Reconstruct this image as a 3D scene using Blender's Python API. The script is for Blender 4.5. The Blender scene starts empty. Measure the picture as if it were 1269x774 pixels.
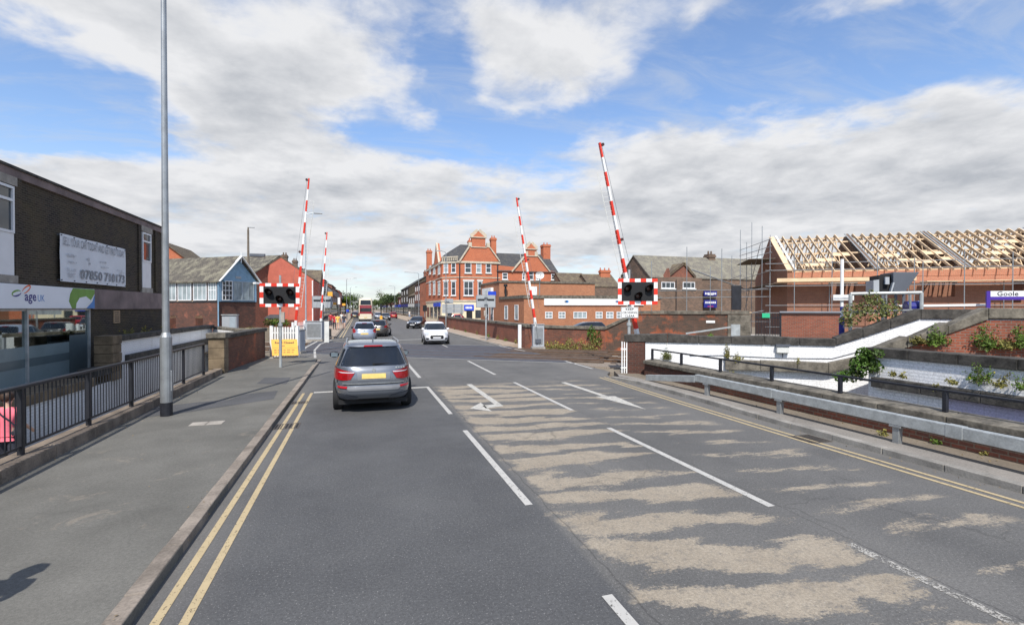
import bpy, bmesh, math, random
from math import sin, cos, pi, radians, sqrt, atan2, tan
from mathutils import Vector, Matrix, noise
from mathutils.geometry import tessellate_polygon

random.seed(7)
scene = bpy.context.scene
COL = scene.collection

# ------------------------------------------------------------------ camera
CAM_H = 2.5
YAW = math.atan(189.5 / 610.0)          # to the right of the road's direction (+Y)
PITCH = radians(-0.56)
cam_d = bpy.data.cameras.new("camera")
cam_d.sensor_width = 36.0
cam_d.lens = 610.0 / 1269.0 * 36.0
cam_d.clip_start = 0.05
cam_d.clip_end = 6000
cam = bpy.data.objects.new("camera", cam_d)
cam.location = (0, 0, CAM_H)
cam.rotation_euler = (pi / 2 + PITCH, 0, -YAW)
COL.objects.link(cam)
scene.camera = cam

# ------------------------------------------------------------------ exposure
scene.view_settings.view_transform = 'Standard'
scene.view_settings.look = 'None'
scene.view_settings.gamma = 1.0
scene.view_settings.use_curve_mapping = False
scene.view_settings.exposure = 0.42

# ------------------------------------------------------------------ sun
SUN_AZ = atan2(-0.36, -0.93)
SUN_EL = radians(50)
sd = Vector((sin(SUN_AZ) * cos(SUN_EL), cos(SUN_AZ) * cos(SUN_EL), sin(SUN_EL)))
sun_d = bpy.data.lights.new("sun", 'SUN')
sun_d.energy = 3.9
sun_d.angle = radians(0.55)
sun_d.color = (1.0, 0.955, 0.89)
sun = bpy.data.objects.new("sun", sun_d)
sun.rotation_euler = (-sd).to_track_quat('-Z', 'Y').to_euler()
sun.location = (-20, -30, 60)
COL.objects.link(sun)

# ------------------------------------------------------------------ sky
world = bpy.data.worlds.new("World")
scene.world = world
world.use_nodes = True
wt = world.node_tree
wt.nodes.clear()


def wn(kind, **kw):
    n = wt.nodes.new(kind)
    for k, v in kw.items():
        setattr(n, k, v)
    return n


def wset(sock, v):
    if hasattr(v, 'is_output'):
        wt.links.new(v, sock)
    else:
        sock.default_value = v


def wm(op, a, b=None, c=None, clamp=False):
    n = wn('ShaderNodeMath', operation=op, use_clamp=clamp)
    wset(n.inputs[0], a)
    if b is not None:
        wset(n.inputs[1], b)
    if c is not None:
        wset(n.inputs[2], c)
    return n.outputs[0]


def wv(op, a, b=None):
    n = wn('ShaderNodeVectorMath', operation=op)
    wset(n.inputs[0], a)
    if b is not None:
        wset(n.inputs[1], b)
    return n.outputs['Value'] if op in ('LENGTH', 'DOT_PRODUCT') else n.outputs[0]


def wmap(v, a, b, c, d, smooth=True):
    n = wn('ShaderNodeMapRange', interpolation_type='SMOOTHSTEP' if smooth else 'LINEAR')
    n.clamp = True
    wset(n.inputs[0], v)
    for i, q in enumerate((a, b, c, d)):
        wset(n.inputs[1 + i], q)
    return n.outputs[0]


def wnoise(vec, scale, detail, rough=0.55, dist=0.0):
    n = wn('ShaderNodeTexNoise')
    n.noise_dimensions = '3D'
    wset(n.inputs['Vector'], vec)
    n.inputs['Scale'].default_value = scale
    n.inputs['Detail'].default_value = detail
    n.inputs['Roughness'].default_value = rough
    n.inputs['Distortion'].default_value = dist
    return n.outputs['Fac']


def wmix(f, a, b):
    n = wn('ShaderNodeMix', data_type='RGBA')
    wset(n.inputs[0], f)
    wset(n.inputs[6], a)
    wset(n.inputs[7], b)
    return n.outputs[2]


sky = wn('ShaderNodeTexSky', sky_type='NISHITA')
sky.sun_disc = False
sky.sun_elevation = SUN_EL
sky.sun_rotation = SUN_AZ % (2 * pi)
sky.altitude = 10
sky.air_density = 1.0
sky.dust_density = 0.6
sky.ozone_density = 2.5

tc = wn('ShaderNodeTexCoord')
dirv = tc.outputs['Generated']
sp = wn('ShaderNodeSeparateXYZ')
wset(sp.inputs[0], dirv)
dx, dy, dz = sp.outputs
az = wm('ARCTAN2', dx, dy)
el = wm('ARCSINE', dz)
den = wm('ADD', wm('MAXIMUM', dz, 0.0), 0.16)
cb = wn('ShaderNodeCombineXYZ')
wset(cb.inputs[0], wm('DIVIDE', dx, den))
wset(cb.inputs[1], wm('DIVIDE', dy, den))
cb.inputs[2].default_value = 3.7
cp = cb.outputs[0]
ae = wn('ShaderNodeCombineXYZ')
wset(ae.inputs[0], az)
wset(ae.inputs[1], el)
n_a = wnoise(cp, 1.7, 5)
n_b = wnoise(wv('ADD', cp, (7.3, 1.1, 2.0)), 1.7, 5)
wob = wn('ShaderNodeCombineXYZ')
wset(wob.inputs[0], wm('MULTIPLY', wm('SUBTRACT', n_a, 0.5), 0.42))
wset(wob.inputs[1], wm('MULTIPLY', wm('SUBTRACT', n_b, 0.5), 0.22))
aew = wv('ADD', ae.outputs[0], wob.outputs[0])


def sky_dir(px, py):
    r = (px - 634.5) / 610.0
    u = -(py - 387.0) / 610.0
    d = cos(PITCH) - u * sin(PITCH)
    v = u * cos(PITCH) + sin(PITCH)
    return YAW + atan2(r, d), atan2(v, sqrt(r * r + d * d))


cover = None
# (x, y, radius x, radius y in degrees, weight): + cloud, - clear sky
for (bx, by, rx, ry, w) in (
        (150, 40, 23, 11, .55), (330, 150, 16, 9.5, .55), (430, 215, 12, 5, .35), (480, 60, 11, 9, .40),
        (30, 190, 12, 3.5, .28), (-220, 120, 30, 20, .35), (665, 65, 12, 6.5, .33), (760, 20, 12, 6, .30), (600, 20, 9, 5, .3),
        (1000, 215, 26, 7.5, .60), (820, 250, 16, 7.5, .45), (1250, 240, 16, 10, .50), (1130, 10, 14, 3.2, .42), (940, 0, 5, 2.5, .3),
        (480, 280, 40, 5, .34), (700, 320, 60, 4.5, .34), (560, 245, 20, 3.5, .28), (180, 260, 20, 4.5, .14),
        (40, 122, 14, 5.5, -1.15), (-50, 150, 9, 4, -.7), (320, 70, 6, 3, -.34), (548, 100, 5, 8, -.75), (590, 165, 11, 3.8, -.95), (470, 135, 3, 4, -.22),
        (930, 85, 19, 5.5, -.55), (1190, 75, 13, 4, -.55), (690, 150, 7, 4, -.45), (860, 45, 6, 3, -.2)):
    a, e = sky_dir(bx, by)
    s = wv('SUBTRACT', aew, (a, e, 0))
    s = wv('MULTIPLY', s, (1 / radians(rx), 1 / radians(ry), 0))
    k = wmap(wv('LENGTH', s), 1.25, 0.0, 0.0, w)
    cover = k if cover is None else wm('ADD', cover, k)

f1 = wnoise(cp, 2.1, 9, .58, .15)
f2 = wnoise(wv('ADD', cp, (0.0, 0.0, 5.0)), 6.5, 8, .6, .3)
dens = wm('ADD', wm('ADD', wm('MULTIPLY', wm('SUBTRACT', f1, .5), 1.25), wm('MULTIPLY', wm('SUBTRACT', f2, .5), .85)), cover)
dens = wm('ADD', dens, .17)
alpha = wmap(dens, .02, .68, 0, 1)
# thin high veil over the blue
veil_v = wv('MULTIPLY', cp, (1.0, 2.6, 1.0))
veil = wmap(wnoise(veil_v, 2.4, 8, .62, .6), .40, .75, .06, .50)
low = wmap(dz, .02, .34, .55, 0.0)
veil = wm('MAXIMUM', veil, low)
# cloud relief: sample the field slightly lower, so tops catch light and bases go grey
cp2 = wv('ADD', wv('MULTIPLY', cp, (.90, .90, 1.0)), (0, 0, 0.0))
g1 = wnoise(cp2, 2.1, 9, .58, .15)
g2 = wnoise(wv('ADD', cp2, (0.0, 0.0, 5.0)), 6.5, 8, .6, .3)
rel = wm('ADD', wm('MULTIPLY', wm('SUBTRACT', f1, g1), 1.5), wm('MULTIPLY', wm('SUBTRACT', f2, g2), .75))
thick = wmap(dens, .40, 1.15, 0, 1)
shade = wm('ADD', wm('SUBTRACT', .90, wm('MULTIPLY', thick, .50)), wm('MULTIPLY', rel, 1.45))
shade = wm('MAXIMUM', wm('MINIMUM', shade, 1.0), 0.0)
CL_HI = (6.3, 6.35, 6.5, 1)
CL_LO = (3.6, 3.8, 4.15, 1)
cloud = wmix(shade, CL_LO, CL_HI)
hsv = wn('ShaderNodeHueSaturation')
hsv.inputs['Saturation'].default_value = 1.08
hsv.inputs['Hue'].default_value = .504
hsv.inputs['Value'].default_value = 1.55
wset(hsv.inputs['Color'], sky.outputs[0])
base = wmix(veil, hsv.outputs[0], (4.4, 4.85, 5.6, 1))
skyc = wmix(alpha, base, cloud)
bg = wn('ShaderNodeBackground')
bg.inputs['Strength'].default_value = 0.10
wset(bg.inputs['Color'], skyc)
out = wn('ShaderNodeOutputWorld')
wt.links.new(bg.outputs[0], out.inputs[0])


# ------------------------------------------------------------------ where a line of sight meets a plane in the place
def ray(px, py):
    r = (px - 634.5) / 610.0
    u = -(py - 387.0) / 610.0
    d = cos(PITCH) - u * sin(PITCH)
    v = u * cos(PITCH) + sin(PITCH)
    return Vector((r * cos(YAW) + d * sin(YAW), -r * sin(YAW) + d * cos(YAW), v))


def G(px, py, z=0.0):
    a = ray(px, py)
    return Vector((0, 0, CAM_H)) + a * ((z - CAM_H) / a.z)


def PX(px, py, X):
    a = ray(px, py)
    return Vector((0, 0, CAM_H)) + a * (X / a.x)


def PY(px, py, Y):
    a = ray(px, py)
    return Vector((0, 0, CAM_H)) + a * (Y / a.y)


def PL(px, py, p, d):
    a = ray(px, py)
    t = (p[0] * d[1] - p[1] * d[0]) / (a.x * d[1] - a.y * d[0])
    return Vector((0, 0, CAM_H)) + a * t


# ------------------------------------------------------------------ materials
class NT:
    def __init__(s, name):
        s.m = bpy.data.materials.new(name)
        s.m.use_nodes = True
        s.t = s.m.node_tree
        s.b = next(n for n in s.t.nodes if n.type == 'BSDF_PRINCIPLED')
        s.o = next(n for n in s.t.nodes if n.type == 'OUTPUT_MATERIAL')
        s.pos = s.n('ShaderNodeNewGeometry').outputs['Position']

    def n(s, kind, **kw):
        n = s.t.nodes.new(kind)
        for k, v in kw.items():
            setattr(n, k, v)
        return n

    def set(s, sock, v):
        if hasattr(v, 'is_output'):
            s.t.links.new(v, sock)
        else:
            sock.default_value = v

    def noise(s, scale, detail=4, rough=.55, vec=None, dist=0.0):
        n = s.n('ShaderNodeTexNoise')
        s.set(n.inputs['Vector'], vec if vec is not None else s.pos)
        n.inputs['Scale'].default_value = scale
        n.inputs['Detail'].default_value = detail
        n.inputs['Roughness'].default_value = rough
        n.inputs['Distortion'].default_value = dist
        return n.outputs['Fac']

    def map(s, v, a, b, c=0.0, d=1.0):
        n = s.n('ShaderNodeMapRange')
        n.clamp = True
        s.set(n.inputs[0], v)
        for i, q in enumerate((a, b, c, d)):
            s.set(n.inputs[1 + i], q)
        return n.outputs[0]

    def mix(s, f, a, b, mode='MIX'):
        n = s.n('ShaderNodeMix', data_type='RGBA', blend_type=mode)
        s.set(n.inputs[0], f)
        for i, q in ((6, a), (7, b)):
            s.set(n.inputs[i], (*q, 1) if isinstance(q, tuple) and len(q) == 3 else q)
        return n.outputs[2]

    def math(s, op, a, b=None, clamp=False):
        n = s.n('ShaderNodeMath', operation=op, use_clamp=clamp)
        s.set(n.inputs[0], a)
        if b is not None:
            s.set(n.inputs[1], b)
        return n.outputs[0]

    def vmul(s, v, k):
        n = s.n('ShaderNodeVectorMath', operation='MULTIPLY')
        s.set(n.inputs[0], v)
        n.inputs[1].default_value = k
        return n.outputs[0]

    def uv(s):
        return s.n('ShaderNodeUVMap').outputs[0]

    def bump(s, h, strength=.3, dist=.01):
        n = s.n('ShaderNodeBump')
        n.inputs['Strength'].default_value = strength
        n.inputs['Distance'].default_value = dist
        s.set(n.inputs['Height'], h)
        s.set(s.b.inputs['Normal'], n.outputs[0])

    def fin(s, col, rough=.7, metal=0.0, spec=.4):
        s.set(s.b.inputs['Base Color'], (*col, 1) if isinstance(col, tuple) and len(col) == 3 else col)
        s.set(s.b.inputs['Roughness'], rough)
        s.set(s.b.inputs['Metallic'], metal)
        s.b.inputs['Specular IOR Level'].default_value = spec
        return s.m


def sc(c, k):
    return tuple(min(1.0, x * k) for x in c)


def plain(name, c, rough=.65, var=.18, scale=3.0, bump=0.0, metal=0.0, spec=.4, fine=40.0):
    s = NT(name)
    a = s.noise(scale, 6)
    b = s.noise(fine, 3)
    f = s.math('ADD', s.math('MULTIPLY', a, .7), s.math('MULTIPLY', b, .3))
    col = s.mix(s.map(f, .35, .65), sc(c, 1 - var), sc(c, 1 + var))
    if bump:
        s.bump(b, bump, .01)
    return s.fin(col, rough, metal, spec)


def brick(name, c1, c2, mortar, stain=(.05, .045, .04), stain_amt=.5, bw=.225, rh=.075, msize=.011, rough=.85,
          patch=None, patch_amt=0.0, painted=None, bump=.5, stain_scale=.55):
    s = NT(name)
    bt = s.n('ShaderNodeTexBrick')
    s.set(bt.inputs['Vector'], s.uv())
    bt.inputs['Scale'].default_value = 1.0
    bt.inputs['Brick Width'].default_value = bw
    bt.inputs['Row Height'].default_value = rh
    bt.inputs['Mortar Size'].default_value = msize
    bt.inputs['Mortar Smooth'].default_value = .15
    bt.inputs['Bias'].default_value = 0.0
    bt.offset = .5
    bt.inputs['Color1'].default_value = (*c1, 1)
    bt.inputs['Color2'].default_value = (*c2, 1)
    bt.inputs['Mortar'].default_value = (*mortar, 1)
    col = bt.outputs['Color']
    fac = bt.outputs['Fac']
    # fade the courses of a patch of other bricks
    if patch:
        pf = s.map(s.noise(.9, 6, .6), .52 - patch_amt, .60 - patch_amt)
        col = s.mix(s.math('MULTIPLY', pf, s.math('SUBTRACT', 1.0, s.math('MULTIPLY', fac, .6))), col, patch)
    if painted:
        # old paint over brick, scuffed through in places
        bare = s.map(s.noise(2.3, 8, .7), .66, .72)
        joint = s.math('MULTIPLY', fac, .36)
        dirt = s.map(s.noise(.8, 7, .65), .42, .75, 0, .22)
        p = s.mix(joint, painted, sc(painted, .62))
        p = s.mix(dirt, p, (.34, .33, .30))
        stk = s.map(s.noise(1.0, 5, .65, vec=s.vmul(s.pos, (3.2, 3.2, .35))), .60, .74, 0, .38)
        p = s.mix(stk, p, (.40, .38, .31))
        col = s.mix(s.math('MULTIPLY', bare, .85), p, col)
    st = s.map(s.noise(stain_scale, 8, .65, dist=.5), .42, .68, 0, stain_amt)
    col = s.mix(st, col, stain)
    fine = s.map(s.noise(26, 4), .3, .7, .82, 1.16)
    col = s.mix(1.0, col, fine, 'MULTIPLY')
    h = s.math('SUBTRACT', s.math('MULTIPLY', s.noise(60, 3), .35), fac)
    s.bump(h, bump, .006)
    return s.fin(col, rough, 0, .25)


def rooftile(name, c1, c2, lichen, amt=.5, rh=.11):
    s = NT(name)
    bt = s.n('ShaderNodeTexBrick')
    s.set(bt.inputs['Vector'], s.uv())
    bt.inputs['Scale'].default_value = 1.0
    bt.inputs['Brick Width'].default_value = .22
    bt.inputs['Row Height'].default_value = rh
    bt.inputs['Mortar Size'].default_value = .012
    bt.inputs['Color1'].default_value = (*c1, 1)
    bt.inputs['Color2'].default_value = (*c2, 1)
    bt.inputs['Mortar'].default_value = (*sc(c1, .45), 1)
    lf = s.map(s.noise(1.3, 9, .72), .45, .62, 0, amt)
    col = s.mix(lf, bt.outputs['Color'], lichen)
    col = s.mix(1.0, col, s.map(s.noise(14, 4), .3, .7, .75, 1.2), 'MULTIPLY')
    s.bump(s.math('SUBTRACT', s.noise(20, 3), bt.outputs['Fac']), .5, .012)
    return s.fin(col, .85, 0, .25)


def paint(name, c, metal=0.0, rough=.3, coat=.0):
    s = NT(name)
    d = s.map(s.noise(2.0, 5), .3, .8, .93, 1.04)
    col = s.mix(1.0, (*c, 1), d, 'MULTIPLY')
    m = s.fin(col, rough, metal, .5)
    s.b.inputs['Coat Weight'].default_value = coat
    s.b.inputs['Coat Roughness'].default_value = .06
    return m


def glass(name, c=(.02, .025, .03), rough=.04, spec=.6):
    s = NT(name)
    col = s.mix(s.map(s.noise(1.4, 3), .35, .7), c, sc(c, 1.7))
    return s.fin(col, rough, 0, spec)


def leaf(name, c, var=.5):
    s = NT(name)
    f = s.map(s.noise(2.2, 3), .36, .64)
    g = s.map(s.noise(21, 2), .3, .7)
    col = s.mix(f, sc(c, 1 - var), sc(c, 1 + var))
    col = s.mix(s.math('MULTIPLY', g, .5), col, (c[0] * 1.5, c[1] * 1.25, c[2] * .8))
    m = s.fin(col, .6, 0, .3)
    return m


def worn_line(name, c, thr=.44, scale=9.0):
    s = NT(name)
    f = s.map(s.math('ADD', s.math('MULTIPLY', s.noise(scale, 7, .7), .6), s.math('MULTIPLY', s.noise(70, 3), .4)), thr, thr + .07)
    tr = s.n('ShaderNodeBsdfTransparent')
    mx = s.n('ShaderNodeMixShader')
    s.set(mx.inputs[0], f)
    s.fin(s.mix(s.noise(5, 5), sc(c, .78), sc(c, 1.08)), .7, 0, .3)
    s.t.links.new(tr.outputs[0], mx.inputs[1])
    s.t.links.new(s.b.outputs[0], mx.inputs[2])
    s.t.links.new(mx.outputs[0], s.o.inputs[0])
    return s.m


M = {}
M['brick_dark'] = brick('dark_brown_brick', (.062, .044, .033), (.022, .017, .015), (.085, .075, .06), (.13, .10, .04), .30, stain_scale=.8, msize=.012)
M['brick_red'] = brick('red_brick', (.30, .085, .045), (.20, .06, .036), (.20, .15, .12), (.06, .04, .03), .45)
M['brick_sooty'] = brick('sooty_red_brick', (.24, .078, .045), (.13, .05, .034), (.15, .11, .085), (.045, .032, .026), .62, patch=(.36, .10, .05), patch_amt=-.03)
M['brick_grimy'] = brick('grimy_dark_red_brick', (.13, .045, .03), (.075, .032, .025), (.10, .075, .06), (.03, .024, .02), .5)
M['brick_patchy'] = brick('weathered_brick', (.15, .075, .05), (.085, .055, .042), (.11, .09, .07), (.04, .034, .027), .6, patch=(.42, .11, .045), patch_amt=.02)
M['brick_orange'] = brick('bright_orange_brick', (.58, .165, .072), (.46, .115, .052), (.42, .21, .13), (.30, .10, .06), .35, msize=.010)
M['brick_bank'] = brick('orange_brown_brick', (.52, .21, .105), (.40, .15, .078), (.30, .19, .12), (.22, .10, .06), .35)
M['brick_new'] = brick('new_orange_brick', (.50, .20, .115), (.43, .16, .09), (.40, .25, .18), (.40, .19, .12), .3)
M['brick_newdark'] = brick('new_brown_brick', (.33, .145, .085), (.26, .11, .07), (.26, .17, .12), (.22, .10, .07), .4)
M['brick_old'] = brick('brown_grey_brick', (.23, .14, .092), (.12, .08, .06), (.20, .165, .135), (.07, .058, .045), .55, bw=.3, rh=.12, msize=.014)
M['brick_box'] = brick('signal_box_brick', (.20, .075, .05), (.10, .05, .04), (.10, .075, .06), (.04, .035, .03), .6, patch=(.36, .13, .085), patch_amt=-.05)
M['white_brick'] = brick('white_painted_brick', (.35, .16, .1), (.25, .12, .08), (.3, .25, .2), (.30, .29, .26), .06, painted=(.86, .86, .85), bump=.35, msize=.014)
M['grey_brick'] = brick('grey_painted_brick', (.16, .10, .08), (.1, .07, .06), (.2, .18, .16), (.2, .2, .19), .2, painted=(.70, .71, .72), bump=.6, bw=.24, rh=.085, msize=.02)
M['pale_brick'] = brick('pale_painted_brick', (.16, .10, .08), (.1, .07, .06), (.2, .18, .16), (.2, .2, .19), .15, painted=(.90, .90, .90), bump=.6, bw=.24, rh=.085, msize=.02)
M['lilac_brick'] = brick('lilac_painted_brick', (.3, .25, .25), (.25, .2, .2), (.3, .25, .25), (.3, .28, .3), .2, painted=(.50, .47, .62), bump=.4)
M['render_red'] = plain('red_painted_render', (.45, .12, .078), .8, .14, 1.5)
M['stone_cope'] = plain('weathered_coping_stone', (.135, .12, .095), .9, .6, 3.4, .6, fine=18)
M['stone_dark'] = plain('dark_coping_stone', (.058, .053, .046), .9, .6, 4.0, .6, fine=18)
M['stone_brown'] = plain('brown_block_stone', (.15, .112, .07), .9, .55, 2.2, .6)
M['stone_trim'] = plain('buff_stone_trim', (.50, .44, .34), .8, .2, 2.0)
M['concrete'] = plain('concrete', (.33, .30, .26), .9, .35, 2.5, .4)
M['concrete_pink'] = plain('pinkish_concrete', (.20, .152, .143), .85, .35, 1.3, .2)
M['kerb'] = plain('kerb_stone', (.225, .19, .155), .9, .38, 2.5, .5)
M['kerb_grey'] = plain('grey_kerb_concrete', (.25, .235, .21), .9, .32, 2.5, .5)
M['galv'] = plain('galvanised_steel', (.33, .345, .35), .42, .16, 4.0, .05, .55)
M['galv_light'] = plain('pale_galvanised_steel', (.40, .42, .415), .5, .22, 5.0, .05, .35)
M['grey_paint'] = plain('grey_painted_steel', (.36, .38, .40), .5, .08, 2.0)
M['pole_blue'] = plain('blue_grey_painted_steel', (.36, .415, .45), .45, .12, 2.5, .03, .2)
M['dark_grey'] = plain('dark_grey_casing', (.10, .11, .13), .5, .12, 2.0)
M['black_paint'] = plain('black_painted_steel', (.018, .019, .024), .45, .35, 4.0)
M['black'] = plain('matt_black', (.012, .012, .013), .7, .2)
M['rubber'] = plain('tyre_rubber', (.022, .022, .023), .85, .2)
M['white'] = plain('white_paint', (.78, .78, .76), .5, .05, 2.0)
M['white_dirty'] = plain('weathered_white_paint', (.62, .62, .58), .6, .15, 2.5)
M['white_plastic'] = plain('white_frame_plastic', (.74, .75, .76), .4, .05)
M['red'] = plain('red_paint', (.60, .028, .02), .45, .10, 2.0)
M['redbar'] = plain('red_reflective_film', (.66, .04, .02), .4, .08, 3.0)
M['blue'] = plain('blue_sign_paint', (.02, .07, .55), .4, .06)
M['navy'] = plain('navy_paint', (.018, .022, .20), .4, .1)
M['cream'] = plain('cream_paint', (.76, .66, .46), .6, .06)
M['yellow'] = plain('yellow_sign_face', (.82, .42, .055), .5, .06)
M['timber_blue'] = plain('blue_painted_boards', (.23, .375, .50), .65, .15, 3.0)
M['timber_grey'] = plain('weathered_timber', (.17, .14, .11), .9, .3, 6.0)
M['timber_new'] = plain('fresh_sawn_timber', (.66, .49, .31), .75, .32, 2.3)
M['plywood'] = plain('pale_boards', (.72, .52, .32), .75, .15, 2.2)
M['slate'] = rooftile('grey_slate', (.085, .085, .09), (.065, .066, .072), (.15, .14, .11), .35)
M['tile_lichen'] = rooftile('lichened_roof_tiles', (.13, .115, .095), (.10, .09, .078), (.27, .25, .18), .75)
M['tile_brown'] = rooftile('brown_roof_tiles', (.15, .115, .085), (.115, .09, .07), (.24, .20, .12), .6)
M['tile_pale'] = rooftile('pale_weathered_roof', (.22, .20, .165), (.18, .165, .14), (.30, .28, .20), .6)
M['rail'] = plain('rusty_rail', (.12, .065, .035), .6, .3, 3.0, .2, .3)
M['sleeper'] = plain('old_sleeper_timber', (.10, .07, .05), .9, .4, 3.0, .4)
M['glass'] = glass('window_glass', (.035, .042, .048))
M['glass_pale'] = glass('curtained_window_glass', (.22, .26, .27), .12)
M['glass_shop'] = glass('shop_window_glass', (.03, .042, .045), .015, .9)
M['glass_car'] = glass('dark_car_glass', (.010, .013, .018), .05, .5)
M['lamp_off'] = glass('unlit_red_lens', (.05, .02, .015), .25, .5)
M['lens_red'] = glass('red_lamp_lens', (.24, .005, .007), .12, .4)
M['lens_clear'] = glass('clear_lamp_lens', (.42, .44, .46), .08, .8)
M['plate_y'] = plain('yellow_number_plate', (.72, .52, .16), .4, .1, 8)
M['plate_w'] = plain('white_number_plate', (.62, .62, .62), .4, .05, 8)
M['rim'] = paint('alloy_rim', (.30, .31, .32), .7, .35)
M['car_grey'] = paint('steel_grey_car_paint', (.175, .192, .22), .45, .26, .8)
M['car_silver'] = paint('silver_blue_car_paint', (.40, .44, .52), .55, .28, .7)
M['car_dark'] = paint('dark_grey_car_paint', (.10, .095, .09), .5, .28, .7)
M['car_white'] = paint('white_car_paint', (.80, .80, .80), 0, .3, .7)
M['car_black'] = paint('black_car_paint', (.014, .016, .022), .2, .22, .8)
M['car_red'] = paint('red_car_paint', (.38, .02, .03), .1, .3, .7)
M['bus_red'] = paint('maroon_bus_paint', (.25, .028, .040), 0, .35, .4)
M['bus_cream'] = paint('cream_bus_paint', (.76, .69, .52), 0, .35, .4)
M['skin'] = plain('skin', (.55, .34, .25), .55, .06)
M['hair'] = plain('brown_hair', (.05, .028, .018), .6, .4, 30)
M['pink'] = plain('pink_cotton', (.78, .17, .22), .85, .08, 12)
M['cloth_dark'] = plain('dark_cotton', (.03, .032, .045), .85, .2, 12)
M['cloth_yellow'] = plain('yellow_cotton', (.75, .45, .10), .85, .1, 12)
M['cloth_red'] = plain('red_cotton', (.45, .03, .04), .85, .1, 12)
M['cloth_blue'] = plain('pale_denim', (.35, .45, .62), .85, .1, 12)
M['leaf_ivy'] = leaf('ivy_leaf', (.055, .115, .018), .6)
M['leaf_olive'] = leaf('olive_leaf', (.115, .135, .045), .45)
M['leaf_green'] = leaf('fresh_leaf', (.085, .15, .025), .5)
M['leaf_weed'] = leaf('dry_weed_leaf', (.17, .165, .05), .45)
M['leaf_tree'] = leaf('tree_leaf', (.06, .095, .025), .5)
M['leaf_dark'] = leaf('dark_tree_leaf', (.032, .055, .018), .5)
M['bark'] = plain('bark', (.09, .07, .05), .9, .3, 8, .5)
M['flower'] = plain('yellow_flower', (.75, .55, .03), .7, .1)
M['txt_dark'] = plain('dark_lettering', (.03, .03, .035), .6, .1)
M['txt_grey'] = plain('faded_lettering', (.26, .27, .29), .7, .3, 5)
M['txt_faint'] = plain('very_faded_lettering', (.52, .53, .55), .7, .3, 5)
M['banner'] = plain('white_banner_vinyl', (.70, .72, .75), .6, .06, 1.5)
M['txt_navy'] = plain('navy_lettering', (.05, .05, .22), .5, .05)
M['txt_blue'] = plain('blue_lettering', (.05, .22, .55), .5, .05)
M['logo_green'] = plain('green_logo_paint', (.16, .34, .05), .5, .25, 1.2)
M['logo_orange'] = plain('orange_logo_paint', (.75, .15, .05), .5, .1)
M['logo_purple'] = plain('purple_logo_paint', (.16, .06, .28), .5, .1)
M['sign_green'] = plain('green_sign_paint', (.03, .45, .22), .5, .05)
M['fascia'] = plain('pale_fascia_panel', (.80, .82, .85), .45, .04, 1.0)
M['sign_back'] = plain('grey_sign_back', (.34, .36, .37), .55, .08, 2)
M['stock'] = plain('shop_goods', (.25, .2, .12), .7, .6, 3.0)
M['reflection_teal'] = plain('teal_painted_reflection', (.10, .135, .145), .25, .12, 1.0)  # teal tone that imitates a reflection in the shop glass

M['line_white'] = worn_line('worn_white_road_paint', (.47, .455, .42), .375, 16)
M['line_faded'] = worn_line('faded_white_road_paint', (.50, .48, .43), .39, 14)
M['line_ghost'] = worn_line('ghost_white_road_paint', (.42, .40, .36), .475, 12)
M['line_yellow'] = worn_line('worn_yellow_road_paint', (.46, .365, .215), .375, 14)


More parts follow.
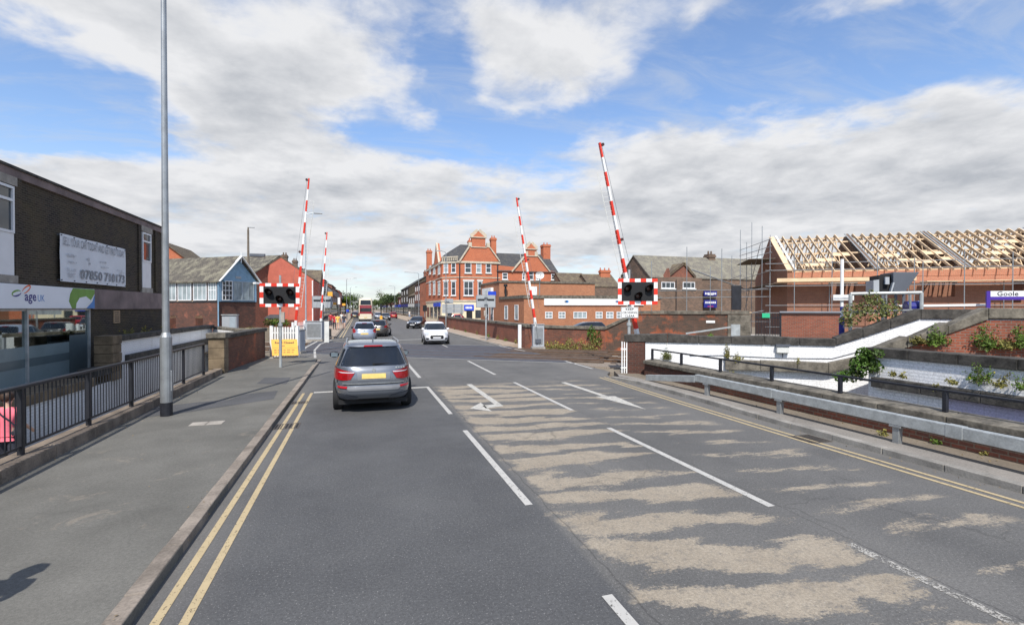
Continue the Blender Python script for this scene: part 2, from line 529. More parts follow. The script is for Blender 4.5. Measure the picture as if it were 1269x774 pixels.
def asphalt():
    s = NT('road_asphalt')
    sp_ = s.n('ShaderNodeSeparateXYZ')
    s.set(sp_.inputs[0], s.pos)
    X, Y = sp_.outputs[0], sp_.outputs[1]
    grain = s.math('ADD', s.math('MULTIPLY', s.noise(34, 6, .78), .65), s.math('MULTIPLY', s.noise(120, 2, .6), .35))
    chips = s.map(s.noise(58, 2, .5), .63, .70)
    patchn = s.noise(.45, 6, .6)
    # newer dark surface in the near lane, older greyer one beside it
    lane = s.math('MULTIPLY', s.map(X, 2.12, 2.2, 1, 0), s.map(X, -1.75, -1.25, 0, 1))
    lane = s.math('MULTIPLY', lane, s.map(Y, 15.8, 16.6, 1, .25))
    dark = s.mix(s.map(patchn, .3, .7), (.066, .0665, .068), (.104, .104, .103))
    old = s.mix(s.map(patchn, .3, .7), (.092, .090, .086), (.142, .137, .128))
    far = s.map(Y, 40, 60)
    old = s.mix(far, old, (.118, .115, .112))
    col = s.mix(lane, old, dark)
    # wheel tracks
    trk = s.n('ShaderNodeMath', operation='PINGPONG')
    s.set(trk.inputs[0], s.math('ADD', X, 5.02))
    trk.inputs[1].default_value = .8
    tk = s.math('MULTIPLY', s.map(trk.outputs[0], .15, .65, 1, 0), s.map(s.noise(.6, 4, vec=s.vmul(s.pos, (1, .2, 1))), .35, .7))
    col = s.mix(s.math('MULTIPLY', tk, .22), col, (.062, .061, .062))
    # buff surfacing worn into bands across the middle and right lanes
    wob = s.noise(.7, 4, .55, vec=s.vmul(s.pos, (.5, 1.2, 1)))
    wob2 = s.noise(2.6, 9, .74, vec=s.vmul(s.pos, (.5, 2.0, 1)))
    w = s.math('ADD', s.math('ADD', Y, s.math('MULTIPLY', X, .17)), s.math('MULTIPLY', wob, 1.7))
    wave = s.math('SINE', s.math('MULTIPLY', w, 2 * pi / .78))
    reg = s.math('MULTIPLY', s.map(s.math('ADD', X, s.math('MULTIPLY', s.math('SUBTRACT', s.noise(1.3, 5, .7), .5), .9)), 2.2, 2.45), s.map(X, 6.9, 7.7, 1, 0))
    reg = s.math('MULTIPLY', reg, s.map(Y, 15.2, 15.9, 1, 0))
    bias = s.math('SUBTRACT', s.map(X, 2.3, 4.7, .55, .02), s.math('MULTIPLY', s.map(X, 4.6, 5.15), 1.05))
    bias = s.math('ADD', bias, s.math('MULTIPLY', s.map(X, 5.2, 5.7), .42))
    far_b = s.math('MULTIPLY', s.map(Y, 8, 13, 0, .40), s.map(X, 4.6, 5.0, 1, .3))
    v = s.math('ADD', s.math('ADD', s.math('MULTIPLY', wave, .85), s.math('MULTIPLY', s.math('SUBTRACT', wob2, .5), 3.3)), s.math('ADD', bias, far_b))
    v = s.math('ADD', v, s.math('MULTIPLY', s.math('SUBTRACT', s.noise(.5, 5, .65), .5), 3.0))
    v = s.math('ADD', v, s.math('MULTIPLY', s.math('SUBTRACT', s.noise(26, 5, .78), .5), 2.4))
    worn = s.math('MULTIPLY', s.map(v, .0, .42), s.map(reg, .2, .6))
    buff = s.mix(s.map(s.noise(1.6, 7, .65), .3, .7), (.265, .222, .165), (.345, .295, .225))
    buff = s.mix(s.map(s.noise(9, 8, .8), .50, .66, 0, .7), buff, (.145, .135, .12))
    col = s.mix(s.math('MULTIPLY', worn, .9), col, buff)
    # joints and cracks between lane surfacings
    jn = s.math('ADD', X, s.math('MULTIPLY', s.math('SUBTRACT', s.noise(2.2, 5), .5), .12))
    for jx in (2.26, 5.06):
        j = s.map(s.math('ABSOLUTE', s.math('SUBTRACT', jn, jx)), .004, .014, 1, 0)
        col = s.mix(s.math('MULTIPLY', j, .45), col, (.035, .033, .032))
    vor = s.n('ShaderNodeTexVoronoi', feature='DISTANCE_TO_EDGE')
    wv_ = s.n('ShaderNodeVectorMath', operation='ADD')
    s.set(wv_.inputs[0], s.pos)
    nn = s.n('ShaderNodeTexNoise')
    s.set(nn.inputs['Vector'], s.pos)
    nn.inputs['Scale'].default_value = 3.0
    s.set(wv_.inputs[1], s.vmul(nn.outputs['Color'], (.35, .35, 0)))
    s.set(vor.inputs['Vector'], wv_.outputs[0])
    vor.inputs['Scale'].default_value = .55
    ck = s.math('MULTIPLY', s.map(vor.outputs['Distance'], .004, .012, 1, 0), s.map(s.noise(.35, 3), .52, .6))
    ck = s.math('MULTIPLY', ck, s.map(lane, 0, 1, 1, .15))
    col = s.mix(s.math('MULTIPLY', ck, .3), col, (.04, .039, .037))
    # oil and tar spots
    oil = s.map(s.noise(1.1, 4, .6, vec=s.vmul(s.pos, (1, .45, 1))), .64, .76, 0, .35)
    col = s.mix(oil, col, (.045, .044, .045))
    col = s.mix(s.math('MULTIPLY', chips, .5), col, (.33, .32, .30))
    col = s.mix(1.0, col, s.map(grain, .32, .68, .52, 1.48), 'MULTIPLY')
    # dusty edge beside the kerbs
    dust = s.math('ADD', s.map(X, -1.85, -1.05, .40, 0), s.map(X, 7.7, 8.5, 0, .3))
    col = s.mix(s.math('MULTIPLY', dust, s.map(s.noise(2, 6), .3, .7, .5, 1)), col, (.21, .195, .175))
    s.bump(grain, .35, .006)
    return s.fin(col, s.map(s.noise(3, 4), .3, .7, .74, .9), 0, .3)


M['road'] = asphalt()


def paving(name, c, spot):
    s = NT(name)
    col = s.mix(s.map(s.noise(.7, 8, .65), .3, .7), sc(c, .76), sc(c, 1.20))
    col = s.mix(s.map(s.noise(1.9, 8, .7, dist=.6), .60, .72, 0, .5), col, spot)
    col = s.mix(s.map(s.noise(.9, 6, .6, dist=.3), .60, .70, 0, .45), col, sc(c, .62))
    vor = s.n('ShaderNodeTexVoronoi', feature='DISTANCE_TO_EDGE')
    nn = s.n('ShaderNodeTexNoise')
    s.set(nn.inputs['Vector'], s.pos)
    nn.inputs['Scale'].default_value = 2.0
    nn.inputs['Detail'].default_value = 6
    wv_ = s.n('ShaderNodeVectorMath', operation='ADD')
    s.set(wv_.inputs[0], s.pos)
    s.set(wv_.inputs[1], s.vmul(nn.outputs['Color'], (.6, .6, 0)))
    s.set(vor.inputs['Vector'], wv_.outputs[0])
    vor.inputs['Scale'].default_value = .34
    ck = s.math('MULTIPLY', s.map(vor.outputs['Distance'], .002, .006, 1, 0), s.map(s.noise(.4, 2), .48, .56))
    col = s.mix(s.math('MULTIPLY', ck, .18), col, (.06, .058, .054))
    spots = s.map(s.noise(6.5, 3, .5), .70, .74, 0, .35)
    col = s.mix(spots, col, sc(c, .6))
    g = s.math('ADD', s.math('MULTIPLY', s.noise(30, 6, .78), .65), s.math('MULTIPLY', s.noise(120, 2, .6), .35))
    col = s.mix(1.0, col, s.map(g, .32, .68, .66, 1.34), 'MULTIPLY')
    s.bump(g, .3, .004)
    return s.fin(col, .88, 0, .25)


M['pavement'] = paving('pavement_tarmac', (.136, .131, .116), (.30, .25, .19))
M['pavement_dark'] = paving('newer_tarmac_patch', (.088, .088, .090), (.10, .10, .10))
M['pavement_buff'] = paving('buff_paving', (.36, .29, .225), (.42, .36, .29))
M['verge'] = paving('dusty_concrete_verge', (.20, .168, .13), (.12, .12, .06))
M['verge_strip'] = paving('pale_concrete_strip', (.245, .225, .20), (.17, .16, .13))
M['dirt'] = plain('stony_earth', (.20, .165, .12), .95, .4, 2.0, .6)
M['ballast'] = plain('track_ballast', (.23, .19, .15), .95, .6, 30.0, .8, fine=55)
M['ironwork'] = plain('worn_cast_iron', (.10, .085, .07), .6, .3, 6, .3, .3)
M['crossing'] = plain('dark_crossing_panels', (.066, .067, .076), .7, .25, 1.6, .2)


# ------------------------------------------------------------------ mesh building
def newmesh(name, V, F, mats, mi=None, smooth=False, uvm=True):
    me = bpy.data.meshes.new(name)
    me.from_pydata([tuple(v) for v in V], [], F)
    for m in mats:
        me.materials.append(m)
    if mi:
        me.polygons.foreach_set('material_index', mi)
    if smooth:
        me.polygons.foreach_set('use_smooth', [True] * len(me.polygons))
    me.update()
    if uvm:
        uvl = me.uv_layers.new(name='UVMap')
        data = uvl.data
        vs = me.vertices
        for p in me.polygons:
            n = p.normal
            if abs(n.z) > .985:
                for li in p.loop_indices:
                    c = vs[me.loops[li].vertex_index].co
                    data[li].uv = (c.x, c.y)
            else:
                t = Vector((-n.y, n.x, 0)).normalized()
                b = n.cross(t)
                for li in p.loop_indices:
                    c = vs[me.loops[li].vertex_index].co
                    data[li].uv = (c.dot(t), c.dot(b))
    return me


class MB:
    """collects geometry in world space (or in a thing's own space), then links it as ONE mesh object"""

    def __init__(s):
        s.V, s.F, s.I, s.k, s.bev = [], [], [], 0, 0

    def use(s, k):
        s.k = k
        return s

    def add(s, vs, fs):
        o = len(s.V)
        s.V += [Vector(v) for v in vs]
        for f in fs:
            s.F.append([i + o for i in f])
            s.I.append(s.k)
        return s

    def box(s, x0, x1, y0, y1, z0, z1):
        return s.add([(x0, y0, z0), (x1, y0, z0), (x1, y1, z0), (x0, y1, z0), (x0, y0, z1), (x1, y0, z1), (x1, y1, z1), (x0, y1, z1)],
                     [(0, 3, 2, 1), (4, 5, 6, 7), (0, 1, 5, 4), (1, 2, 6, 5), (2, 3, 7, 6), (3, 0, 4, 7)])

    def obox(s, p, d, l0, l1, t0, t1, z0, z1):
        """box along horizontal direction d from p: l along d, t to the left of d"""
        d = Vector((d[0], d[1], 0)).normalized()
        n = Vector((-d.y, d.x, 0))
        p = Vector((p[0], p[1], 0))
        c = [p + d * l + n * t for l, t in ((l0, t0), (l1, t0), (l1, t1), (l0, t1))]
        return s.prism([(q.x, q.y) for q in c], z0, z1)

    def prism(s, poly, z0, z1):
        """z0, z1: numbers, or lists with one height per corner"""
        n = len(poly)
        a = sum(poly[i][0] * poly[(i + 1) % n][1] - poly[(i + 1) % n][0] * poly[i][1] for i in range(n))
        idx = list(range(n)) if a > 0 else list(range(n))[::-1]
        zz0 = z0 if isinstance(z0, (list, tuple)) else [z0] * n
        zz1 = z1 if isinstance(z1, (list, tuple)) else [z1] * n
        vs = [(poly[i][0], poly[i][1], zz0[i]) for i in idx] + [(poly[i][0], poly[i][1], zz1[i]) for i in idx]
        fs = [tuple(range(n))[::-1], tuple(range(n, 2 * n))]
        fs += [(i, (i + 1) % n, n + (i + 1) % n, n + i) for i in range(n)]
        return s.add(vs, fs)

    def wallpoly(s, pts, d, t0, t1):
        """vertical slab: pts are 3D points in one vertical plane, thickened along horizontal direction d from t0 to t1"""
        d = Vector((d[0], d[1], 0)).normalized()
        n = len(pts)
        P = [Vector(p) for p in pts]
        vs = [p + d * t0 for p in P] + [p + d * t1 for p in P]
        nn = Vector((0, 0, 0))
        for i in range(n):
            nn += P[i].cross(P[(i + 1) % n])
        fs = [tuple(range(n)), tuple(range(n, 2 * n))[::-1]]
        fs += [(i, n + i, n + (i + 1) % n, (i + 1) % n) for i in range(n)]
        if nn.dot(d) * (1 if t0 > t1 else -1) < 0:
            fs = [f[::-1] for f in fs]
        return s.add(vs, fs)

    def quad(s, *p):
        return s.add(p, [tuple(range(len(p)))])

    def cyl(s, p0, p1, r0, r1=None, n=10, caps=True):
        r1 = r0 if r1 is None else r1
        p0, p1 = Vector(p0), Vector(p1)
        d = (p1 - p0).normalized()
        u = d.orthogonal().normalized()
        v = d.cross(u)
        vs = [p + (u * cos(2 * pi * i / n) + v * sin(2 * pi * i / n)) * r for p, r in ((p0, r0), (p1, r1)) for i in range(n)]
        fs = [(i, (i + 1) % n, n + (i + 1) % n, n + i) for i in range(n)]
        if caps:
            fs += [tuple(range(n))[::-1], tuple(range(n, 2 * n))]
        return s.add(vs, fs)

    def tube(s, pts, r, n=8):
        for a, b in zip(pts, pts[1:]):
            s.cyl(a, b, r, r, n)
        return s

    def bar(s, p0, p1, w, h, up=(0, 0, 1)):
        """rectangular bar between two points"""
        p0, p1 = Vector(p0), Vector(p1)
        d = (p1 - p0).normalized()
        u = d.cross(Vector(up))
        u = u.normalized() if u.length > 1e-4 else d.orthogonal().normalized()
        v = u.cross(d)
        vs = [p + u * a * w / 2 + v * b * h / 2 for p in (p0, p1) for a, b in ((-1, -1), (1, -1), (1, 1), (-1, 1))]
        return s.add(vs, [(0, 1, 2, 3), (7, 6, 5, 4), (0, 4, 5, 1), (1, 5, 6, 2), (2, 6, 7, 3), (3, 7, 4, 0)])

    def ball(s, c, r, n=10, m=6, sz=1.0):
        c = Vector(c)
        vs, fs = [], []
        for j in range(m + 1):
            a = pi * j / m
            for i in range(n):
                vs.append(c + Vector((r * sin(a) * cos(2 * pi * i / n), r * sin(a) * sin(2 * pi * i / n), r * sz * cos(a))))
        for j in range(m):
            for i in range(n):
                fs.append((j * n + i, (j + 1) * n + i, (j + 1) * n + (i + 1) % n, j * n + (i + 1) % n))
        return s.add(vs, fs)

    def leaves(s, c, r, n, size, rnd, flat=1.0, hollow=.35):
        """leaf faces spread through an ellipsoid"""
        c = Vector(c)
        for _ in range(n):
            while True:
                p = Vector((rnd.uniform(-1, 1), rnd.uniform(-1, 1), rnd.uniform(-1, 1)))
                if hollow < p.length < 1:
                    break
            q = c + Vector((p.x * r[0], p.y * r[1], p.z * r[2]))
            a = Vector((rnd.gauss(0, 1), rnd.gauss(0, 1), rnd.gauss(0, 1) * flat)).normalized()
            b = a.orthogonal().normalized()
            b.rotate(Matrix.Rotation(rnd.uniform(0, 6.28), 3, a))
            k = size * rnd.uniform(.6, 1.35)
            e = a.cross(b) * k * .5
            b = b * k
            s.add([q - b * .5, q + e * .7, q + b * .5 + a * k * .12, q - e * .7], [(0, 1, 2, 3)])
        return s

    def build(s, name, mats, parent=None, smooth=False, bevel=0.0, local=False):
        mats = mats if isinstance(mats, list) else [mats]
        mats = [M[m] if isinstance(m, str) else m for m in mats]
        V = s.V
        root = parent
        while root is not None and root.parent is not None:
            root = root.parent
        if root is not None and not local:
            L, rz = root.location, root.rotation_euler.z
            R = Matrix.Rotation(-rz, 3, 'Z')
            V = [R @ (v - L) for v in V]
        loc = None
        if root is None and not local and V:
            x = [v.x for v in V]
            y = [v.y for v in V]
            loc = Vector(((min(x) + max(x)) / 2, (min(y) + max(y)) / 2, min(v.z for v in V)))
            V = [v - loc for v in V]
        me = newmesh(name, V, s.F, mats, s.I, smooth)
        if s.bev:
            bm = bmesh.new()
            bm.from_mesh(me)
            bmesh.ops.remove_doubles(bm, verts=bm.verts, dist=.0015)
            bm.to_mesh(me)
            bm.free()
        o = bpy.data.objects.new(name, me)
        COL.objects.link(o)
        if loc is not None:
            o.location = loc
        if parent is not None:
            o.parent = parent
        if bevel:
            b = o.modifiers.new('bevel', 'BEVEL')
            b.width = bevel
            b.segments = 2
            b.limit_method = 'ANGLE'
            b.angle_limit = radians(40)
        return o


def tag(o, label=None, cat=None, group=None, kind=None):
    if label:
        o['label'] = label
    if cat:
        o['category'] = cat
    if group:
        o['group'] = group
    if kind:
        o['kind'] = kind
    return o


def thing(name, label, cat, loc=(0, 0, 0), rz=0.0, group=None):
    o = bpy.data.objects.new(name, None)
    o.empty_display_size = .2
    o.location = loc
    o.rotation_euler = (0, 0, rz)
    COL.objects.link(o)
    return tag(o, label, cat, group)


def dup(o, loc=None, rz=None, label=None, parent=None):
    c = o.copy()
    COL.objects.link(c)
    if loc is not None:
        c.location = loc
    if rz is not None:
        c.rotation_euler = (0, 0, rz)
    if label:
        c['label'] = label
    if parent is not None:
        c.parent = parent
    for ch in list(o.children):
        dup(ch, parent=c)
    return c


def text_mesh(name, body, mat, parent, origin, right, up, height, width=None, depth=.004, align='CENTER', bold=0.0, local=False, shear=0.0):
    """lettering lying on the plane through origin spanned by right and up; origin is its middle (or its left end)"""
    cu = bpy.data.curves.new(name, 'FONT')
    cu.body = body
    cu.size = 1.0
    cu.extrude = 0.0
    cu.offset = bold
    cu.shear = shear
    cu.align_x = 'LEFT'
    cu.resolution_u = 2
    tmp = bpy.data.objects.new(name, cu)
    COL.objects.link(tmp)
    dg = bpy.context.evaluated_depsgraph_get()
    me = bpy.data.meshes.new_from_object(tmp.evaluated_get(dg))
    bpy.data.objects.remove(tmp)
    V = [v.co.copy() for v in me.vertices]
    F = [tuple(p.vertices) for p in me.polygons]
    bpy.data.meshes.remove(me)
    x0, x1 = min(v.x for v in V), max(v.x for v in V)
    y0, y1 = min(v.y for v in V), max(v.y for v in V)
    k = height / (y1 - y0)
    kx = k if width is None else width / (x1 - x0)
    right, up = Vector(right).normalized(), Vector(up).normalized()
    nrm = right.cross(up)
    W = (x1 - x0) * kx
    ox = -W / 2 if align == 'CENTER' else 0.0
    b = MB()
    P = [Vector(origin) + right * ((v.x - x0) * kx + ox) + up * ((v.y - (y0 + y1) / 2) * k) + nrm * depth for v in V]
    b.add(P, F)
    return b.build(name, mat, parent, local=local)


def structure(o):
    return tag(o, kind='structure')


def window(parent, c, right, w, h, frame='white_plastic', pane='glass', fw=.07, mull=0, trans=0, depth=.05, sill=None, lintel=None, name='window', sash=False):
    """window on a wall: c is its middle on the wall's face, right its horizontal direction (outward is right x up)"""
    right = Vector((right[0], right[1], 0)).normalized()
    nrm = right.cross(Vector((0, 0, 1)))
    c = Vector(c)

    def bx(b, x0, x1, z0, z1, t0, t1):
        P = [c + right * x + nrm * t for x, t in ((x0, t0), (x1, t0), (x1, t1), (x0, t1))]
        b.prism([(p.x, p.y) for p in P], c.z + z0, c.z + z1)
    b = MB()
    a, e = w / 2, h / 2
    bx(b, -a, -a + fw, -e, e, -.02, depth)
    bx(b, a - fw, a, -e, e, -.02, depth)
    bx(b, -a + fw, a - fw, e - fw, e, -.02, depth)
    bx(b, -a + fw, a - fw, -e, -e + fw, -.02, depth)
    for i in range(mull):
        x = -a + w * (i + 1) / (mull + 1)
        bx(b, x - fw * .4, x + fw * .4, -e + fw, e - fw, -.02, depth * .8)
    for i in range(trans):
        z = -e + h * (i + 1) / (trans + 1)
        bx(b, -a + fw, a - fw, z - fw * .4, z + fw * .4, -.02, depth * .7)
    o = b.build(name, frame, parent)
    p = MB()
    bx(p, -a + fw * .5, a - fw * .5, -e + fw * .5, e - fw * .5, -.02, depth * .35)
    p.build('pane', pane, o)
    if sill:
        q = MB()
        bx(q, -a - .12, a + .12, -e - .16, -e - .005, -.02, depth + .12)
        q.build('sill', sill, o)
    if lintel:
        q = MB()
        bx(q, -a - .15, a + .15, e + .005, e + .30, -.02, depth + .05)
        q.build('lintel', lintel, o)
    return o


# ================================================================== THE SETTING
RD = Vector((.819, -.574, 0))           # the railway's direction, crossing the road at a slant
RN = Vector((.574, .819, 0))            # across it, away from the viewer
AX = Vector((-3.0, 34.0, 0))            # a point on the railway's middle line


def rp(t, n, z=0.0):
    return AX + RD * t + RN * n + Vector((0, 0, z))


RW0 = Vector((10.0, 15.7, 0))           # where the white wall of the right-hand subway starts
HOLE_L = [(-8.5, -6), (-5.02, -6), (-5.05, 20.6), (-4.95, 27), (-8.5, 34)]
HOLE_R = [(10.14, -6), (14.2, -6), (14.2, 10.66), (17.7, 8.2), (18.75, 9.65), (10.45, 15.45), (10.14, 15.45)]


def sheet(name, outer, holes, z, mat):
    loops = [[Vector((x, y, 0)) for x, y in outer]] + [[Vector((x, y, 0)) for x, y in h] for h in holes]
    tris = tessellate_polygon(loops)
    P = [p for l in loops for p in l]
    b = MB()
    fs = []
    for t in tris:
        a, c, d = (P[i] for i in t)
        fs.append(t if (c - a).cross(d - a).z > 0 else t[::-1])
    b.add([(p.x, p.y, z) for p in P], fs)
    return structure(b.build(name, mat))


sheet('ground', [(-1500, -300), (1500, -300), (1500, 2500), (-1500, 2500)], [HOLE_L, HOLE_R], -.12, 'dirt')


def strip(name, poly, z0, z1, mat, bevel=0):
    b = MB()
    b.prism(poly, z0, z1)
    return structure(b.build(name, mat, bevel=bevel))


strip('road', [(-1.86, -30), (8.52, -30), (8.52, 8), (8.66, 11.6), (8.68, 14.2), (8.52, 15.6), (8.9, 16.6), (9.35, 17.2), (9.35, 27.5), (8.75, 31),
               (8.45, 40), (8.35, 62), (9.5, 68), (14, 70.5), (70, 71), (70, 84), (15, 84.5), (10, 86.5), (8.6, 91), (8.3, 130), (8.3, 600),
               (-1.95, 600), (-1.95, 42), (-3.35, 40), (-3.35, 26.2), (-1.9, 25.6)], -.13, 0.0, 'road')
b = MB()
c4 = [rp(-6, -4.3), rp(18, -4.3), rp(18, 4.2), rp(-6, 4.2)]


def clipx(poly, x0, x1):
    for k, s in ((x0, 1), (x1, -1)):
        outp = []
        for i in range(len(poly)):
            p, q = poly[i], poly[(i + 1) % len(poly)]
            a, c = (p[0] - k) * s, (q[0] - k) * s
            if a >= 0:
                outp.append(p)
            if a * c < 0:
                u = a / (a - c)
                outp.append((p[0] + (q[0] - p[0]) * u, p[1] + (q[1] - p[1]) * u))
        poly = outp
    return poly


pl = clipx([(p.x, p.y) for p in c4], -3.3, 9.3)
b.add([(x, y, .004) for x, y in pl], [tuple(range(len(pl)))])
crossing = structure(b.build('crossing_surface', 'crossing'))

# pavement, left
strip('pavement', [(-1.72, -10), (-1.72, 21), (-1.95, 25.2), (-3.0, 25.9), (-4.3, 26.6), (-4.9, 20.3), (-4.72, 10), (-4.68, -10)][::-1], -.11, .10, 'pavement')
strip('pavement', [(-1.98, 42.5), (-1.98, 420), (-7.2, 420), (-7.2, 44), (-5.5, 42.5)], -.11, .09, 'pavement_buff')
b = MB()
pp = [(-2.15, 14.2), (-2.25, 15.6), (-3.05, 15.2), (-3.25, 14.4), (-3.9, 14.3), (-4.66, 13.9), (-4.66, 12.6), (-3.9, 12.9)]
b.add([(x, y, .104) for x, y in pp], [tuple(range(len(pp)))])
structure(b.build('pavement_patch', 'pavement_dark'))
b = MB()
pp = [(-2.2, 16.9), (-2.25, 18.4), (-3.1, 18.6), (-3.1, 17.2)]
b.add([(x, y, .104) for x, y in pp], [tuple(range(len(pp)))])
structure(b.build('pavement_patch', 'pavement_dark'))
# pavements, right
strip('pavement', [(8.68, -10), (9.12, -10), (9.12, 14.8), (8.95, 15.9), (8.72, 15.4), (8.83, 14.2), (8.81, 11.6), (8.68, 8)], -.11, .10, 'verge_strip')
strip('verge', [(9.12, -10), (9.76, -10), (9.76, 16.6), (9.3, 16.8), (8.95, 15.9), (9.12, 14.8)], -.11, .085, 'verge')
strip('pavement', [(8.62, 40), (8.52, 62), (9.6, 67.5), (10.2, 68), (10.2, 31), (8.92, 31)], -.11, .09, 'pavement_buff')
strip('pavement', [(8.5, 92), (10, 87.2), (15, 85.2), (70, 84.7), (70, 87.4), (16.9, 87.4), (14.4, 90), (13.4, 112), (12.8, 420), (8.5, 420)], -.11, .09, 'pavement_buff')


def kerb_line(name, pts, w, h, mat, side=1, gap=.008, L=.915):
    """kerb stones laid end to end along a polyline; the road lies on the left of its direction when side = 1"""
    rnd = random.Random(len(pts) * 13 + int(h * 100))
    b = MB()
    for (x0, y0, h0), (x1, y1, h1) in zip(pts, pts[1:]):
        d = Vector((x1 - x0, y1 - y0, 0))
        tl = d.length
        d.normalize()
        n = Vector((d.y, -d.x, 0)) * side
        k = max(1, round(tl / L))
        for i in range(k):
            a, c = tl * i / k + gap / 2, tl * (i + 1) / k - gap / 2
            dz = rnd.uniform(-.004, .005)
            p = Vector((x0, y0, 0))
            o = rnd.uniform(-.004, .004)
            q = [p + d * a + n * o, p + d * c + n * o, p + d * c + n * (w + o), p + d * a + n * (w + o)]
            ha = h0 + (h1 - h0) * a / tl + dz
            hc = h0 + (h1 - h0) * c / tl + dz
            b.prism([(v.x, v.y) for v in q], -.12, [ha, hc, hc, ha] if (q[1] - q[0]).cross(q[2] - q[1]).z > 0 else [ha, hc, hc, ha])
    return structure(b.build(name, mat, bevel=.012))


kerb_line('kerb', [(-1.72, 25.2, .02), (-1.72, 22, .108), (-1.72, -6, .108)], .155, .108, 'kerb')
kerb_line('kerb', [(-1.8, 300, .10), (-1.8, 43, .10)], .16, .10, 'kerb')
kerb_line('kerb', [(8.52, -6, .108), (8.52, 8, .108), (8.66, 11.6, .108), (8.68, 14.2, .10), (8.52, 15.6, .06)], .16, .11, 'kerb_grey')
kerb_line('kerb', [(8.76, 31, .05), (8.46, 40, .10), (8.36, 62, .10)], .16, .1, 'kerb_grey')


# ------------------------------------------------------------------ markings
def marking(pieces, mat='line_white', name='road_marking', z=.005):
    b = MB()
    for p in pieces:
        b.add([(x, y, z) for x, y in p], [tuple(range(len(p)))])
    b2 = bmesh.new()
    return structure(b.build(name, mat))


def seg(x0, y0, x1, y1, w):
    d = Vector((x1 - x0, y1 - y0, 0)).normalized()
    n = Vector((-d.y, d.x, 0)) * w / 2
    q = [(x0 - n.x, y0 - n.y), (x1 - n.x, y1 - n.y), (x1 + n.x, y1 + n.y), (x0 + n.x, y0 + n.y)]
    return q[::-1]


marking([seg(2.05, y0, 2.05, y1, .10) for y0, y1 in ((-3, 0.2), (1.9, 3.82), (5.87, 9.84), (11.45, 15.45))])
marking([seg(2.06, 17.7, 2.06, 23.6, .12), seg(4.84, 17.7, 4.88, 22.7, .11)])
marking([seg(-1.28, 15.55, 2.1, 15.55, .22)])
marking([seg(4.95, y0, 4.95, y1, .11) for y0, y1 in ((4.92, 9.16), (11.0, 15.7))])
marking([seg(4.95, y0, 4.95, y1, .11) for y0, y1 in ((-2.5, 1.2), (2.2, 3.9))], 'line_ghost')
# arrows, read by traffic coming the other way
marking([seg(3.42, 15.75, 3.42, 12.25, .17), [(3.5, 12.3), (3.5, 12.0), (3.0, 11.85), (3.0, 12.2)][::-1],
         [(3.05, 12.6), (3.05, 11.45), (2.62, 11.95)][::-1]], 'line_faded')
marking([seg(6.52, 15.2, 6.62, 12.4, .17), [(6.35, 12.5), (6.9, 12.4), (6.72, 10.55)][::-1]], 'line_faded')
marking([seg(x, -4, x, 15.5, .075) for x in (-1.55, -1.33)], 'line_yellow')
marking([seg(x, 42.5, x, 150, .10) for x in (-1.55, -1.30)], 'line_yellow')
yl = [(-4, 7.93), (4, 7.93), (8, 7.92), (11, 7.98), (13.5, 8.09), (15.9, 8.22)]
marking([seg(x0 + o, y0, x1 + o, y1, .075) for (y0, x0), (y1, x1) in zip(yl, yl[1:]) for o in (0, .19)], 'line_yellow')
# edges of the footway over the crossing, and the slanted lines along the tracks
marking([seg(-2.02, 25.4, -2.5, 31, .12), seg(-2.5, 31, -2.55, 36, .12), seg(-2.55, 36, -2.0, 41.2, .12), seg(-3.12, 29, -3.2, 33.5, .14), seg(-3.2, 33.5, -2.95, 39.5, .14)],
        z=.009)
for n_ in (-4.25, 4.25):
    a, c = rp(0, n_), rp(0, n_)
    p0 = a + RD * ((-3.2 - a.x) / RD.x)
    p1 = a + RD * ((9.3 - a.x) / RD.x)
    marking([seg(p0.x, p0.y, p1.x, p1.y, .10)], 'line_faded', z=.009)
marking([seg(9.1, 18.2, 9.2, 21.2, .12), seg(9.15, 26.6, 8.7, 30.6, .12)], z=.009)
marking([seg(2.2, 38.6, 5.2, 39.6, .3)], 'line_white')
marking([seg(2.45, y, 2.45, y + 2.4, .11) for y in (46, 52)], 'line_white')
marking([seg(2.5 + .3 * i, 57 + 4 * i, 2.75 + .3 * i, 60 + 4 * i, .13) for i in range(6)], 'line_yellow')
marking([seg(5.35, 31.0, 5.35, 33, .1), seg(6.1, 36, 6.5, 41, .12)])

# ironwork in the surfaces
b = MB()
b.box(-3.32, -2.72, 11.45, 11.78, .101, .106)
structure(b.build('manhole_cover', 'concrete'))
b = MB()
b.box(-3.02 - .01, -3.02 + .01, 11.45, 11.78, .1065, .108)
structure(b.build('cover_joint', 'ironwork'))


def gully(x, y, w=.42, l=.45):
    b = MB()
    b.box(x - w / 2, x + w / 2, y - l / 2, y - l / 2 + .04, .0, .006)
    b.box(x - w / 2, x + w / 2, y + l / 2 - .04, y + l / 2, .0, .006)
    for i in range(8):
        xx = x - w / 2 + (w - .03) * i / 7
        b.box(xx, xx + .03, y - l / 2 + .04, y + l / 2 - .04, .0, .006)
    o = structure(b.build('drain_grating', 'ironwork'))
    k = MB()
    k.add([(x - w / 2, y - l / 2, .002), (x + w / 2, y - l / 2, .002), (x + w / 2, y + l / 2, .002), (x - w / 2, y + l / 2, .002)], [(0, 1, 2, 3)])
    structure(k.build('drain_pit', 'black'))


gully(-1.46, 11.3, .5, .5)
gully(8.2, 7.25, .5, .55)
gully(-1.5, 14.0, .4, .35)

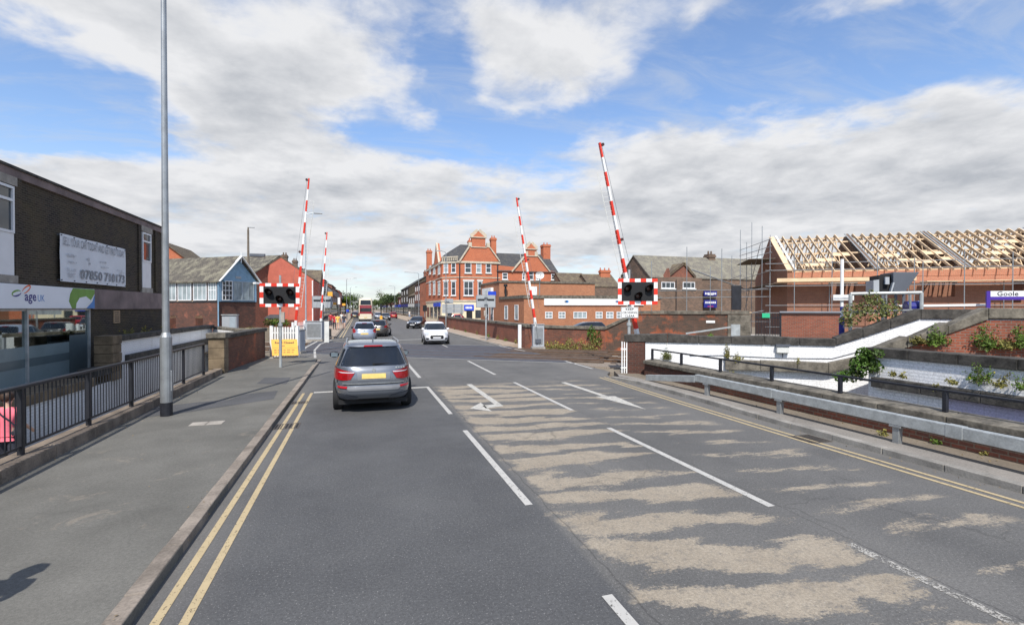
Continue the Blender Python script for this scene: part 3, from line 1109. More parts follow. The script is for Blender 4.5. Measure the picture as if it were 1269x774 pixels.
# ------------------------------------------------------------------ railway
b = MB()
for a, c in (((-60, -4.6), (-60, 3.6)),):
    b.prism([(q.x, q.y) for q in (rp(-60, -4.6), rp(-.4, -4.6), rp(-.4, 3.8), rp(-60, 3.8))], -.13, -.07)
    b.prism([(q.x, q.y) for q in (rp(14.6, -4.6), rp(80, -4.6), rp(80, 3.8), rp(11.5, 3.8))], -.13, -.07)
track = structure(b.build('railway_track', 'ballast'))
tb = MB()
for c in (-1.9, 1.55):
    for o in (-.7175, .7175):
        tb.obox(rp(-60, c + o), RD, 0, 59.2, -.035, .035, -.07, .0)
        tb.obox(rp(12.4, c + o), RD, 0, 60, -.035, .035, -.07, .03)
        tb.obox(rp(-.8, c + o), RD, 0, 13.2, -.035, .035, .0, .010)
tb.build('rails', 'rail', track)
tb = MB()
rnd = random.Random(5)
for i in range(40):
    for c in (-1.9, 1.55):
        for t in (13.0 + i * .65, -1.2 - i * .65):
            tb.obox(rp(t, c), RN, -1.3, 1.3, -.13, .13, -.09, -.045)
tb.build('sleepers', 'sleeper', track)
tb = MB()
for c in (-1.9, 1.55):                    # timber decking beside the road, along the rails
    for o in (-1.15, -.45, 0, .45, 1.15):
        tb.obox(rp(13.1, c + o), RD, 0, 5.5 + (o * 3) % 1.3, -.17, .17, -.06, .008)
tb.build('decking', 'sleeper', track)

# platforms either side of the far track, away from the road
strip('platform', [(q.x, q.y) for q in (rp(27.6, -7.0), rp(70, -7.0), rp(70, -4.7), rp(27.6, -4.7))], -.1, .85, 'concrete')
strip('platform', [(q.x, q.y) for q in (rp(-50, 5.0), rp(-4.2, 5.0), rp(-5.0, 8.5), rp(-50, 8.5))], -.1, .75, 'verge')

# ------------------------------------------------------------------ the two sunken footpaths
b = MB()
b.prism([(-8.5, -6), (-5.0, -6), (-5.0, 27), (-8.5, 34)], -3.2, [-.38, -.38, -1.7, -1.9])
structure(b.build('path', 'pavement'))
b = MB()
b.prism([(10.14, -6), (14.2, -6), (14.2, 10.66), (10.4, 15.4), (10.14, 15.4)], -3.2, [-.8, -.8, -2.2, -2.6, -2.6])
structure(b.build('path', 'pavement'))
b = MB()
q = [(14.2, 10.66), (18.2, 7.86), (19.2, 9.3), (14.91, 12.26)]
b.prism(q, -3.2, [-1.3, .8, .8, -1.3])
structure(b.build('path', 'concrete'))
# inner faces nobody looks at: the road side of both cuttings
b = MB()
b.prism([(-5.02, -6), (-4.9, -6), (-4.9, 20.6), (-5.05, 20.6)][::-1], -3.2, -.115)
b.prism([(-5.05, 20.6), (-4.9, 20.6), (-4.8, 27), (-4.95, 27)], -3.2, -.115)
o = b.build('retaining_wall', 'grey_brick')
tag(o, 'white brick retaining wall directly below the low plinth wall and black railing', 'wall')
b = MB()
b.prism([(10.02, -6), (10.14, -6), (10.14, 15.45), (10.02, 15.45)], -3.2, -.115)
o = b.build('retaining_wall', 'grey_brick')
tag(o, 'brick retaining wall directly under the low black handrail', 'wall')

# grit, leaf litter and scraps gathered along the kerbs and the foot of the walls
rl_ = random.Random(77)
b = MB()
for x, y0, y1, z, n_, sp_w in ((-1.80, 2, 25, .112, 60, .05), (-1.98, 2, 25, .004, 140, .10), (-4.52, 2, 20, .104, 120, .08), (9.5, 2, 15.5, .09, 260, .25), (8.42, 3, 15, .004, 110, .08), (-3.1, 3, 20, .104, 30, .9)):
    for _ in range(n_):
        yy = rl_.uniform(y0, y1)
        b.leaves((x + rl_.gauss(0, sp_w), yy, z + .006), (.01, .01, .004), 1, rl_.uniform(.012, .035), rl_, 6.0, 0)
tag(b.build('leaf_litter', plain('dry_litter', (.26, .19, .10), .9, .6, 9)), kind='stuff')


# ================================================================== LEFT SIDE
s = NT('clear_shop_glass')
s.fin((.02, .03, .032), .015, 0, .9)
gl_ = s.n('ShaderNodeBsdfGlossy')
gl_.inputs['Color'].default_value = (.52, .57, .57, 1)
gl_.inputs['Roughness'].default_value = .02
tr = s.n('ShaderNodeBsdfTransparent')
tr.inputs[0].default_value = (.70, .78, .78, 1)
mx = s.n('ShaderNodeMixShader')
mx.inputs[0].default_value = .62
s.t.links.new(tr.outputs[0], mx.inputs[1])
s.t.links.new(gl_.outputs[0], mx.inputs[2])
s.t.links.new(mx.outputs[0], s.o.inputs[0])
M['shop_clear'] = s.m

WX = -9.8
shop = thing('shop_building', 'long flat-roofed dark brown brick shop with a pale fascia sign over big windows', 'building', (WX, 19, -.1))
b = MB()
b.box(-20, WX, 22.62, 30.2, -.1, 2.46)
b.box(-20, WX, 6, 13.6, -.1, 2.46)
b.box(-20, WX, 6, 30.2, 2.46, 6.36)
b.box(-20, -13.4, 13.6, 22.62, -.1, 2.46)
b.box(-13.4, WX, 13.6, 22.62, -.1, .10)
for y in (18.35, 26.95, 28.9):
    b.box(WX, WX + .06, y - .0, y + .3, 3.3, 6.36)
b.build('wall', 'brick_dark', shop)
b = MB()
b.box(-20, WX + .07, 5.95, 30.25, 6.36, 6.60)
b.build('parapet_band', 'concrete_pink', shop)
b = MB()
b.box(-20, WX + .11, 5.9, 30.3, 6.60, 6.68)
b.build('roof_edge', 'stone_dark', shop)
b = MB()
b.box(WX + .001, WX + .075, 22.76, 30.2, 2.44, 3.22)
b.build('concrete_band', 'concrete_pink', shop)
for y in (27.35, 17.3):
    b = MB()
    b.box(WX + .001, WX + .085, y - .12, y + 1.12, 3.22, 3.45)
    b.build('window_sill_panel', 'concrete', shop)
    b = MB()
    b.box(WX + .001, WX + .085, y - .12, y + 1.12, 6.1, 6.36)
    b.build('window_head', 'concrete', shop)
    w_ = window(shop, (WX, y + .5, 5.38), (0, 1, 0), 1.0, 1.38, fw=.075, trans=0, depth=.08)
    b = MB()
    b.box(WX + .02, WX + .075, y + .08, y + .92, 5.62, 5.70)
    b.build('transom', 'white_plastic', w_)
    b = MB()
    b.box(WX - .01, WX + .055, y, y + 1.0, 3.45, 4.685)
    b.build('infill_panel', 'white_plastic', shop)
# orange reflection in the far window, painted as a thin coloured sheet
b = MB()
b.box(WX + .029, WX + .031, 27.5, 27.85, 4.75, 5.55)
b.build('orange_reflection_patch', plain('orange_painted_reflection', (.45, .10, .04), .8, .3, 6), shop)
# shop front
ym = PX(33, 430, WX).y
fr = MB()
for y in (13.6, 16.2, ym - .06, 22.54):
    fr.box(WX - .06, WX + .05, y, y + .08, .10, 2.46)
fr.box(WX - .06, WX + .04, 13.6, 22.62, .10, .17)
fr.box(WX - .06, WX + .04, 13.6, 22.62, 2.40, 2.46)
fr.build('shop_window_frame', 'galv_light', shop)
for y0, y1 in ((13.68, 16.2), (16.28, ym - .06), (ym + .02, 22.54)):
    p = MB()
    p.box(WX - .03, WX - .015, y0, y1, .17, 2.40)
    p.build('shop_window_pane', 'shop_clear', shop)
p = MB()  # the sheets below paint a banded reflection onto the lower shop glass
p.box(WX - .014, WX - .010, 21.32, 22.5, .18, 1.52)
p.build('dark_reflection_patch', 'reflection_teal', shop)
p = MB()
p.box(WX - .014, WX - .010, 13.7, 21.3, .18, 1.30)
p.build('pale_reflection_patch', plain('pale_painted_reflection', (.19, .245, .255), .25, .15, .8), shop)
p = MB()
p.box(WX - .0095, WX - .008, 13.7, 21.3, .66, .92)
p.build('reflection_band', 'reflection_teal', shop)
for y, z0 in ((19.9, 1.3), (21.0, 1.3), (22.2, 1.3), (18.3, .2)):
    p = MB()
    p.box(WX - .5, WX - .42, y, y + .09, z0, 2.4)
    p.build('display_upright', 'white_plastic', shop)
p = MB()
rnd = random.Random(3)
for z in (.5, 1.1, 1.7):
    p.box(-13.3, -12.6, 14, 22.4, z, z + .03)
p.box(-12.2, -11.2, 20.6, 22.3, 1.62, 1.66)
p.build('shelf', 'timber_grey', shop)
for k, c in enumerate(((.5, .06, .05), (.65, .5, .1), (.1, .25, .5), (.6, .55, .5))):
    p = MB()
    for i in range(26):
        y = rnd.uniform(14.2, 22)
        z = rnd.choice((.53, 1.13, 1.73))
        p.box(-13.0, -12.7 + rnd.uniform(0, .08), y, y + rnd.uniform(.08, .35), z, z + rnd.uniform(.15, .42))
    for i in range(4):
        y = rnd.uniform(20.7, 22.2)
        p.box(-12.0, -11.3, y, y + .1, 1.66, 1.66 + rnd.uniform(.3, .6))
    p.build('shop_goods', plain('goods_colour', c, .7, .25, 9), shop)
# fascia sign
f = MB()
f.box(WX + .01, WX + .13, 13.4, 22.75, 2.47, 3.20)
fas = f.build('fascia_sign', 'fascia', shop, bevel=.01)
FX = WX + .132


def fpoly(name, pts, mat, off=0.0):
    q = MB()
    q.add([(FX + off, y, z) for y, z in pts], [tuple(range(len(pts)))])
    return q.build(name, mat, fas)


ya, yb = PX(30.5, 372, FX).y, PX(45, 372, FX).y
text_mesh('fascia_lettering', 'age', 'txt_navy', fas, (FX, (ya + yb) / 2, 2.76), (0, 1, 0), (0, 0, 1), .30, yb - ya, .002, bold=.02)
ya, yb = PX(46.8, 372, FX).y, PX(55.3, 372, FX).y
text_mesh('fascia_lettering', 'UK', 'txt_blue', fas, (FX, (ya + yb) / 2, 2.80), (0, 1, 0), (0, 0, 1), .21, yb - ya, .002)


def ring(cy, cz, ry, rz, a0, a1, w, rot=0.0, n=18):
    o, i = [], []
    for k in range(n + 1):
        a = a0 + (a1 - a0) * k / n
        t = w * (.35 + .65 * sin(pi * k / n))
        for L, s_ in ((o, .5), (i, -.5)):
            y, z = (ry + t * s_) * cos(a), (rz + t * s_) * sin(a)
            L.append((cy + y * cos(rot) - z * sin(rot), cz + y * sin(rot) + z * cos(rot)))
    return o + i[::-1]


ly = PX(32, 366, FX).y
fpoly('logo_loop', ring(ly + .02, 3.05, .22, .075, -.75 * pi, .85 * pi, .06, .5), 'logo_orange', .001)
fpoly('logo_loop', ring(ly - .42, 2.93, .20, .07, .1 * pi, 1.3 * pi, .06, .2), 'logo_green', .001)
fpoly('logo_loop', ring(ly - .42, 2.92, .20, .07, 1.15 * pi, 1.95 * pi, .05, .2), 'txt_navy', .003)
yg = PX(85, 370, FX).y
ye = 22.74
arc = [(yg + (ye - yg) * .12, 2.475), (yg + .02, 2.72), (yg + .10, 2.98), (yg + .28, 3.19), (ye, 3.19), (ye, 3.02)]
hole = [(ye - .28, 2.78), (ye - .62, 2.92), (yg + .72, 2.86), (yg + .50, 2.66), (yg + .46, 2.475)]
fpoly('logo_swoosh', arc + hole, 'logo_green', .001)
fpoly('logo_swoosh', [(ye, 3.0), (ye - .18, 2.72), (ye - .62, 2.475), (ye, 2.475)], 'txt_blue', .001)
fpoly('logo_swoosh', [(ye, 3.01), (ye - .22, 2.80), (ye - .8, 2.475), (ye - .62, 2.475), (ye - .18, 2.72)], 'white', .002)
b = MB()
yv = PX(144, 390, WX).y
b.box(WX - .01, WX + .03, yv - .28, yv + .28, 1.85, 2.38)
ap = b.build('air_brick_panel', plain('buff_terracotta', (.36, .25, .15), .8, .25, 9), shop)
b = MB()
for i in range(5):
    b.box(WX + .03, WX + .034, yv - .2, yv + .2, 1.92 + i * .09, 1.95 + i * .09)
b.build('slots', 'black', ap)

# banner
bn = thing('banner', 'white vinyl banner with faded grey lettering and a phone number on the dark brick wall', 'banner', (WX, 23, 3.38))
b = MB()
Y0, Y1, Z0, Z1 = 20.55, 25.45, 3.40, 5.03
n_ = 20
for i in range(n_):
    for j in range(8):
        P = []
        for u, v in ((i, j), (i + 1, j), (i + 1, j + 1), (i, j + 1)):
            yy = Y0 + (Y1 - Y0) * u / n_
            zz = Z0 + (Z1 - Z0) * v / 8 + (.008 * sin(u * pi / 4) if v == 8 else 0)
            P.append((WX + .10 + .014 * sin(yy * 2.1 + zz) * sin(v * pi / 8) + .01 * noise.noise(Vector((yy * 1.7, zz * 2, 0))), yy, zz))
        b.quad(*P)
b.build('sheet', 'banner', bn, smooth=True)
BX = WX + .128
text_mesh('lettering', 'SELL YOUR CAR TODAY AND GET PAID TODAY', 'txt_grey', bn, (BX, 23.0, 4.80), (0, 1, 0), (0, 0, 1), .29, 4.6, .001, bold=.0)
text_mesh('lettering', '07850', 'txt_grey', bn, (BX, 22.58, 3.72), (0, 1, 0), (0, 0, 1), .36, 1.60, .001, bold=.02)
text_mesh('lettering', '710173', 'txt_grey', bn, (BX, 24.44, 3.72), (0, 1, 0), (0, 0, 1), .36, 1.76, .001, bold=.02)
text_mesh('lettering', 'CALL OR', 'txt_faint', bn, (BX, 21.2, 3.83), (0, 1, 0), (0, 0, 1), .12, .62, .001, bold=.02)
text_mesh('lettering', 'TEXT', 'txt_faint', bn, (BX, 21.2, 3.64), (0, 1, 0), (0, 0, 1), .15, .5, .001, bold=.02)
b = MB()
rnd = random.Random(12)
for (y, z, w_, h_) in ((20.95, 4.3, .6, .10), (21.0, 4.1, .55, .04), (22.2, 4.25, .25, .14), (22.35, 4.12, .15, .1), (23.2, 4.28, .55, .06), (23.3, 4.08, .6, .06), (24.6, 4.05, .5, .05), (24.9, 3.96, .35, .05)):
    for k in range(6):
        a = y + w_ * k / 6
        d_ = rnd.uniform(-.03, .03)
        b.quad((BX, a, z + d_), (BX, a + w_ / 8, z + d_), (BX, a + w_ / 8, z + h_ * rnd.uniform(.4, 1)), (BX, a, z + h_ * rnd.uniform(.4, 1)))
b.build('faded_print', 'txt_faint', bn)
b = MB()
for i in range(7):
    for z in (Z0 + .05, Z1 - .05):
        y = Y0 + .06 + (Y1 - Y0 - .12) * i / 6
        b.cyl((WX, y, z), (BX + .004, y, z), .022, n=6)
b.build('eyelets', 'dark_grey', bn)

# ------------------------------------------------------------------ low plinth wall and black railing
def pf(y):                              # front of the plinth
    return -4.58 - .0095 * (y - 2)


pw = thing('plinth_wall', 'low concrete plinth wall under the black railing', 'wall', (-4.8, 10, .1))
b = MB()
ys = [-6 + i * 1.31 for i in range(21)]
for y0, y1 in zip(ys, ys[1:]):
    b.prism([(pf(y0), y0 + .004), (pf(y1), y1 - .004), (-5.02, y1 - .004), (-5.02, y0 + .004)], -.115, [.30, .30, .30, .30])
b.build('plinth', plain('brown_weathered_plinth', (.195, .155, .118), .9, .5, 2.6, .6), pw, bevel=.018)
rl = thing('railing', 'black steel railing with thin vertical bars on the low plinth wall', 'railing', (-4.9, 10, .3))


def rxy(y):
    return -4.84 - .004 * (y - 9)


posts = [-4.8, -1.3, 2.2, 5.7, 9.2, 11.15, 12.98, 14.75, 16.45, 18.4]
for y in posts:
    b = MB()
    b.box(rxy(y) - .035, rxy(y) + .035, y - .03, y + .03, .29, 1.29)
    b.build('post', 'black_paint', rl, bevel=.004)
b = MB()
b.bar((rxy(-5), -5, 1.31), (rxy(18.45), 18.45, 1.31), .075, .05)
b.build('top_rail', 'black_paint', rl, bevel=.008)
for y0, y1 in zip(posts, posts[1:]):
    b = MB()
    b.bar((rxy(y0), y0 + .03, .42), (rxy(y1), y1 - .03, .42), .035, .03)
    n_ = round((y1 - y0) / .118)
    for i in range(1, n_):
        y = y0 + (y1 - y0) * i / n_
        b.cyl((rxy(y), y, .42), (rxy(y), y, 1.29), .0095, n=6, caps=False)
    b.build('bar_panel', 'black_paint', rl)

# ------------------------------------------------------------------ walls round the left subway
sw = thing('subway_wall', 'grey painted brick retaining wall with dark coping below the shop windows', 'wall', (-8.6, 8, -3))
b = MB()
b.box(-8.9, -8.5, -6, 22.0, -3.2, -.13)
b.build('painted_brickwork', 'grey_brick', sw)
b = MB()
b.box(-9.79, -8.44, -6, 19.9, -.128, .16)
b.build('dark_course', 'stone_brown', sw, bevel=.02)
pier = thing('stone_pier', 'short brown stone pier with a stepped foot at the corner of the shop', 'pier', (-8.7, 21, -.1))
b = MB()
for i in range(5):
    z = -.126 + i * .325
    b.box(-8.98, -8.40 - .02 * (i % 2), 21.02, 21.73, z + .004, z + .32)
b.build('block_courses', 'stone_brown', pier, bevel=.02)
b = MB()
b.box(-9.0, -8.43, 20.0, 21.0, .165, .42)
b.build('step', 'stone_dark', pier)
pr_ = thing('parapet_wall', 'white painted brick parapet with dark coping beyond the stone pier', 'wall', (-8.6, 28, -3))
b = MB()
b.prism([(-8.5, 22.0), (-8.9, 22.0), (-8.9, 34.2), (-8.5, 34)], -3.2, .38)
b.build('lower_brickwork', 'grey_brick', pr_)
b = MB()
b.box(-8.82, -8.54, 21.74, 34.0, .381, 1.26)
b.build('painted_brickwork', 'white_brick', pr_)
b = MB()
b.box(-8.56, -8.38, 22.3, 34.0, .382, .70)
b.build('ledge', 'stone_dark', pr_, bevel=.02)
b = MB()
b.box(-8.9, -8.42, 21.74, 34.05, 1.262, 1.46)
b.build('coping', 'stone_dark', pr_, bevel=.02)
er = thing('end_wall', 'white painted wall closing the far end of the sunken path', 'wall', (-6.8, 34, -3))
b = MB()
b.prism([(-8.5, 34.0), (-4.95, 27.0), (-4.8, 27.3), (-8.4, 34.4)], -3.2, 1.2)
b.build('painted_brickwork', 'white_brick', er)
b = MB()
b.prism([(-8.45, 33.88), (-4.86, 26.9), (-4.66, 27.3), (-8.3, 34.5)], 1.202, 1.36)
b.build('coping', 'stone_cope', er, bevel=.02)

bw_ = thing('brick_wall', 'sooty red brick wall with dark coping and a stone end pier after the black railing', 'wall', (-4.6, 23, .1))
b = MB()
b.prism([(-4.78, 20.9), (-4.45, 26.9), (-4.74, 26.9), (-5.05, 20.9)], -.11, 1.34)
b.build('brickwork', 'brick_sooty', bw_)
b = MB()
b.prism([(-4.70, 20.9), (-4.37, 26.98), (-4.82, 26.98), (-5.13, 20.9)], 1.342, 1.50)
b.build('coping', 'stone_dark', bw_, bevel=.015)
b = MB()
for i in range(4):
    b.box(-5.22, -4.70, 20.25, 20.88, -.1 + i * .37 + .004, .27 + i * .37)
b.build('pier', 'stone_brown', bw_, bevel=.02)
b = MB()
b.box(-5.28, -4.64, 20.18, 20.94, 1.384, 1.58)
b.build('pier_cap', 'stone_cope', bw_, bevel=.03)

# ------------------------------------------------------------------ lamp post
def lamp_column(name, label, loc, h, arm, r0=.115, r1=.07, low=1.75, mat='galv', group=None, base='black_paint', rz=0.0, cat='street lamp'):
    t = thing(name, label, cat, loc, rz, group)
    L = MB()
    L.cyl((0, 0, .30), (0, 0, low), r0, r0, 16)
    L.cyl((0, 0, low), (0, 0, low + .10), r0, r1 * 1.05, 16)
    L.cyl((0, 0, low + .10), (0, 0, h), r1 * 1.03, r1 * .72, 14)
    L.build('column', mat, t, smooth=False, local=True)
    L = MB()
    L.cyl((0, 0, -.02), (0, 0, .30), r0 + .004, r0 + .004, 16)
    L.build('base_sleeve', base, t, local=True)
    L = MB()
    L.tube([(0, 0, h - .02), (arm * .15, 0, h + .16), (arm, 0, h + .28)], r1 * .55, 8)
    L.build('arm', mat, t, local=True)
    L = MB()
    sgn = 1 if arm > 0 else -1
    L.prism([(arm, -.11), (arm + sgn * .62, -.09), (arm + sgn * .62, .09), (arm, .11)], h + .22, [h + .33, h + .30, h + .30, h + .33])
    L.build('lantern', 'sign_back', t, local=True, bevel=.02)
    return t


lp = lamp_column('street_lamp', 'tall galvanised lamp column with black base standing by the black railing', (-4.10, 12.72, .1), 9.9, 1.4)
L = MB()
L.box(.09, .122, -.05, .05, .55, 1.0)
L.build('access_door', 'galv', lp, local=True, bevel=.005)

# ------------------------------------------------------------------ yellow roadworks sign
def crossing_signal(name, label, loc, rz, plate=None, dx_=0.0):
    t = thing(name, label, 'crossing signal', loc, rz)
    W_, H_ = 1.46, .94
    zc = 2.92
    q = MB()
    q.cyl((0, 0, 0), (0, 0, 1.72), .057, n=14)
    q.cyl((0, 0, 1.72), (0, 0, 3.72), .043, n=14)
    q.cyl((0, 0, 1.68), (0, 0, 1.80), .085, n=14)
    q.build('pole', 'galv_light', t, local=True)
    q = MB()
    q.box(-W_ / 2 + .12, W_ / 2 - .12, -.115, -.06, zc - H_ / 2 + .11, zc + H_ / 2 - .11)
    q.box(-W_ / 2 + .14, W_ / 2 - .14, -.132, -.1275, zc - H_ / 2 + .128, zc + H_ / 2 - .128)
    q.build('backboard', 'black', t, local=True)
    # red and white chequered border
    nx, nz = 7, 3
    cells = []
    for i in range(nx):
        x0, x1 = -W_ / 2 + W_ * i / nx, -W_ / 2 + W_ * (i + 1) / nx
        cells.append((x0, x1, zc + H_ / 2 - .125, zc + H_ / 2, i))
        cells.append((x0, x1, zc - H_ / 2, zc - H_ / 2 + .125, i))
    hz = (H_ - .25) / 3
    for j in range(3):
        z0 = zc - H_ / 2 + .125 + hz * j
        cells.append((-W_ / 2, -W_ / 2 + .135, z0, z0 + hz, j + 1))
        cells.append((W_ / 2 - .135, W_ / 2, z0, z0 + hz, j + 1))
    q = MB()
    q.bev = 1
    xs = sorted(set([-W_ / 2 + W_ * i / nx for i in range(nx + 1)] + [-W_ / 2 + .135, W_ / 2 - .135]))
    zs_ = [zc - H_ / 2] + [zc - H_ / 2 + .125 + hz * j for j in range(4)] + [zc + H_ / 2]
    for x0, x1 in zip(xs, xs[1:]):
        for z0, z1 in zip(zs_, zs_[1:]):
            cx_, cz_ = (x0 + x1) / 2, (z0 + z1) / 2
            hit = [c for c in cells if c[0] - .001 < cx_ < c[1] + .001 and c[2] - .001 < cz_ < c[3] + .001]
            if hit:
                q.use(hit[0][4] % 2)
                q.quad((x0, -.128, z0), (x1, -.128, z0), (x1, -.128, z1), (x0, -.128, z1))
    q.build('border', ['redbar', 'white'], t, local=True)
    q = MB()
    q.box(-W_ / 2 + .004, W_ / 2 - .004, -.1265, -.118, zc - H_ / 2 + .004, zc + H_ / 2 - .004)
    q.build('border_plate', 'dark_grey', t, local=True)
    for z in (zc - .3, zc + .2):
        q = MB()
        q.box(-.12 - dx_, .12 - dx_, -.062, .055, z, z + .1)
        q.build('bracket', 'dark_grey', t, local=True)
    for x, z in ((-.39, zc + .12), (.39, zc + .12), (0, zc - .15)):
        q = MB()
        n = 18
        r = .132
        # a visor: an open hood longer at the top
        for a in range(n):
            a0, a1 = 2 * pi * a / n, 2 * pi * (a + 1) / n

            def ln(a_):
                return .10 + .24 * max(0.0, sin(a_) * .75 + .35)
            for rr, fl in ((r, 1), (r - .012, 0)):
                P = [(x + rr * cos(a0), -.116, z + rr * sin(a0)), (x + rr * cos(a1), -.116, z + rr * sin(a1)),
                     (x + rr * cos(a1), -.116 - ln(a1), z + rr * sin(a1)), (x + rr * cos(a0), -.116 - ln(a0), z + rr * sin(a0))]
                q.quad(*(P if fl else P[::-1]))
        q.build('hood', 'black', t, local=True)
        q = MB()
        q.ball((x, -.105, z), .112, 14, 8)
        q.V = [Vector((v.x, -.117 + (v.y + .105) * .35, v.z)) for v in q.V]
        q.build('lamp', 'lamp_off', t, local=True, smooth=True)
    if plate:
        q = MB()
        q.box(-.32, .32, -.10, -.06, 1.96, 2.36)
        pl_ = q.build('plate', 'white', t, local=True, bevel=.006)
        q = MB()
        for x0, x1, z0, z1 in ((-.308, .308, 2.338, 2.350), (-.308, .308, 1.970, 1.982), (-.308, -.296, 1.982, 2.338), (.296, .308, 1.982, 2.338)):
            q.box(x0, x1, -.103, -.0995, z0, z1)
        q.build('plate_border', 'txt_dark', pl_, local=True)
        for k, (tx, wd) in enumerate((('KEEP', .30), ('CROSSING', .54), ('CLEAR', .37))):
            text_mesh('lettering', tx, 'txt_dark', pl_, (0, -.103, 2.28 - k * .12), (1, 0, 0), (0, 0, 1), .085, wd, .001, bold=.02, local=True)
    else:
        q = MB()
        q.box(.02, .16, -.05, .08, 1.82, 2.24)
        q.build('bell_box', 'concrete', t, local=True, bevel=.02)
    if dx_:
        for ch in t.children:
            if ch.name.split('.')[0] in ('backboard', 'border', 'border_plate', 'hood', 'lamp', 'bracket'):
                ch.location.x += dx_
    return t


crossing_signal('crossing_signal', 'chequered red and white crossing signal on a pole in front of the yellow sign', (-3.03, 21.7, .08), radians(-1))
cs_r = crossing_signal('crossing_signal', 'chequered red and white crossing signal above a plate reading KEEP CROSSING CLEAR', (9.98, 16.85, .02), radians(-18), True, .29)
cs_r.scale = (1.04, 1.04, 1.06)

ys_ = thing('roadworks_sign', 'yellow roadworks sign with dark lettering leaning against the white palings', 'sign', (PY(351, 430, 25.6).x, 25.6, .02), radians(-4))
b = MB()
lean = .22


def yp(x, z, o=0.0):
    return (x + .10 * (1 - z) * 1.0, -.0 + lean * z - o, .20 + z * .76)


b.add([yp(-.58, 0), yp(.58, 0), yp(.58, 1), yp(-.58, 1), yp(-.58, 0, .02), yp(.58, 0, .02), yp(.58, 1, .02), yp(-.58, 1, .02)],
      [(0, 3, 2, 1)[::-1], (4, 5, 6, 7), (4, 5, 1, 0)[::-1], (3, 2, 6, 7)[::-1], (0, 4, 7, 3)[::-1], (1, 5, 6, 2)])
b.build('face', 'yellow', ys_, local=True)
upv = Vector(yp(0, 1)) - Vector(yp(0, 0))
rv = Vector((1, 0, 0))
for tx, z, h_, w_ in (('Road Closed', .80, .10, .84),):
    text_mesh('lettering', tx, 'txt_dark', ys_, yp(0, z, .024), rv, upv, h_, w_, .002, bold=.03, local=True)
b = MB()
rnd = random.Random(8)
for z in (.16, .30, .56):
    x = -.48 if z < .5 else -.12
    while x < (.42 if z < .5 else .05):
        w_ = rnd.uniform(.08, .2)
        b.quad(yp(x, z, .023), yp(x + w_, z, .023), yp(x + w_, z + .075, .023), yp(x, z + .075, .023))
        x += w_ + .05
b.quad(yp(-.55, .46, .023), yp(.55, .46, .023), yp(.55, .475, .023), yp(-.55, .475, .023))
b.build('small_print', plain('brown_small_print', (.40, .21, .05), .6, .3, 14), ys_, local=True)
for sx in (-1, 1):
    b = MB()
    b.bar((sx * .52 + .1, -.0, .0), (sx * .52, .21, .94), .03, .03)
    b.bar((sx * .52 + .1, .0, .02), (sx * .52 + .1, .6, .02), .03, .03)
    b.build('leg', 'dark_grey', ys_, local=True)
for x0, lab in ((-.72, 'pale sandbag under the yellow roadworks sign, nearest the brick wall'), (.15, 'pale sandbag under the yellow roadworks sign, nearest the kerb')):
    b = MB()
    b.box(x0, x0 + .35, .1, .4, .02, .13)
    tag(b.build('sandbag', 'concrete', None, bevel=.04, local=True), lab, 'sandbag').location = (PY(351, 430, 25.6).x, 25.65, 0)


def palings(name, label, p0, p1, n, h, z0=.0, group=None, pw_=.075, posts_=True):
    """white picket fence between two ground points"""
    p0, p1 = Vector((*p0, z0)), Vector((*p1, z0))
    d = (p1 - p0)
    t = thing(name, label, 'fence', p0, 0, group)
    dn = d.normalized()
    q = MB()
    for z in (.28, h - .28):
        q.bar(p0 + Vector((0, 0, z)), p1 + Vector((0, 0, z)), .035, .06)
    q.build('rail', 'white_dirty', t)
    nn = Vector((dn.y, -dn.x, 0))
    for i in range(n):
        c = p0 + d * ((i + .5) / n) + nn * .03
        q = MB()
        q.obox(c, dn, -pw_ / 2, pw_ / 2, -.011, .011, z0 + .08, z0 + h)
        q.build('paling', 'white', t)
    for c in ((p0, p1) if posts_ else ()):
        q = MB()
        q.obox(c, dn, -.06, .06, -.06, .06, z0 - .05, z0 + h + .06)
        q.build('post', 'white', t)
    return t


a, c = G(336, 443, .05), G(369, 443, .05)
palings('picket_fence', 'white picket fence behind the yellow roadworks sign', (a.x, a.y + .15), (c.x, c.y), 10, 1.55, .0)
palings('picket_fence', 'white picket fence farther on, before the big grey barrier machine', (-3.75, 38.2), (-4.1, 34.6), 9, 1.5, .0)
palings('picket_fence', 'narrow white picket gate beside the red brick pier', (9.25, 16.2), (9.72, 16.0), 6, 1.25, .0, None, .036, False)


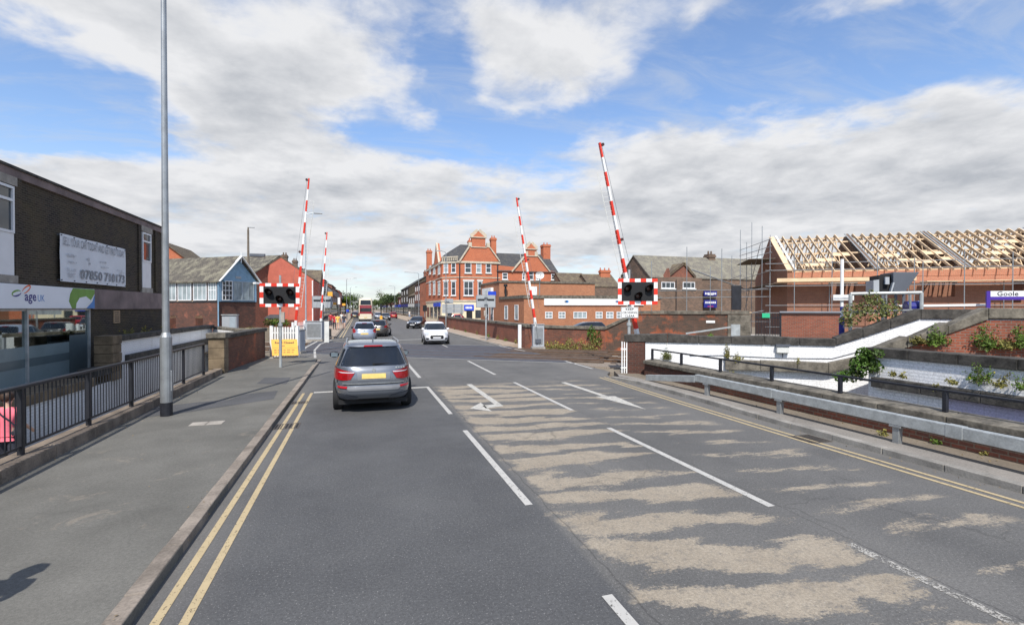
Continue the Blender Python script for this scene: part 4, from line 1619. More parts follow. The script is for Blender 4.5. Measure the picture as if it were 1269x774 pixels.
# ------------------------------------------------------------------ level crossing barriers
def barrier(label, base, foot, tip, side, cab, cabrz, flip=1):
    """base: machine position; foot/tip: ends of the raised arm; side: horizontal direction of its underside (towards the road)"""
    base, foot, tip, side = Vector(base), Vector(foot), Vector(tip), Vector(side)
    t = thing('crossing_barrier', label, 'barrier', base, 0, 'raised level crossing barriers')
    d = (tip - foot)
    Ln = d.length
    dn = d / Ln
    nb = round(Ln / .575)
    q = MB()
    q.bev = 1
    for i in range(nb):
        a, c = Ln * (1 - i / nb), Ln * (1 - (i + 1) / nb)
        wa, wc = .10 + .085 * (1 - a / Ln), .10 + .085 * (1 - c / Ln)
        ua = dn.cross(Vector((0, 1, 0))).normalized()
        va = ua.cross(dn)
        P0, P1 = foot + dn * c, foot + dn * a
        vs = [p + ua * x * w * .35 + va * y * w * .5 for p, w in ((P0, wc), (P1, wa)) for x, y in ((-1, -1), (1, -1), (1, 1), (-1, 1))]
        fs = [(0, 4, 5, 1), (1, 5, 6, 2), (2, 6, 7, 3), (3, 7, 4, 0)]
        if i == 0:
            fs.append((7, 6, 5, 4))
        if i == nb - 1:
            fs.append((0, 1, 2, 3))
        q.use(i % 2)
        q.add(vs, fs)
    q.build('arm', ['redbar', 'white'], t)
    und = (side - dn * side.dot(dn)).normalized()
    q = MB()
    a0, a1 = foot + dn * (Ln * .16) + und * .20, foot + dn * (Ln * .86) + und * .36
    q.cyl(a0, a1, .016, n=5)
    for i in range(30):
        u = .16 + .70 * i / 29
        p = foot + dn * (Ln * u)
        e = a0 + (a1 - a0) * (i / 29)
        q.cyl(p, e, .008, n=4, caps=False)
    q.build('skirt', 'white_dirty', t)
    q = MB()
    fr_ = Vector((0, -.09, 0))
    q.cyl(tip + und * -.10 - dn * .1, tip + und * -.10 - dn * .1 + fr_, .065, n=8)
    q.cyl(foot + dn * Ln * .52 - und * .12, foot + dn * Ln * .52 - und * .12 + fr_, .065, n=8)
    q.build('arm_lamp', 'lamp_off', t)
    q = MB()
    q.tube([tip - und * .08, foot + dn * Ln * .5 - und * .24, foot + dn * .8 - und * .40], .007, 4)
    q.build('stay_cable', 'dark_grey', t)
    w, dp, h = cab
    q = MB()
    dd = Vector((cos(cabrz), sin(cabrz), 0))
    q.obox(base, dd, -w / 2, w / 2, -dp / 2, dp / 2, base.z + .12, base.z + h)
    q.build('machine_cabinet', 'grey_paint', t, bevel=.02)
    q = MB()
    q.obox(base, dd, -w / 2 - .03, w / 2 + .03, -dp / 2 - .03, dp / 2 + .03, base.z + h, base.z + h + .05)
    q.obox(base, dd, -w / 2 + .08, w / 2 - .08, -dp / 2 - .012, -dp / 2, base.z + .3, base.z + h - .15)
    q.build('lid_and_door', 'galv', t, bevel=.008)
    q = MB()
    q.obox(base, dd, -w / 2 - .06, w / 2 + .06, -dp / 2 - .06, dp / 2 + .06, base.z - .1, base.z + .12)
    q.build('plinth', 'concrete', t)
    # counterweight arms that swing down beside the machine
    q = MB()
    cw = foot - dn * .85
    q.bar(foot + dn * .3 + Vector((0, -.07, 0)), cw + Vector((0, -.07, 0)), .05, .14, (0, 1, 0))
    q.bar(foot + dn * .3 + Vector((0, .11, 0)), cw + Vector((0, .11, 0)), .05, .14, (0, 1, 0))
    q.build('counterweight_arm', 'galv', t)
    q = MB()
    q.bar(cw + Vector((0, -.16, -.02)), cw + Vector((0, .2, -.02)), .34, .26, (0, 0, 1))
    q.build('counterweight', 'dark_grey', t, bevel=.02)
    return t


barrier('raised red and white barrier just behind the yellow sign and its picket fence', (-3.30, 29.2, 0), (-3.28, 28.6, 1.25), (-2.50, 28.0, 9.3), (1, 0, 0), (.75, .6, 1.25), radians(-20))
barrier('raised red and white barrier beside the weathered white post, farthest from the viewer', (-3.1, 39.9, 0), (-2.80, 39.8, 1.1), (-2.30, 39.8, 8.2), (1, 0, 0), (1.2, .75, 1.45), radians(-20))
barrier('raised red and white barrier in front of the brick wall before the low orange building', (10.42, 28.2, 0), (10.20, 28.0, 1.35), (9.01, 28.1, 9.07), (-1, 0, 0), (.68, .6, 1.45), radians(-12))
barrier('raised red and white barrier behind the KEEP CROSSING CLEAR plate, nearest and largest of all', (11.35, 18.3, -.1), (11.12, 18.0, 1.05), (9.29, 18.0, 9.15), (-1, 0, 0), (.68, .6, 1.35), radians(-12))

# marker posts, control boxes
b = MB()
p = G(644, 431)
b.box(p.x - .10, p.x + .10, p.y - .06, p.y + .06, -.02, 1.45)
tag(b.build('marker_post', 'white', bevel=.015), 'square white post before the brick wall left of the grey barrier machine', 'post')
b = MB()
p = G(405, 424)
b.box(p.x - .16, p.x + .16, p.y - .1, p.y + .1, -.02, 1.5)
tag(b.build('marker_post', 'white_dirty', bevel=.015), 'weathered white post beside the machine of the farthest barrier', 'post')
t = thing('equipment_cabinet', 'grey metal equipment cabinet standing below the brick base of the signal box', 'cabinet', (-9.5, 37.0, .6))
b = MB()
a = PY(275, 402, 37.2)
c = PY(293, 390.5, 37.2)
b.box(a.x, c.x, 37.2, 37.8, .4, c.z)
b.build('body', 'grey_paint', t, bevel=.01)
b = MB()
b.box(a.x - .04, c.x + .04, 37.14, 37.86, c.z, c.z + .06)
b.build('lid', 'galv_light', t)
b = MB()
b.box((a.x + c.x) / 2 + .02, c.x - .06, 37.18, 37.2, .7, c.z - .1)
b.build('door', 'pole_blue', t)


# ------------------------------------------------------------------ buildings
def house(name, label, C, d, L, W, eave, ridge, wall, roof, axis='along', over=.25, z0=-.12, group=None, verge='stone_trim', cat='house', th=.14):
    """front-left corner C, front runs along d (to the viewer's right), depth W behind it"""
    d = Vector((d[0], d[1], 0)).normalized()
    n = Vector((-d.y, d.x, 0))
    C = Vector((C[0], C[1], 0))
    t = thing(name, label, cat, C + Vector((0, 0, z0)), 0, group)

    def P(l, w, z):
        return C + d * l + n * w + Vector((0, 0, z))
    q = MB()
    if axis == 'along':
        prof = [(0, z0), (W, z0), (W, eave), (W / 2, ridge), (0, eave)]
        A = [P(0, w, z) for w, z in prof]
        B = [P(L, w, z) for w, z in prof]
    else:
        prof = [(0, z0), (L, z0), (L, eave), (L / 2, ridge), (0, eave)]
        A = [P(l, 0, z) for l, z in prof]
        B = [P(l, W, z) for l, z in prof]
    fs = [(0, 1, 2, 3, 4), (9, 8, 7, 6, 5)] + [(i, i + 5, (i + 1) % 5 + 5, (i + 1) % 5) for i in range(5)]
    if axis == 'along':
        fs = [f[::-1] for f in fs]
    q.add(A + B, fs)
    q.build('wall', wall, t)
    half = (W if axis == 'along' else L) / 2
    sl = (ridge - eave) / half
    for sgn in (0, 1):
        r = MB()
        k = over
        lo, hi = -k, (L if axis == 'along' else W) + k
        a0, a1 = (-k, half) if not sgn else (2 * half + k, half)
        ze = eave - k * sl + .02
        pts = [(lo, a0, ze), (hi, a0, ze), (hi, a1, ridge + .02), (lo, a1, ridge + .02)]
        V_ = []
        for dz in (0, th):
            for l, w, z in pts:
                V_.append(P(l, w, z + dz) if axis == 'along' else P(w, l, z + dz))
        F_ = [(0, 3, 2, 1), (4, 5, 6, 7), (0, 1, 5, 4), (1, 2, 6, 5), (2, 3, 7, 6), (3, 0, 4, 7)]
        flip = (sgn == 1) != (axis != 'along')
        r.add(V_, [f[::-1] for f in F_] if flip else F_)
        r.build('roof', roof, t)
    t['_'] = 0
    del t['_']
    return t, P


def chimney(parent, c, w, d, z0, z1, mat, pots=2, name='chimney'):
    q = MB()
    x, y = c
    q.box(x - w / 2, x + w / 2, y - d / 2, y + d / 2, z0, z1 - .45)
    q.box(x - w / 2 - .1, x + w / 2 + .1, y - d / 2 - .1, y + d / 2 + .1, z1 - .45, z1 - .2)
    q.box(x - w / 2 - .02, x + w / 2 + .02, y - d / 2 - .02, y + d / 2 + .02, z1 - .2, z1)
    o = q.build(name, mat, parent)
    q = MB()
    for i in range(pots):
        xx = x + (i - (pots - 1) / 2) * w * .45
        q.cyl((xx, y, z1), (xx, y, z1 + .45), .13, .11, 8)
    q.build('chimney_pots', mat, o)
    return o


# signal box
SB = Vector((-10.87, 45.3, 0))
sb, P = house('signal_box', 'old railway signal box with blue boarded gable, long white windows and brick base', SB - RD * 11.0, RD, 11.0, 3.7, 4.86, 6.75, 'brick_box', 'tile_lichen', 'along', .32, cat='signal box', th=.10)
q = MB()
q.obox(SB - RD * 11.02, RD, 0, 11.06, -.03, .05, 2.92, 3.02)
q.obox(SB + RD * .0, RN, -.04, 3.74, -.05, .03, 2.92, 3.02)
q.build('sill_beam', 'black_paint', sb)
q = MB()
q.obox(SB - RD * 9.0, RD, 0, 6.2, -.02, .06, 3.021, 3.075)
q.build('sill_strip', 'timber_new', sb)
# timber upper storey: cladding slightly proud of the brick
q = MB()
q.obox(SB - RD * 11.0, RD, 0, 11.0, -.0, .05, 3.02, 4.80)
q.build('upper_wall', 'white_dirty', sb)
q = MB()
q.obox(SB, RN, 0, 3.7, -.05, .0, 3.02, 4.80)
q.build('gable_wall', 'timber_blue', sb)
k = 14
for i in range(k):
    z = 4.80 + 1.80 * i / k
    m_ = 1.85 * i / k
    q = MB()
    q.obox(SB, RN, m_ + .02, 3.7 - m_ - .02, -.06, .0, z + .004, z + 1.80 / k)
    if i == 0:
        allb = q
    else:
        allb.add(q.V, q.F)
allb.build('gable_boards', 'timber_blue', sb)
for i, (l, w_, pane) in enumerate(((-10.1, 1.5, 'glass_pale'), (-8.5, 1.5, 'glass_pale'), (-6.9, 1.5, 'glass_pale'), (-5.3, 1.5, 'glass_pale'), (-3.65, 1.55, 'glass_pale'), (-1.95, 1.5, 'glass_pale'), (-.62, .95, 'glass_pale'))):
    window(sb, SB + RD * l + Vector((0, 0, 3.92)) - RN * .05, RD, w_ - .06, 1.66, mull=2, fw=.07, pane=pane, trans=1 if i in (0, 6) else 0)
for l, w_, pane, mu, tr_ in ((.72, 1.0, 'glass', 2, 3), (1.75, .9, 'glass_pale', 1, 0), (2.85, 1.25, 'glass_pale', 1, 0)):
    window(sb, SB + RN * l + Vector((0, 0, 3.92)) + RD * .05, RN, w_, 1.62, mull=mu, trans=tr_, fw=.06, pane=pane, frame='white' if tr_ else 'pole_blue')
q = MB()
for l in (.02, 3.66):
    q.obox(SB + RN * l, RN, -.06, .06, -.10, -.02, 3.0, 4.85)
q.build('corner_board', 'timber_blue', sb)
for a0, a1 in ((-.30, 1.85), (4.0, 1.85)):
    q = MB()
    p0 = SB + RN * a0 + RD * .36 + Vector((0, 0, 4.62))
    p1 = SB + RN * a1 + RD * .36 + Vector((0, 0, 6.84))
    q.bar(p0, p1, .05, .24, RD)
    q.V = [v for v in q.V]
    q.build('bargeboard', 'white', sb)
q = MB()
pf_ = SB + RN * 1.85 + RD * .36
q.cyl(pf_ + Vector((0, 0, 6.3)), pf_ + Vector((0, 0, 7.25)), .05, .03, 6)
q.build('finial', 'white', sb)
q = MB()
q.obox(SB - RD * 11.2, RD, 0, 11.5, .20, .32, 4.62, 4.74)
q.build('gutter', 'timber_blue', sb)
q = MB()
q.cyl(SB - RN * .12 + RD * .05 + Vector((0, 0, .6)), SB - RN * .12 + RD * .05 + Vector((0, 0, 4.65)), .05, n=8)
q.build('downpipe', 'timber_blue', sb)
q = MB()
q.obox(SB + RN * 3.2, RN, -.0, .7, -.5, -.2, 4.55, 4.72)
q.build('floodlight', 'white', sb, bevel=.03)
q = MB()
q.obox(SB + RN * 1.55, RN, 0, .55, -.085, -.06, 4.95, 5.15)
q.build('name_board', 'sign_back', sb)
q = MB()
for l in (-5.6, -2.6):
    q.obox(SB + RD * l - RN * .0, RD, 0, .85, -.0, .03, 1.62, 1.85)
q.build('brick_lintel', 'plywood', sb)
q = MB()
for l in (-5.6, -2.6):
    q.obox(SB + RD * l - RN * .0, RD, .05, .85, -.0, .015, .2, 1.61)
q.build('bricked_window', 'brick_red', sb)

# houses behind the signal box
Rr = Vector((-11.7, 64.4, 0))
h1, P = house('brick_house', 'brown brick house with a long lichened grey roof directly behind the signal box', Rr - RD * 15, RD, 15, 7.5, 6.6, 8.9, 'brick_red', 'tile_lichen', 'along', .2)
window(h1, Rr + RN * 4.0 + Vector((0, 0, 4.6)), RN, 1.2, 2.0, trans=1)
q = MB()
q.cyl(Rr - RN * .1 - RD * .3, Rr - RN * .1 - RD * .3 + Vector((0, 0, 6.5)), .07, n=6)
q.build('downpipe', 'black_paint', h1)
a, c, e_ = PY(168, 381, 82), PY(236, 325, 82), PY(204, 300, 82)
h2, P = house('brick_house', 'red brick gable of a house rising between the lamp column and the lichened roof', (a.x, 82), (1, 0), c.x - a.x, 12, c.z, e_.z, 'brick_orange', 'tile_brown', 'across', .3)
a, c, e_ = PY(306.5, 381, 66), PY(388.6, 346.5, 66), PY(347.5, 319, 66)
h3, P = house('red_house', 'tall gable wall painted plain brick red behind the raised barrier and signal box', (a.x, 66), (1, 0), c.x - a.x, 12, c.z, e_.z, 'render_red', 'tile_brown', 'across', .04)
q = MB()
e_ = P(c.x - a.x - .12, -.06, 0)
q.cyl((e_.x, e_.y, 0), (e_.x, e_.y, c.z - .1), .08, n=6)
q.build('downpipe', 'white', h3)
a, c, e_ = PY(356, 381, 82), PY(396, 352, 82), PY(376, 335, 86)
h4, P = house('brick_house', 'brown roofed building showing above the shoulder of the painted red gable', (a.x, 82), (1, 0), c.x - a.x, 9, c.z, e_.z, 'brick_old', 'tile_brown', 'along', .1)
C5 = PY(303, 381, 54)
ob = thing('outbuilding', 'small low red brick shed in front of the painted red gable', 'shed', (C5.x, 56, -.1))
q = MB()
a, c = PY(329, 381, 56), PY(345, 381, 56)
q.box(a.x, c.x, 56, 59, -.1, 1.35)
q.build('wall', 'brick_red', ob)
q = MB()
q.prism([(a.x - .1, 55.9), (c.x + .1, 55.9), (c.x + .1, 59.1), (a.x - .1, 59.1)], 1.352, [1.45, 1.45, 1.75, 1.75])
q.build('roof', 'slate', ob)

# ---- shops along the left of the street
rnd = random.Random(21)
cols = ['brick_old', 'brick_dark', 'white_dirty', 'brick_red', 'brick_old', 'render_red', 'brick_dark', 'brick_old']
desc = ['with a pale upper storey', 'of dark brick', 'with pale rendered upper floor', 'of red brick', 'of brown brick', 'with a painted red front', 'of soot-dark brick', 'last before the trees']
y = 96.0
fcol = ['navy', 'blue', 'dark_grey', 'cream', 'black_paint', 'render_red', 'navy', 'white_dirty']
for i in range(8):
    L_ = (15, 17, 19, 24, 28, 34, 44, 60)[i]
    ev = (8.4, 8.6, 7.6, 8.8, 8.2, 8.9, 8.0, 8.4)[i]
    rg = ev + (2.2, 2.4, 2.6, 2.0, 2.6, 2.3, 2.5, 2.3)[i]
    t, P = house('street_shop', '%s shop from the painted red house in the shaded terrace, %s' % (('first', 'second', 'third', 'fourth', 'fifth', 'sixth', 'seventh', 'eighth')[i], desc[i]),
                 (-7.3, y), (0, 1), L_, 11, ev, rg, cols[i], 'slate', 'along', .2, group='shops along the left of the street', cat='shop')
    nwin = 4 if i < 5 else 3
    for k in range(nwin):
        for z in (4.6, 7.0):
            if z + .8 < ev:
                window(t, (-7.3, y + L_ * (k + .5) / nwin, z), (0, 1, 0), 1.3, 1.5, trans=1, fw=.1)
    q = MB()
    q.box(-7.29, -7.12, y + .3, y + L_ - .3, 2.7, 3.5)
    q.build('fascia', fcol[i], t)
    q = MB()
    for k in range(3):
        q.box(-7.295, -7.22, y + .5 + L_ * k / 3, y + L_ / 3 * (k + 1) - .5, .4, 2.65)
    q.build('shop_window', 'glass', t)
    if i in (0, 2, 3):
        q = MB()
        q.box(-7.1, -6.2, y + 2.0, y + 2.12, 3.3, 4.0)
        q.build('hanging_sign', ('yellow', 'blue', 'white', 'yellow')[i], t)
    chimney(t, (-12.8, y + 1.2), .9, 1.4, ev, rg + 1.4, 'brick_old', 2)
    y += L_ + .05

# ---- shops along the right of the street, beyond the corner building
y = 112.6
for i in range(6):
    L_ = (11, 16, 26, 30, 40, 60)[i]
    ev = (8.0, 5.6, 8.2, 6.0, 6.4, 5.6)[i]
    rg = ev + (2.0, 2.8, 3.2, 2.4, 2.8, 2.4)[i]
    t, P = house('street_shop', ('red brick shop joined to the tall corner building', 'low brown brick shop with pale signs, second beyond the corner building', 'taller dark fronted shop with a steep slate roof, third beyond the corner building',
                                 'red roofed shop with blue signs beyond the steep slate roof', 'far red brick shop with a pale sign beyond the one with blue signs', 'farthest shop of the sunny row beyond the corner building')[i],
                 (13.2, y + L_), (0, -1), L_, 10, ev, rg, ('brick_red', 'brick_old', 'brick_dark', 'brick_red', 'brick_red', 'brick_old')[i], ('slate', 'tile_brown', 'slate', 'tile_brown', 'slate', 'slate')[i], 'along', .2,
                 group='shops along the right of the street', cat='shop')
    for k in range(3):
        window(t, (13.2, y + L_ * (k + .5) / 3, 4.9 if ev > 6 else 4.4), (0, -1, 0), 1.3, 1.4, trans=1, fw=.1)
        if ev > 7.5:
            window(t, (13.2, y + L_ * (k + .5) / 3, 7.0), (0, -1, 0), 1.2, 1.2, trans=1, fw=.1)
    q = MB()
    q.box(13.0, 13.19, y + .3, y + L_ - .3, 2.7, 3.5)
    q.build('fascia', ('dark_grey', 'white_dirty', 'navy', 'blue', 'white_dirty', 'navy')[i], t)
    q = MB()
    for k in range(3):
        q.box(13.12, 13.195, y + .5 + L_ * k / 3, y + L_ / 3 * (k + 1) - .5, .4, 2.65)
    q.build('shop_window', 'glass', t)
    chimney(t, (18, y + 1), .9, 1.4, ev, rg + 1.3, 'brick_red', 2)
    y += L_ + .05

# ---- the tall corner building
FY = 87.5
vb = thing('corner_building', 'tall orange-red brick corner building with stone-trimmed gables and tall chimneys', 'building', (20, 90, -.1))
X0, X1, XR = 14.5, 17.0, 36.2
foot = [(X1, FY), (XR, FY), (XR, 112), (X0, 112), (X0, 90.0)]
q = MB()
q.prism(foot, 3.9, [9.4 if x > 30 else 10.9 for x, y in foot])
q.build('wall', 'brick_orange', vb)
q = MB()
q.prism([(X1 - .02, FY - .06), (24.7, FY - .06), (24.7, 111.9), (X0 - .06, 111.9), (X0 - .06, 89.96)], -.1, 3.6)
q.build('ground_floor', 'cream', vb)
q = MB()
q.prism([(24.72, FY), (XR, FY), (XR, 111.9), (24.72, 111.9)], -.1, 3.899)
q.build('ground_wall', 'brick_orange', vb)


def course(z0, z1, off, mat, name, xr=24.9):
    r = MB()
    r.prism([(X1 - off * .4, FY - off), (xr, FY - off), (xr, FY + .1), (X1 + .2, FY + .1), (X0 + .1, 90.1), (X0 + .1, 112), (X0 - off, 112), (X0 - off, 90 - off * .4)], z0, z1)
    return r.build(name, mat, vb)


course(3.6, 3.899, .16, 'stone_trim', 'shop_cornice')
course(7.9, 8.06, .08, 'stone_trim', 'string_course')
course(10.55, 10.9, .18, 'stone_trim', 'cornice')


def vw(px0, px1, py0, py1, lint=True, plane=FY, mull=0, face='f', sash=True):
    if face == 'f':
        a, c = PY(px0, py1, plane), PY(px1, py0, plane)
        ctr = ((a.x + c.x) / 2, plane, (a.z + c.z) / 2)
        w_, h_, r_ = c.x - a.x, c.z - a.z, (1, 0, 0)
    elif face == 's':
        a, c = PX(px0, py1, X0), PX(px1, py1, X0)
        z1 = PX((px0 + px1) / 2, py0, X0).z
        ctr = (X0, (a.y + c.y) / 2, (a.z + z1) / 2)
        w_, h_, r_ = abs(a.y - c.y), z1 - a.z, (0, -1, 0)
    else:
        dch = Vector((X1 - X0, FY - 90, 0)).normalized()
        a, c = PL(px0, py1, (X0, 90), dch), PL(px1, py0, (X0, 90), dch)
        ctr = ((a.x + c.x) / 2, (a.y + c.y) / 2, (a.z + c.z) / 2)
        w_, h_, r_ = Vector((a.x - c.x, a.y - c.y, 0)).length, c.z - a.z, dch
    return window(vb, ctr, r_, w_, h_, fw=.11, pane=random.choice(('glass', 'glass', 'glass_pale')), mull=mull, trans=1, depth=.06, sill='white_dirty', lintel='white_dirty' if lint else None)


vw(574.6, 586.4, 348.5, 366, mull=1)
vw(592, 597.5, 348.5, 366)
for a, c in ((576, 584), (590, 596.5), (602, 608.6)):
    vw(a, c, 325.5, 338, False)
for a, c in ((550, 555.5), (559.5, 565)):
    vw(a, c, 348.5, 366, face='c')
    vw(a, c, 325.5, 338, False, face='c')
for a, c in ((532, 534), (537, 539.5), (543, 545.5)):
    vw(a, c, 350, 365, face='s')
    vw(a, c, 329, 340, False, face='s')
for a, c, y0, y1 in ((622.5, 629, 338, 346), (647, 651, 338, 346.5), (654.5, 661, 335, 346.5), (664, 669, 338, 346.5), (683, 687, 339, 346.5)):
    vw(a, c, y0, y1, False)


def gable_front(px0, px1, pyb, pxt0, pxt1, pyt, pb0, pb1, pyb0, pyb1, pxa, pya):
    pts = [PY(px0, pyb, FY - .12), PY(px1, pyb, FY - .12), PY(pxt1, pyt, FY - .12), PY(pxt0, pyt, FY - .12)]
    r = MB()
    r.wallpoly(pts, (0, 1), 0, .5)
    g = r.build('gable', 'brick_orange', vb)
    r = MB()
    a, c = PY(pb0, pyb0, FY - .14), PY(pb1, pyb1, FY - .14)
    r.box(a.x, c.x, FY - .14, FY + .6, a.z, c.z)
    r.build('gable_block', 'brick_orange', g)
    r = MB()
    r.wallpoly([Vector((a.x + .1, FY - .16, c.z + .18)), Vector((c.x - .1, FY - .16, c.z + .18)), PY(pxa, pya, FY - .16)], (0, 1), 0, .7)
    r.build('pediment', 'brick_orange', g)
    r = MB()
    r.box(a.x - .25, c.x + .25, FY - .32, FY + .7, c.z, c.z + .18)
    r.box(a.x - .2, c.x + .2, FY - .26, FY + .7, a.z - .15, a.z)
    ap = PY(pxa, pya, FY - .16)
    for x in (a.x - .1, c.x + .1):
        r.bar((x, FY + .1, c.z + .24), (ap.x, FY + .1, ap.z + .12), .9, .16, (0, 1, 0)[::-1])
    r.bar(pts[0] + Vector((0, .15, .06)), pts[3] + Vector((0, .15, .06)), .75, .2)
    r.bar(pts[1] + Vector((0, .15, .06)), pts[2] + Vector((0, .15, .06)), .75, .2)
    for x in (pts[3].x + .25, pts[2].x - .25):
        r.prism([(x - .3, FY - .2), (x + .3, FY - .2), (x + .3, FY + .3), (x - .3, FY + .3)], pts[2].z, pts[2].z + .8)
    r.build('gable_coping', 'stone_trim', g)
    return g


gable_front(569.5, 619, 324, 581, 606.6, 306.5, 585, 601.5, 305.5, 295, 593.2, 286.5)
gable_front(634, 681.5, 337, 651, 666, 317, 652, 665, 316.5, 309.5, 658.7, 302)
# lead-grey roofs
r = MB()
rz_, ry_ = 14.6, 93.5
r.add([(X1 - .3, FY - .1, 10.9), (25.0, FY - .1, 10.9), (25.0, ry_, rz_), (18.6, ry_ - .3, rz_), (X0 - .2, 112, 10.9), (X0 - .2, 90, 10.9), (18.6, 110, rz_), (25, 112, 12)],
      [(0, 1, 2, 3), (5, 0, 3), (5, 3, 6, 4), (3, 2, 7, 6)])
r.build('roof', 'slate', vb)
r = MB()
r.add([(24.2, FY - .3, 9.2), (XR + .2, FY - .3, 9.2), (XR + .2, 93.2, 13.2), (24.2, 93.2, 13.2), (XR + .2, 99, 9.2), (24.2, 99, 9.2)], [(0, 1, 2, 3), (3, 2, 4, 5)])
r.build('roof', 'slate', vb)
r = MB()
r.wallpoly([(XR - .01, FY, 9.3), (XR - .01, 98.8, 9.3), (XR - .01, 93.2, 13.1)], (1, 0), -.3, 0)
r.build('end_gable', 'brick_orange', vb)
for px, py, y_, w_ in ((611, 293, 90.5, 1.0), (531.8, 309, 110, 1.1), (676, 301.5, 92.5, 1.5), (583, 296, 93, .9)):
    p = PY(px, py, y_)
    chimney(vb, (p.x, y_), w_, w_ * 1.1, 10, p.z - .3, 'brick_orange', 2)
# narrow gable on the street face
r = MB()
g0, g1 = 93.0, 99.0
r.wallpoly([(X0 - .1, g0, 10.9), (X0 - .1, g1, 10.9), (X0 - .1, g1 - 1.9, 13.3), (X0 - .1, (g0 + g1) / 2, 15.0), (X0 - .1, g0 + 1.9, 13.3)], (1, 0), 0, .6)
g = r.build('gable', 'brick_orange', vb)
r = MB()
for a, c in (((g0, 10.95), (g0 + 1.9, 13.36)), ((g0 + 1.9, 13.36), ((g0 + g1) / 2, 15.06)), ((g1, 10.95), (g1 - 1.9, 13.36)), ((g1 - 1.9, 13.36), ((g0 + g1) / 2, 15.06))):
    r.bar((X0 - .02, a[0], a[1]), (X0 - .02, c[0], c[1]), .34, .2)
r.build('gable_coping', 'stone_trim', g)
# balustrade over the chamfered corner
r = MB()
dch = Vector((X1 - X0, FY - 90, 0))
for i in range(9):
    p = Vector((X0, 90, 0)) + dch * ((i + .5) / 9)
    r.cyl(p + Vector((0, 0, 10.9)), p + Vector((0, 0, 11.6)), .11, n=6)
r.bar(Vector((X0, 90, 11.68)), Vector((X1, FY, 11.68)), .28, .18)
r.build('balustrade', 'stone_trim', vb)
# shop fronts
for px0, px1, py0, py1, mt, nm in ((575, 587, 377.5, 384.5, 'blue', 'shop_sign'), (578, 585, 385, 396, 'black', 'doorway'), (611, 618, 361, 361.5, 'blue', None)):
    if nm:
        a, c = PY(px0, py1, FY - .06), PY(px1, py0, FY - .06)
        r = MB()
        r.box(a.x, c.x, FY - .20, FY - .061, max(a.z, .1), c.z)
        r.build(nm, mt, vb)
r = MB()
for px0, px1 in ((570, 573), (589, 596)):
    a, c = PY(px0, 396, FY - .06), PY(px1, 384, FY - .06)
    r.box(a.x, c.x, FY - .12, FY - .061, .6, c.z)
r.build('shop_window', 'glass', vb)
dc = dch.normalized()
cc = Vector((X0, 90, 0))
for l0, l1, z0, z1, mt, nm in ((1.3, 2.3, .1, 2.5, 'glass', 'shop_door'),):
    r = MB()
    r.obox(cc, dc, l0, l1, -.15, -.05, z0, z1)
    r.build(nm, mt, vb)
r = MB()
for y0, y1 in ((91.5, 94), (95.5, 99), (101, 105), (106.5, 110)):
    r.box(X0 - .12, X0 - .061, y0, y1, .5, 2.6)
r.build('shop_window', 'glass', vb)
r = MB()
r.box(X0 - .25, X0 - .061, 91.2, 99.3, 2.7, 3.4)
r.build('shop_sign', 'blue', vb)
a, c = PY(577, 382.5, FY - .2), PY(585.5, 379.5, FY - .2)
r = MB()
for i in range(5):
    x = a.x + (c.x - a.x) * i / 5
    r.box(x, x + (c.x - a.x) / 7, FY - .215, FY - .203, a.z, c.z)
r.build('sign_lettering', 'white', vb)
r = MB()
for x, y_ in ((X1 + .3, FY - .12), (24.4, FY - .12)):
    r.box(x - .1, x + .1, y_, y_ + .1, 3.9, 10.5)
r.build('downpipe', 'black_paint', vb)

# ---- the low bank building
BXc, BYc = 16.0, 47.4
bk = thing('bank_building', 'low flat-roofed orange brick building with a long white sign band and white windows', 'building', (22, 50, -.1))
q = MB()
q.box(BXc, 32, BYc, 56.6, -.1, 3.45)
q.build('front_block', 'brick_bank', bk)
q = MB()
q.box(BXc - .1, 32.1, BYc - .1, 56.5, 3.45, 3.78)
q.build('front_parapet', 'stone_cope', bk)
q = MB()
q.box(BXc, 28.6, 56.61, 66, -.1, 5.5)
q.build('rear_block', 'brick_bank', bk)
q = MB()
q.box(BXc - .1, 28.7, 56.5, 66.1, 5.5, 5.72)
q.build('rear_parapet', 'stone_cope', bk)
for a, c in ((675.5, 684.5), (692, 700.5), (710.5, 727), (738, 746.5), (751, 760), (764, 773)):
    p0, p1 = PY(a, 394.5, BYc), PY(c, 386, BYc)
    window(bk, ((p0.x + p1.x) / 2, BYc, (p0.z + p1.z) / 2), (1, 0, 0), p1.x - p0.x, p1.z - p0.z, fw=.07, mull=2 if c - a > 12 else 1, trans=0 if c - a > 12 else 1, pane='glass_pale')
p0, p1 = PY(674, 378, BYc), PY(785, 370.5, BYc)
q = MB()
q.box(p0.x, p1.x + 1.2, BYc - .14, BYc - .01, p0.z, p1.z)
fs_ = q.build('sign_band', 'white', bk)
for px in (701, 764):
    for k, mt in ((-1.6, 'txt_faint'), (0, 'txt_blue'), (1.6, 'txt_blue')):
        p = PY(px + k, 373.5, BYc)
        q = MB()
        q.cyl((p.x, BYc - .141, p.z), (p.x, BYc - .150, p.z), .13, n=12)
        q.build('sign_disc', mt, fs_)
for a, c in ((625.5, 629.5), (638, 642.5)):
    p0, p1 = PX(a, 396, BXc), PX(c, 382, BXc)
    window(bk, (BXc, (p0.y + p1.y) / 2, (p0.z + 3.0) / 2 - .1), (0, -1, 0), abs(p0.y - p1.y), 1.6, fw=.10, pane='glass_pale')
q = MB()
a, c = PX(600.5, 367.5, BXc), PX(611.5, 357, BXc)
q.box(BXc - .35, BXc - .01, min(a.y, c.y), max(a.y, c.y), 3.6, 5.0)
q.build('white_panel', 'white', bk)
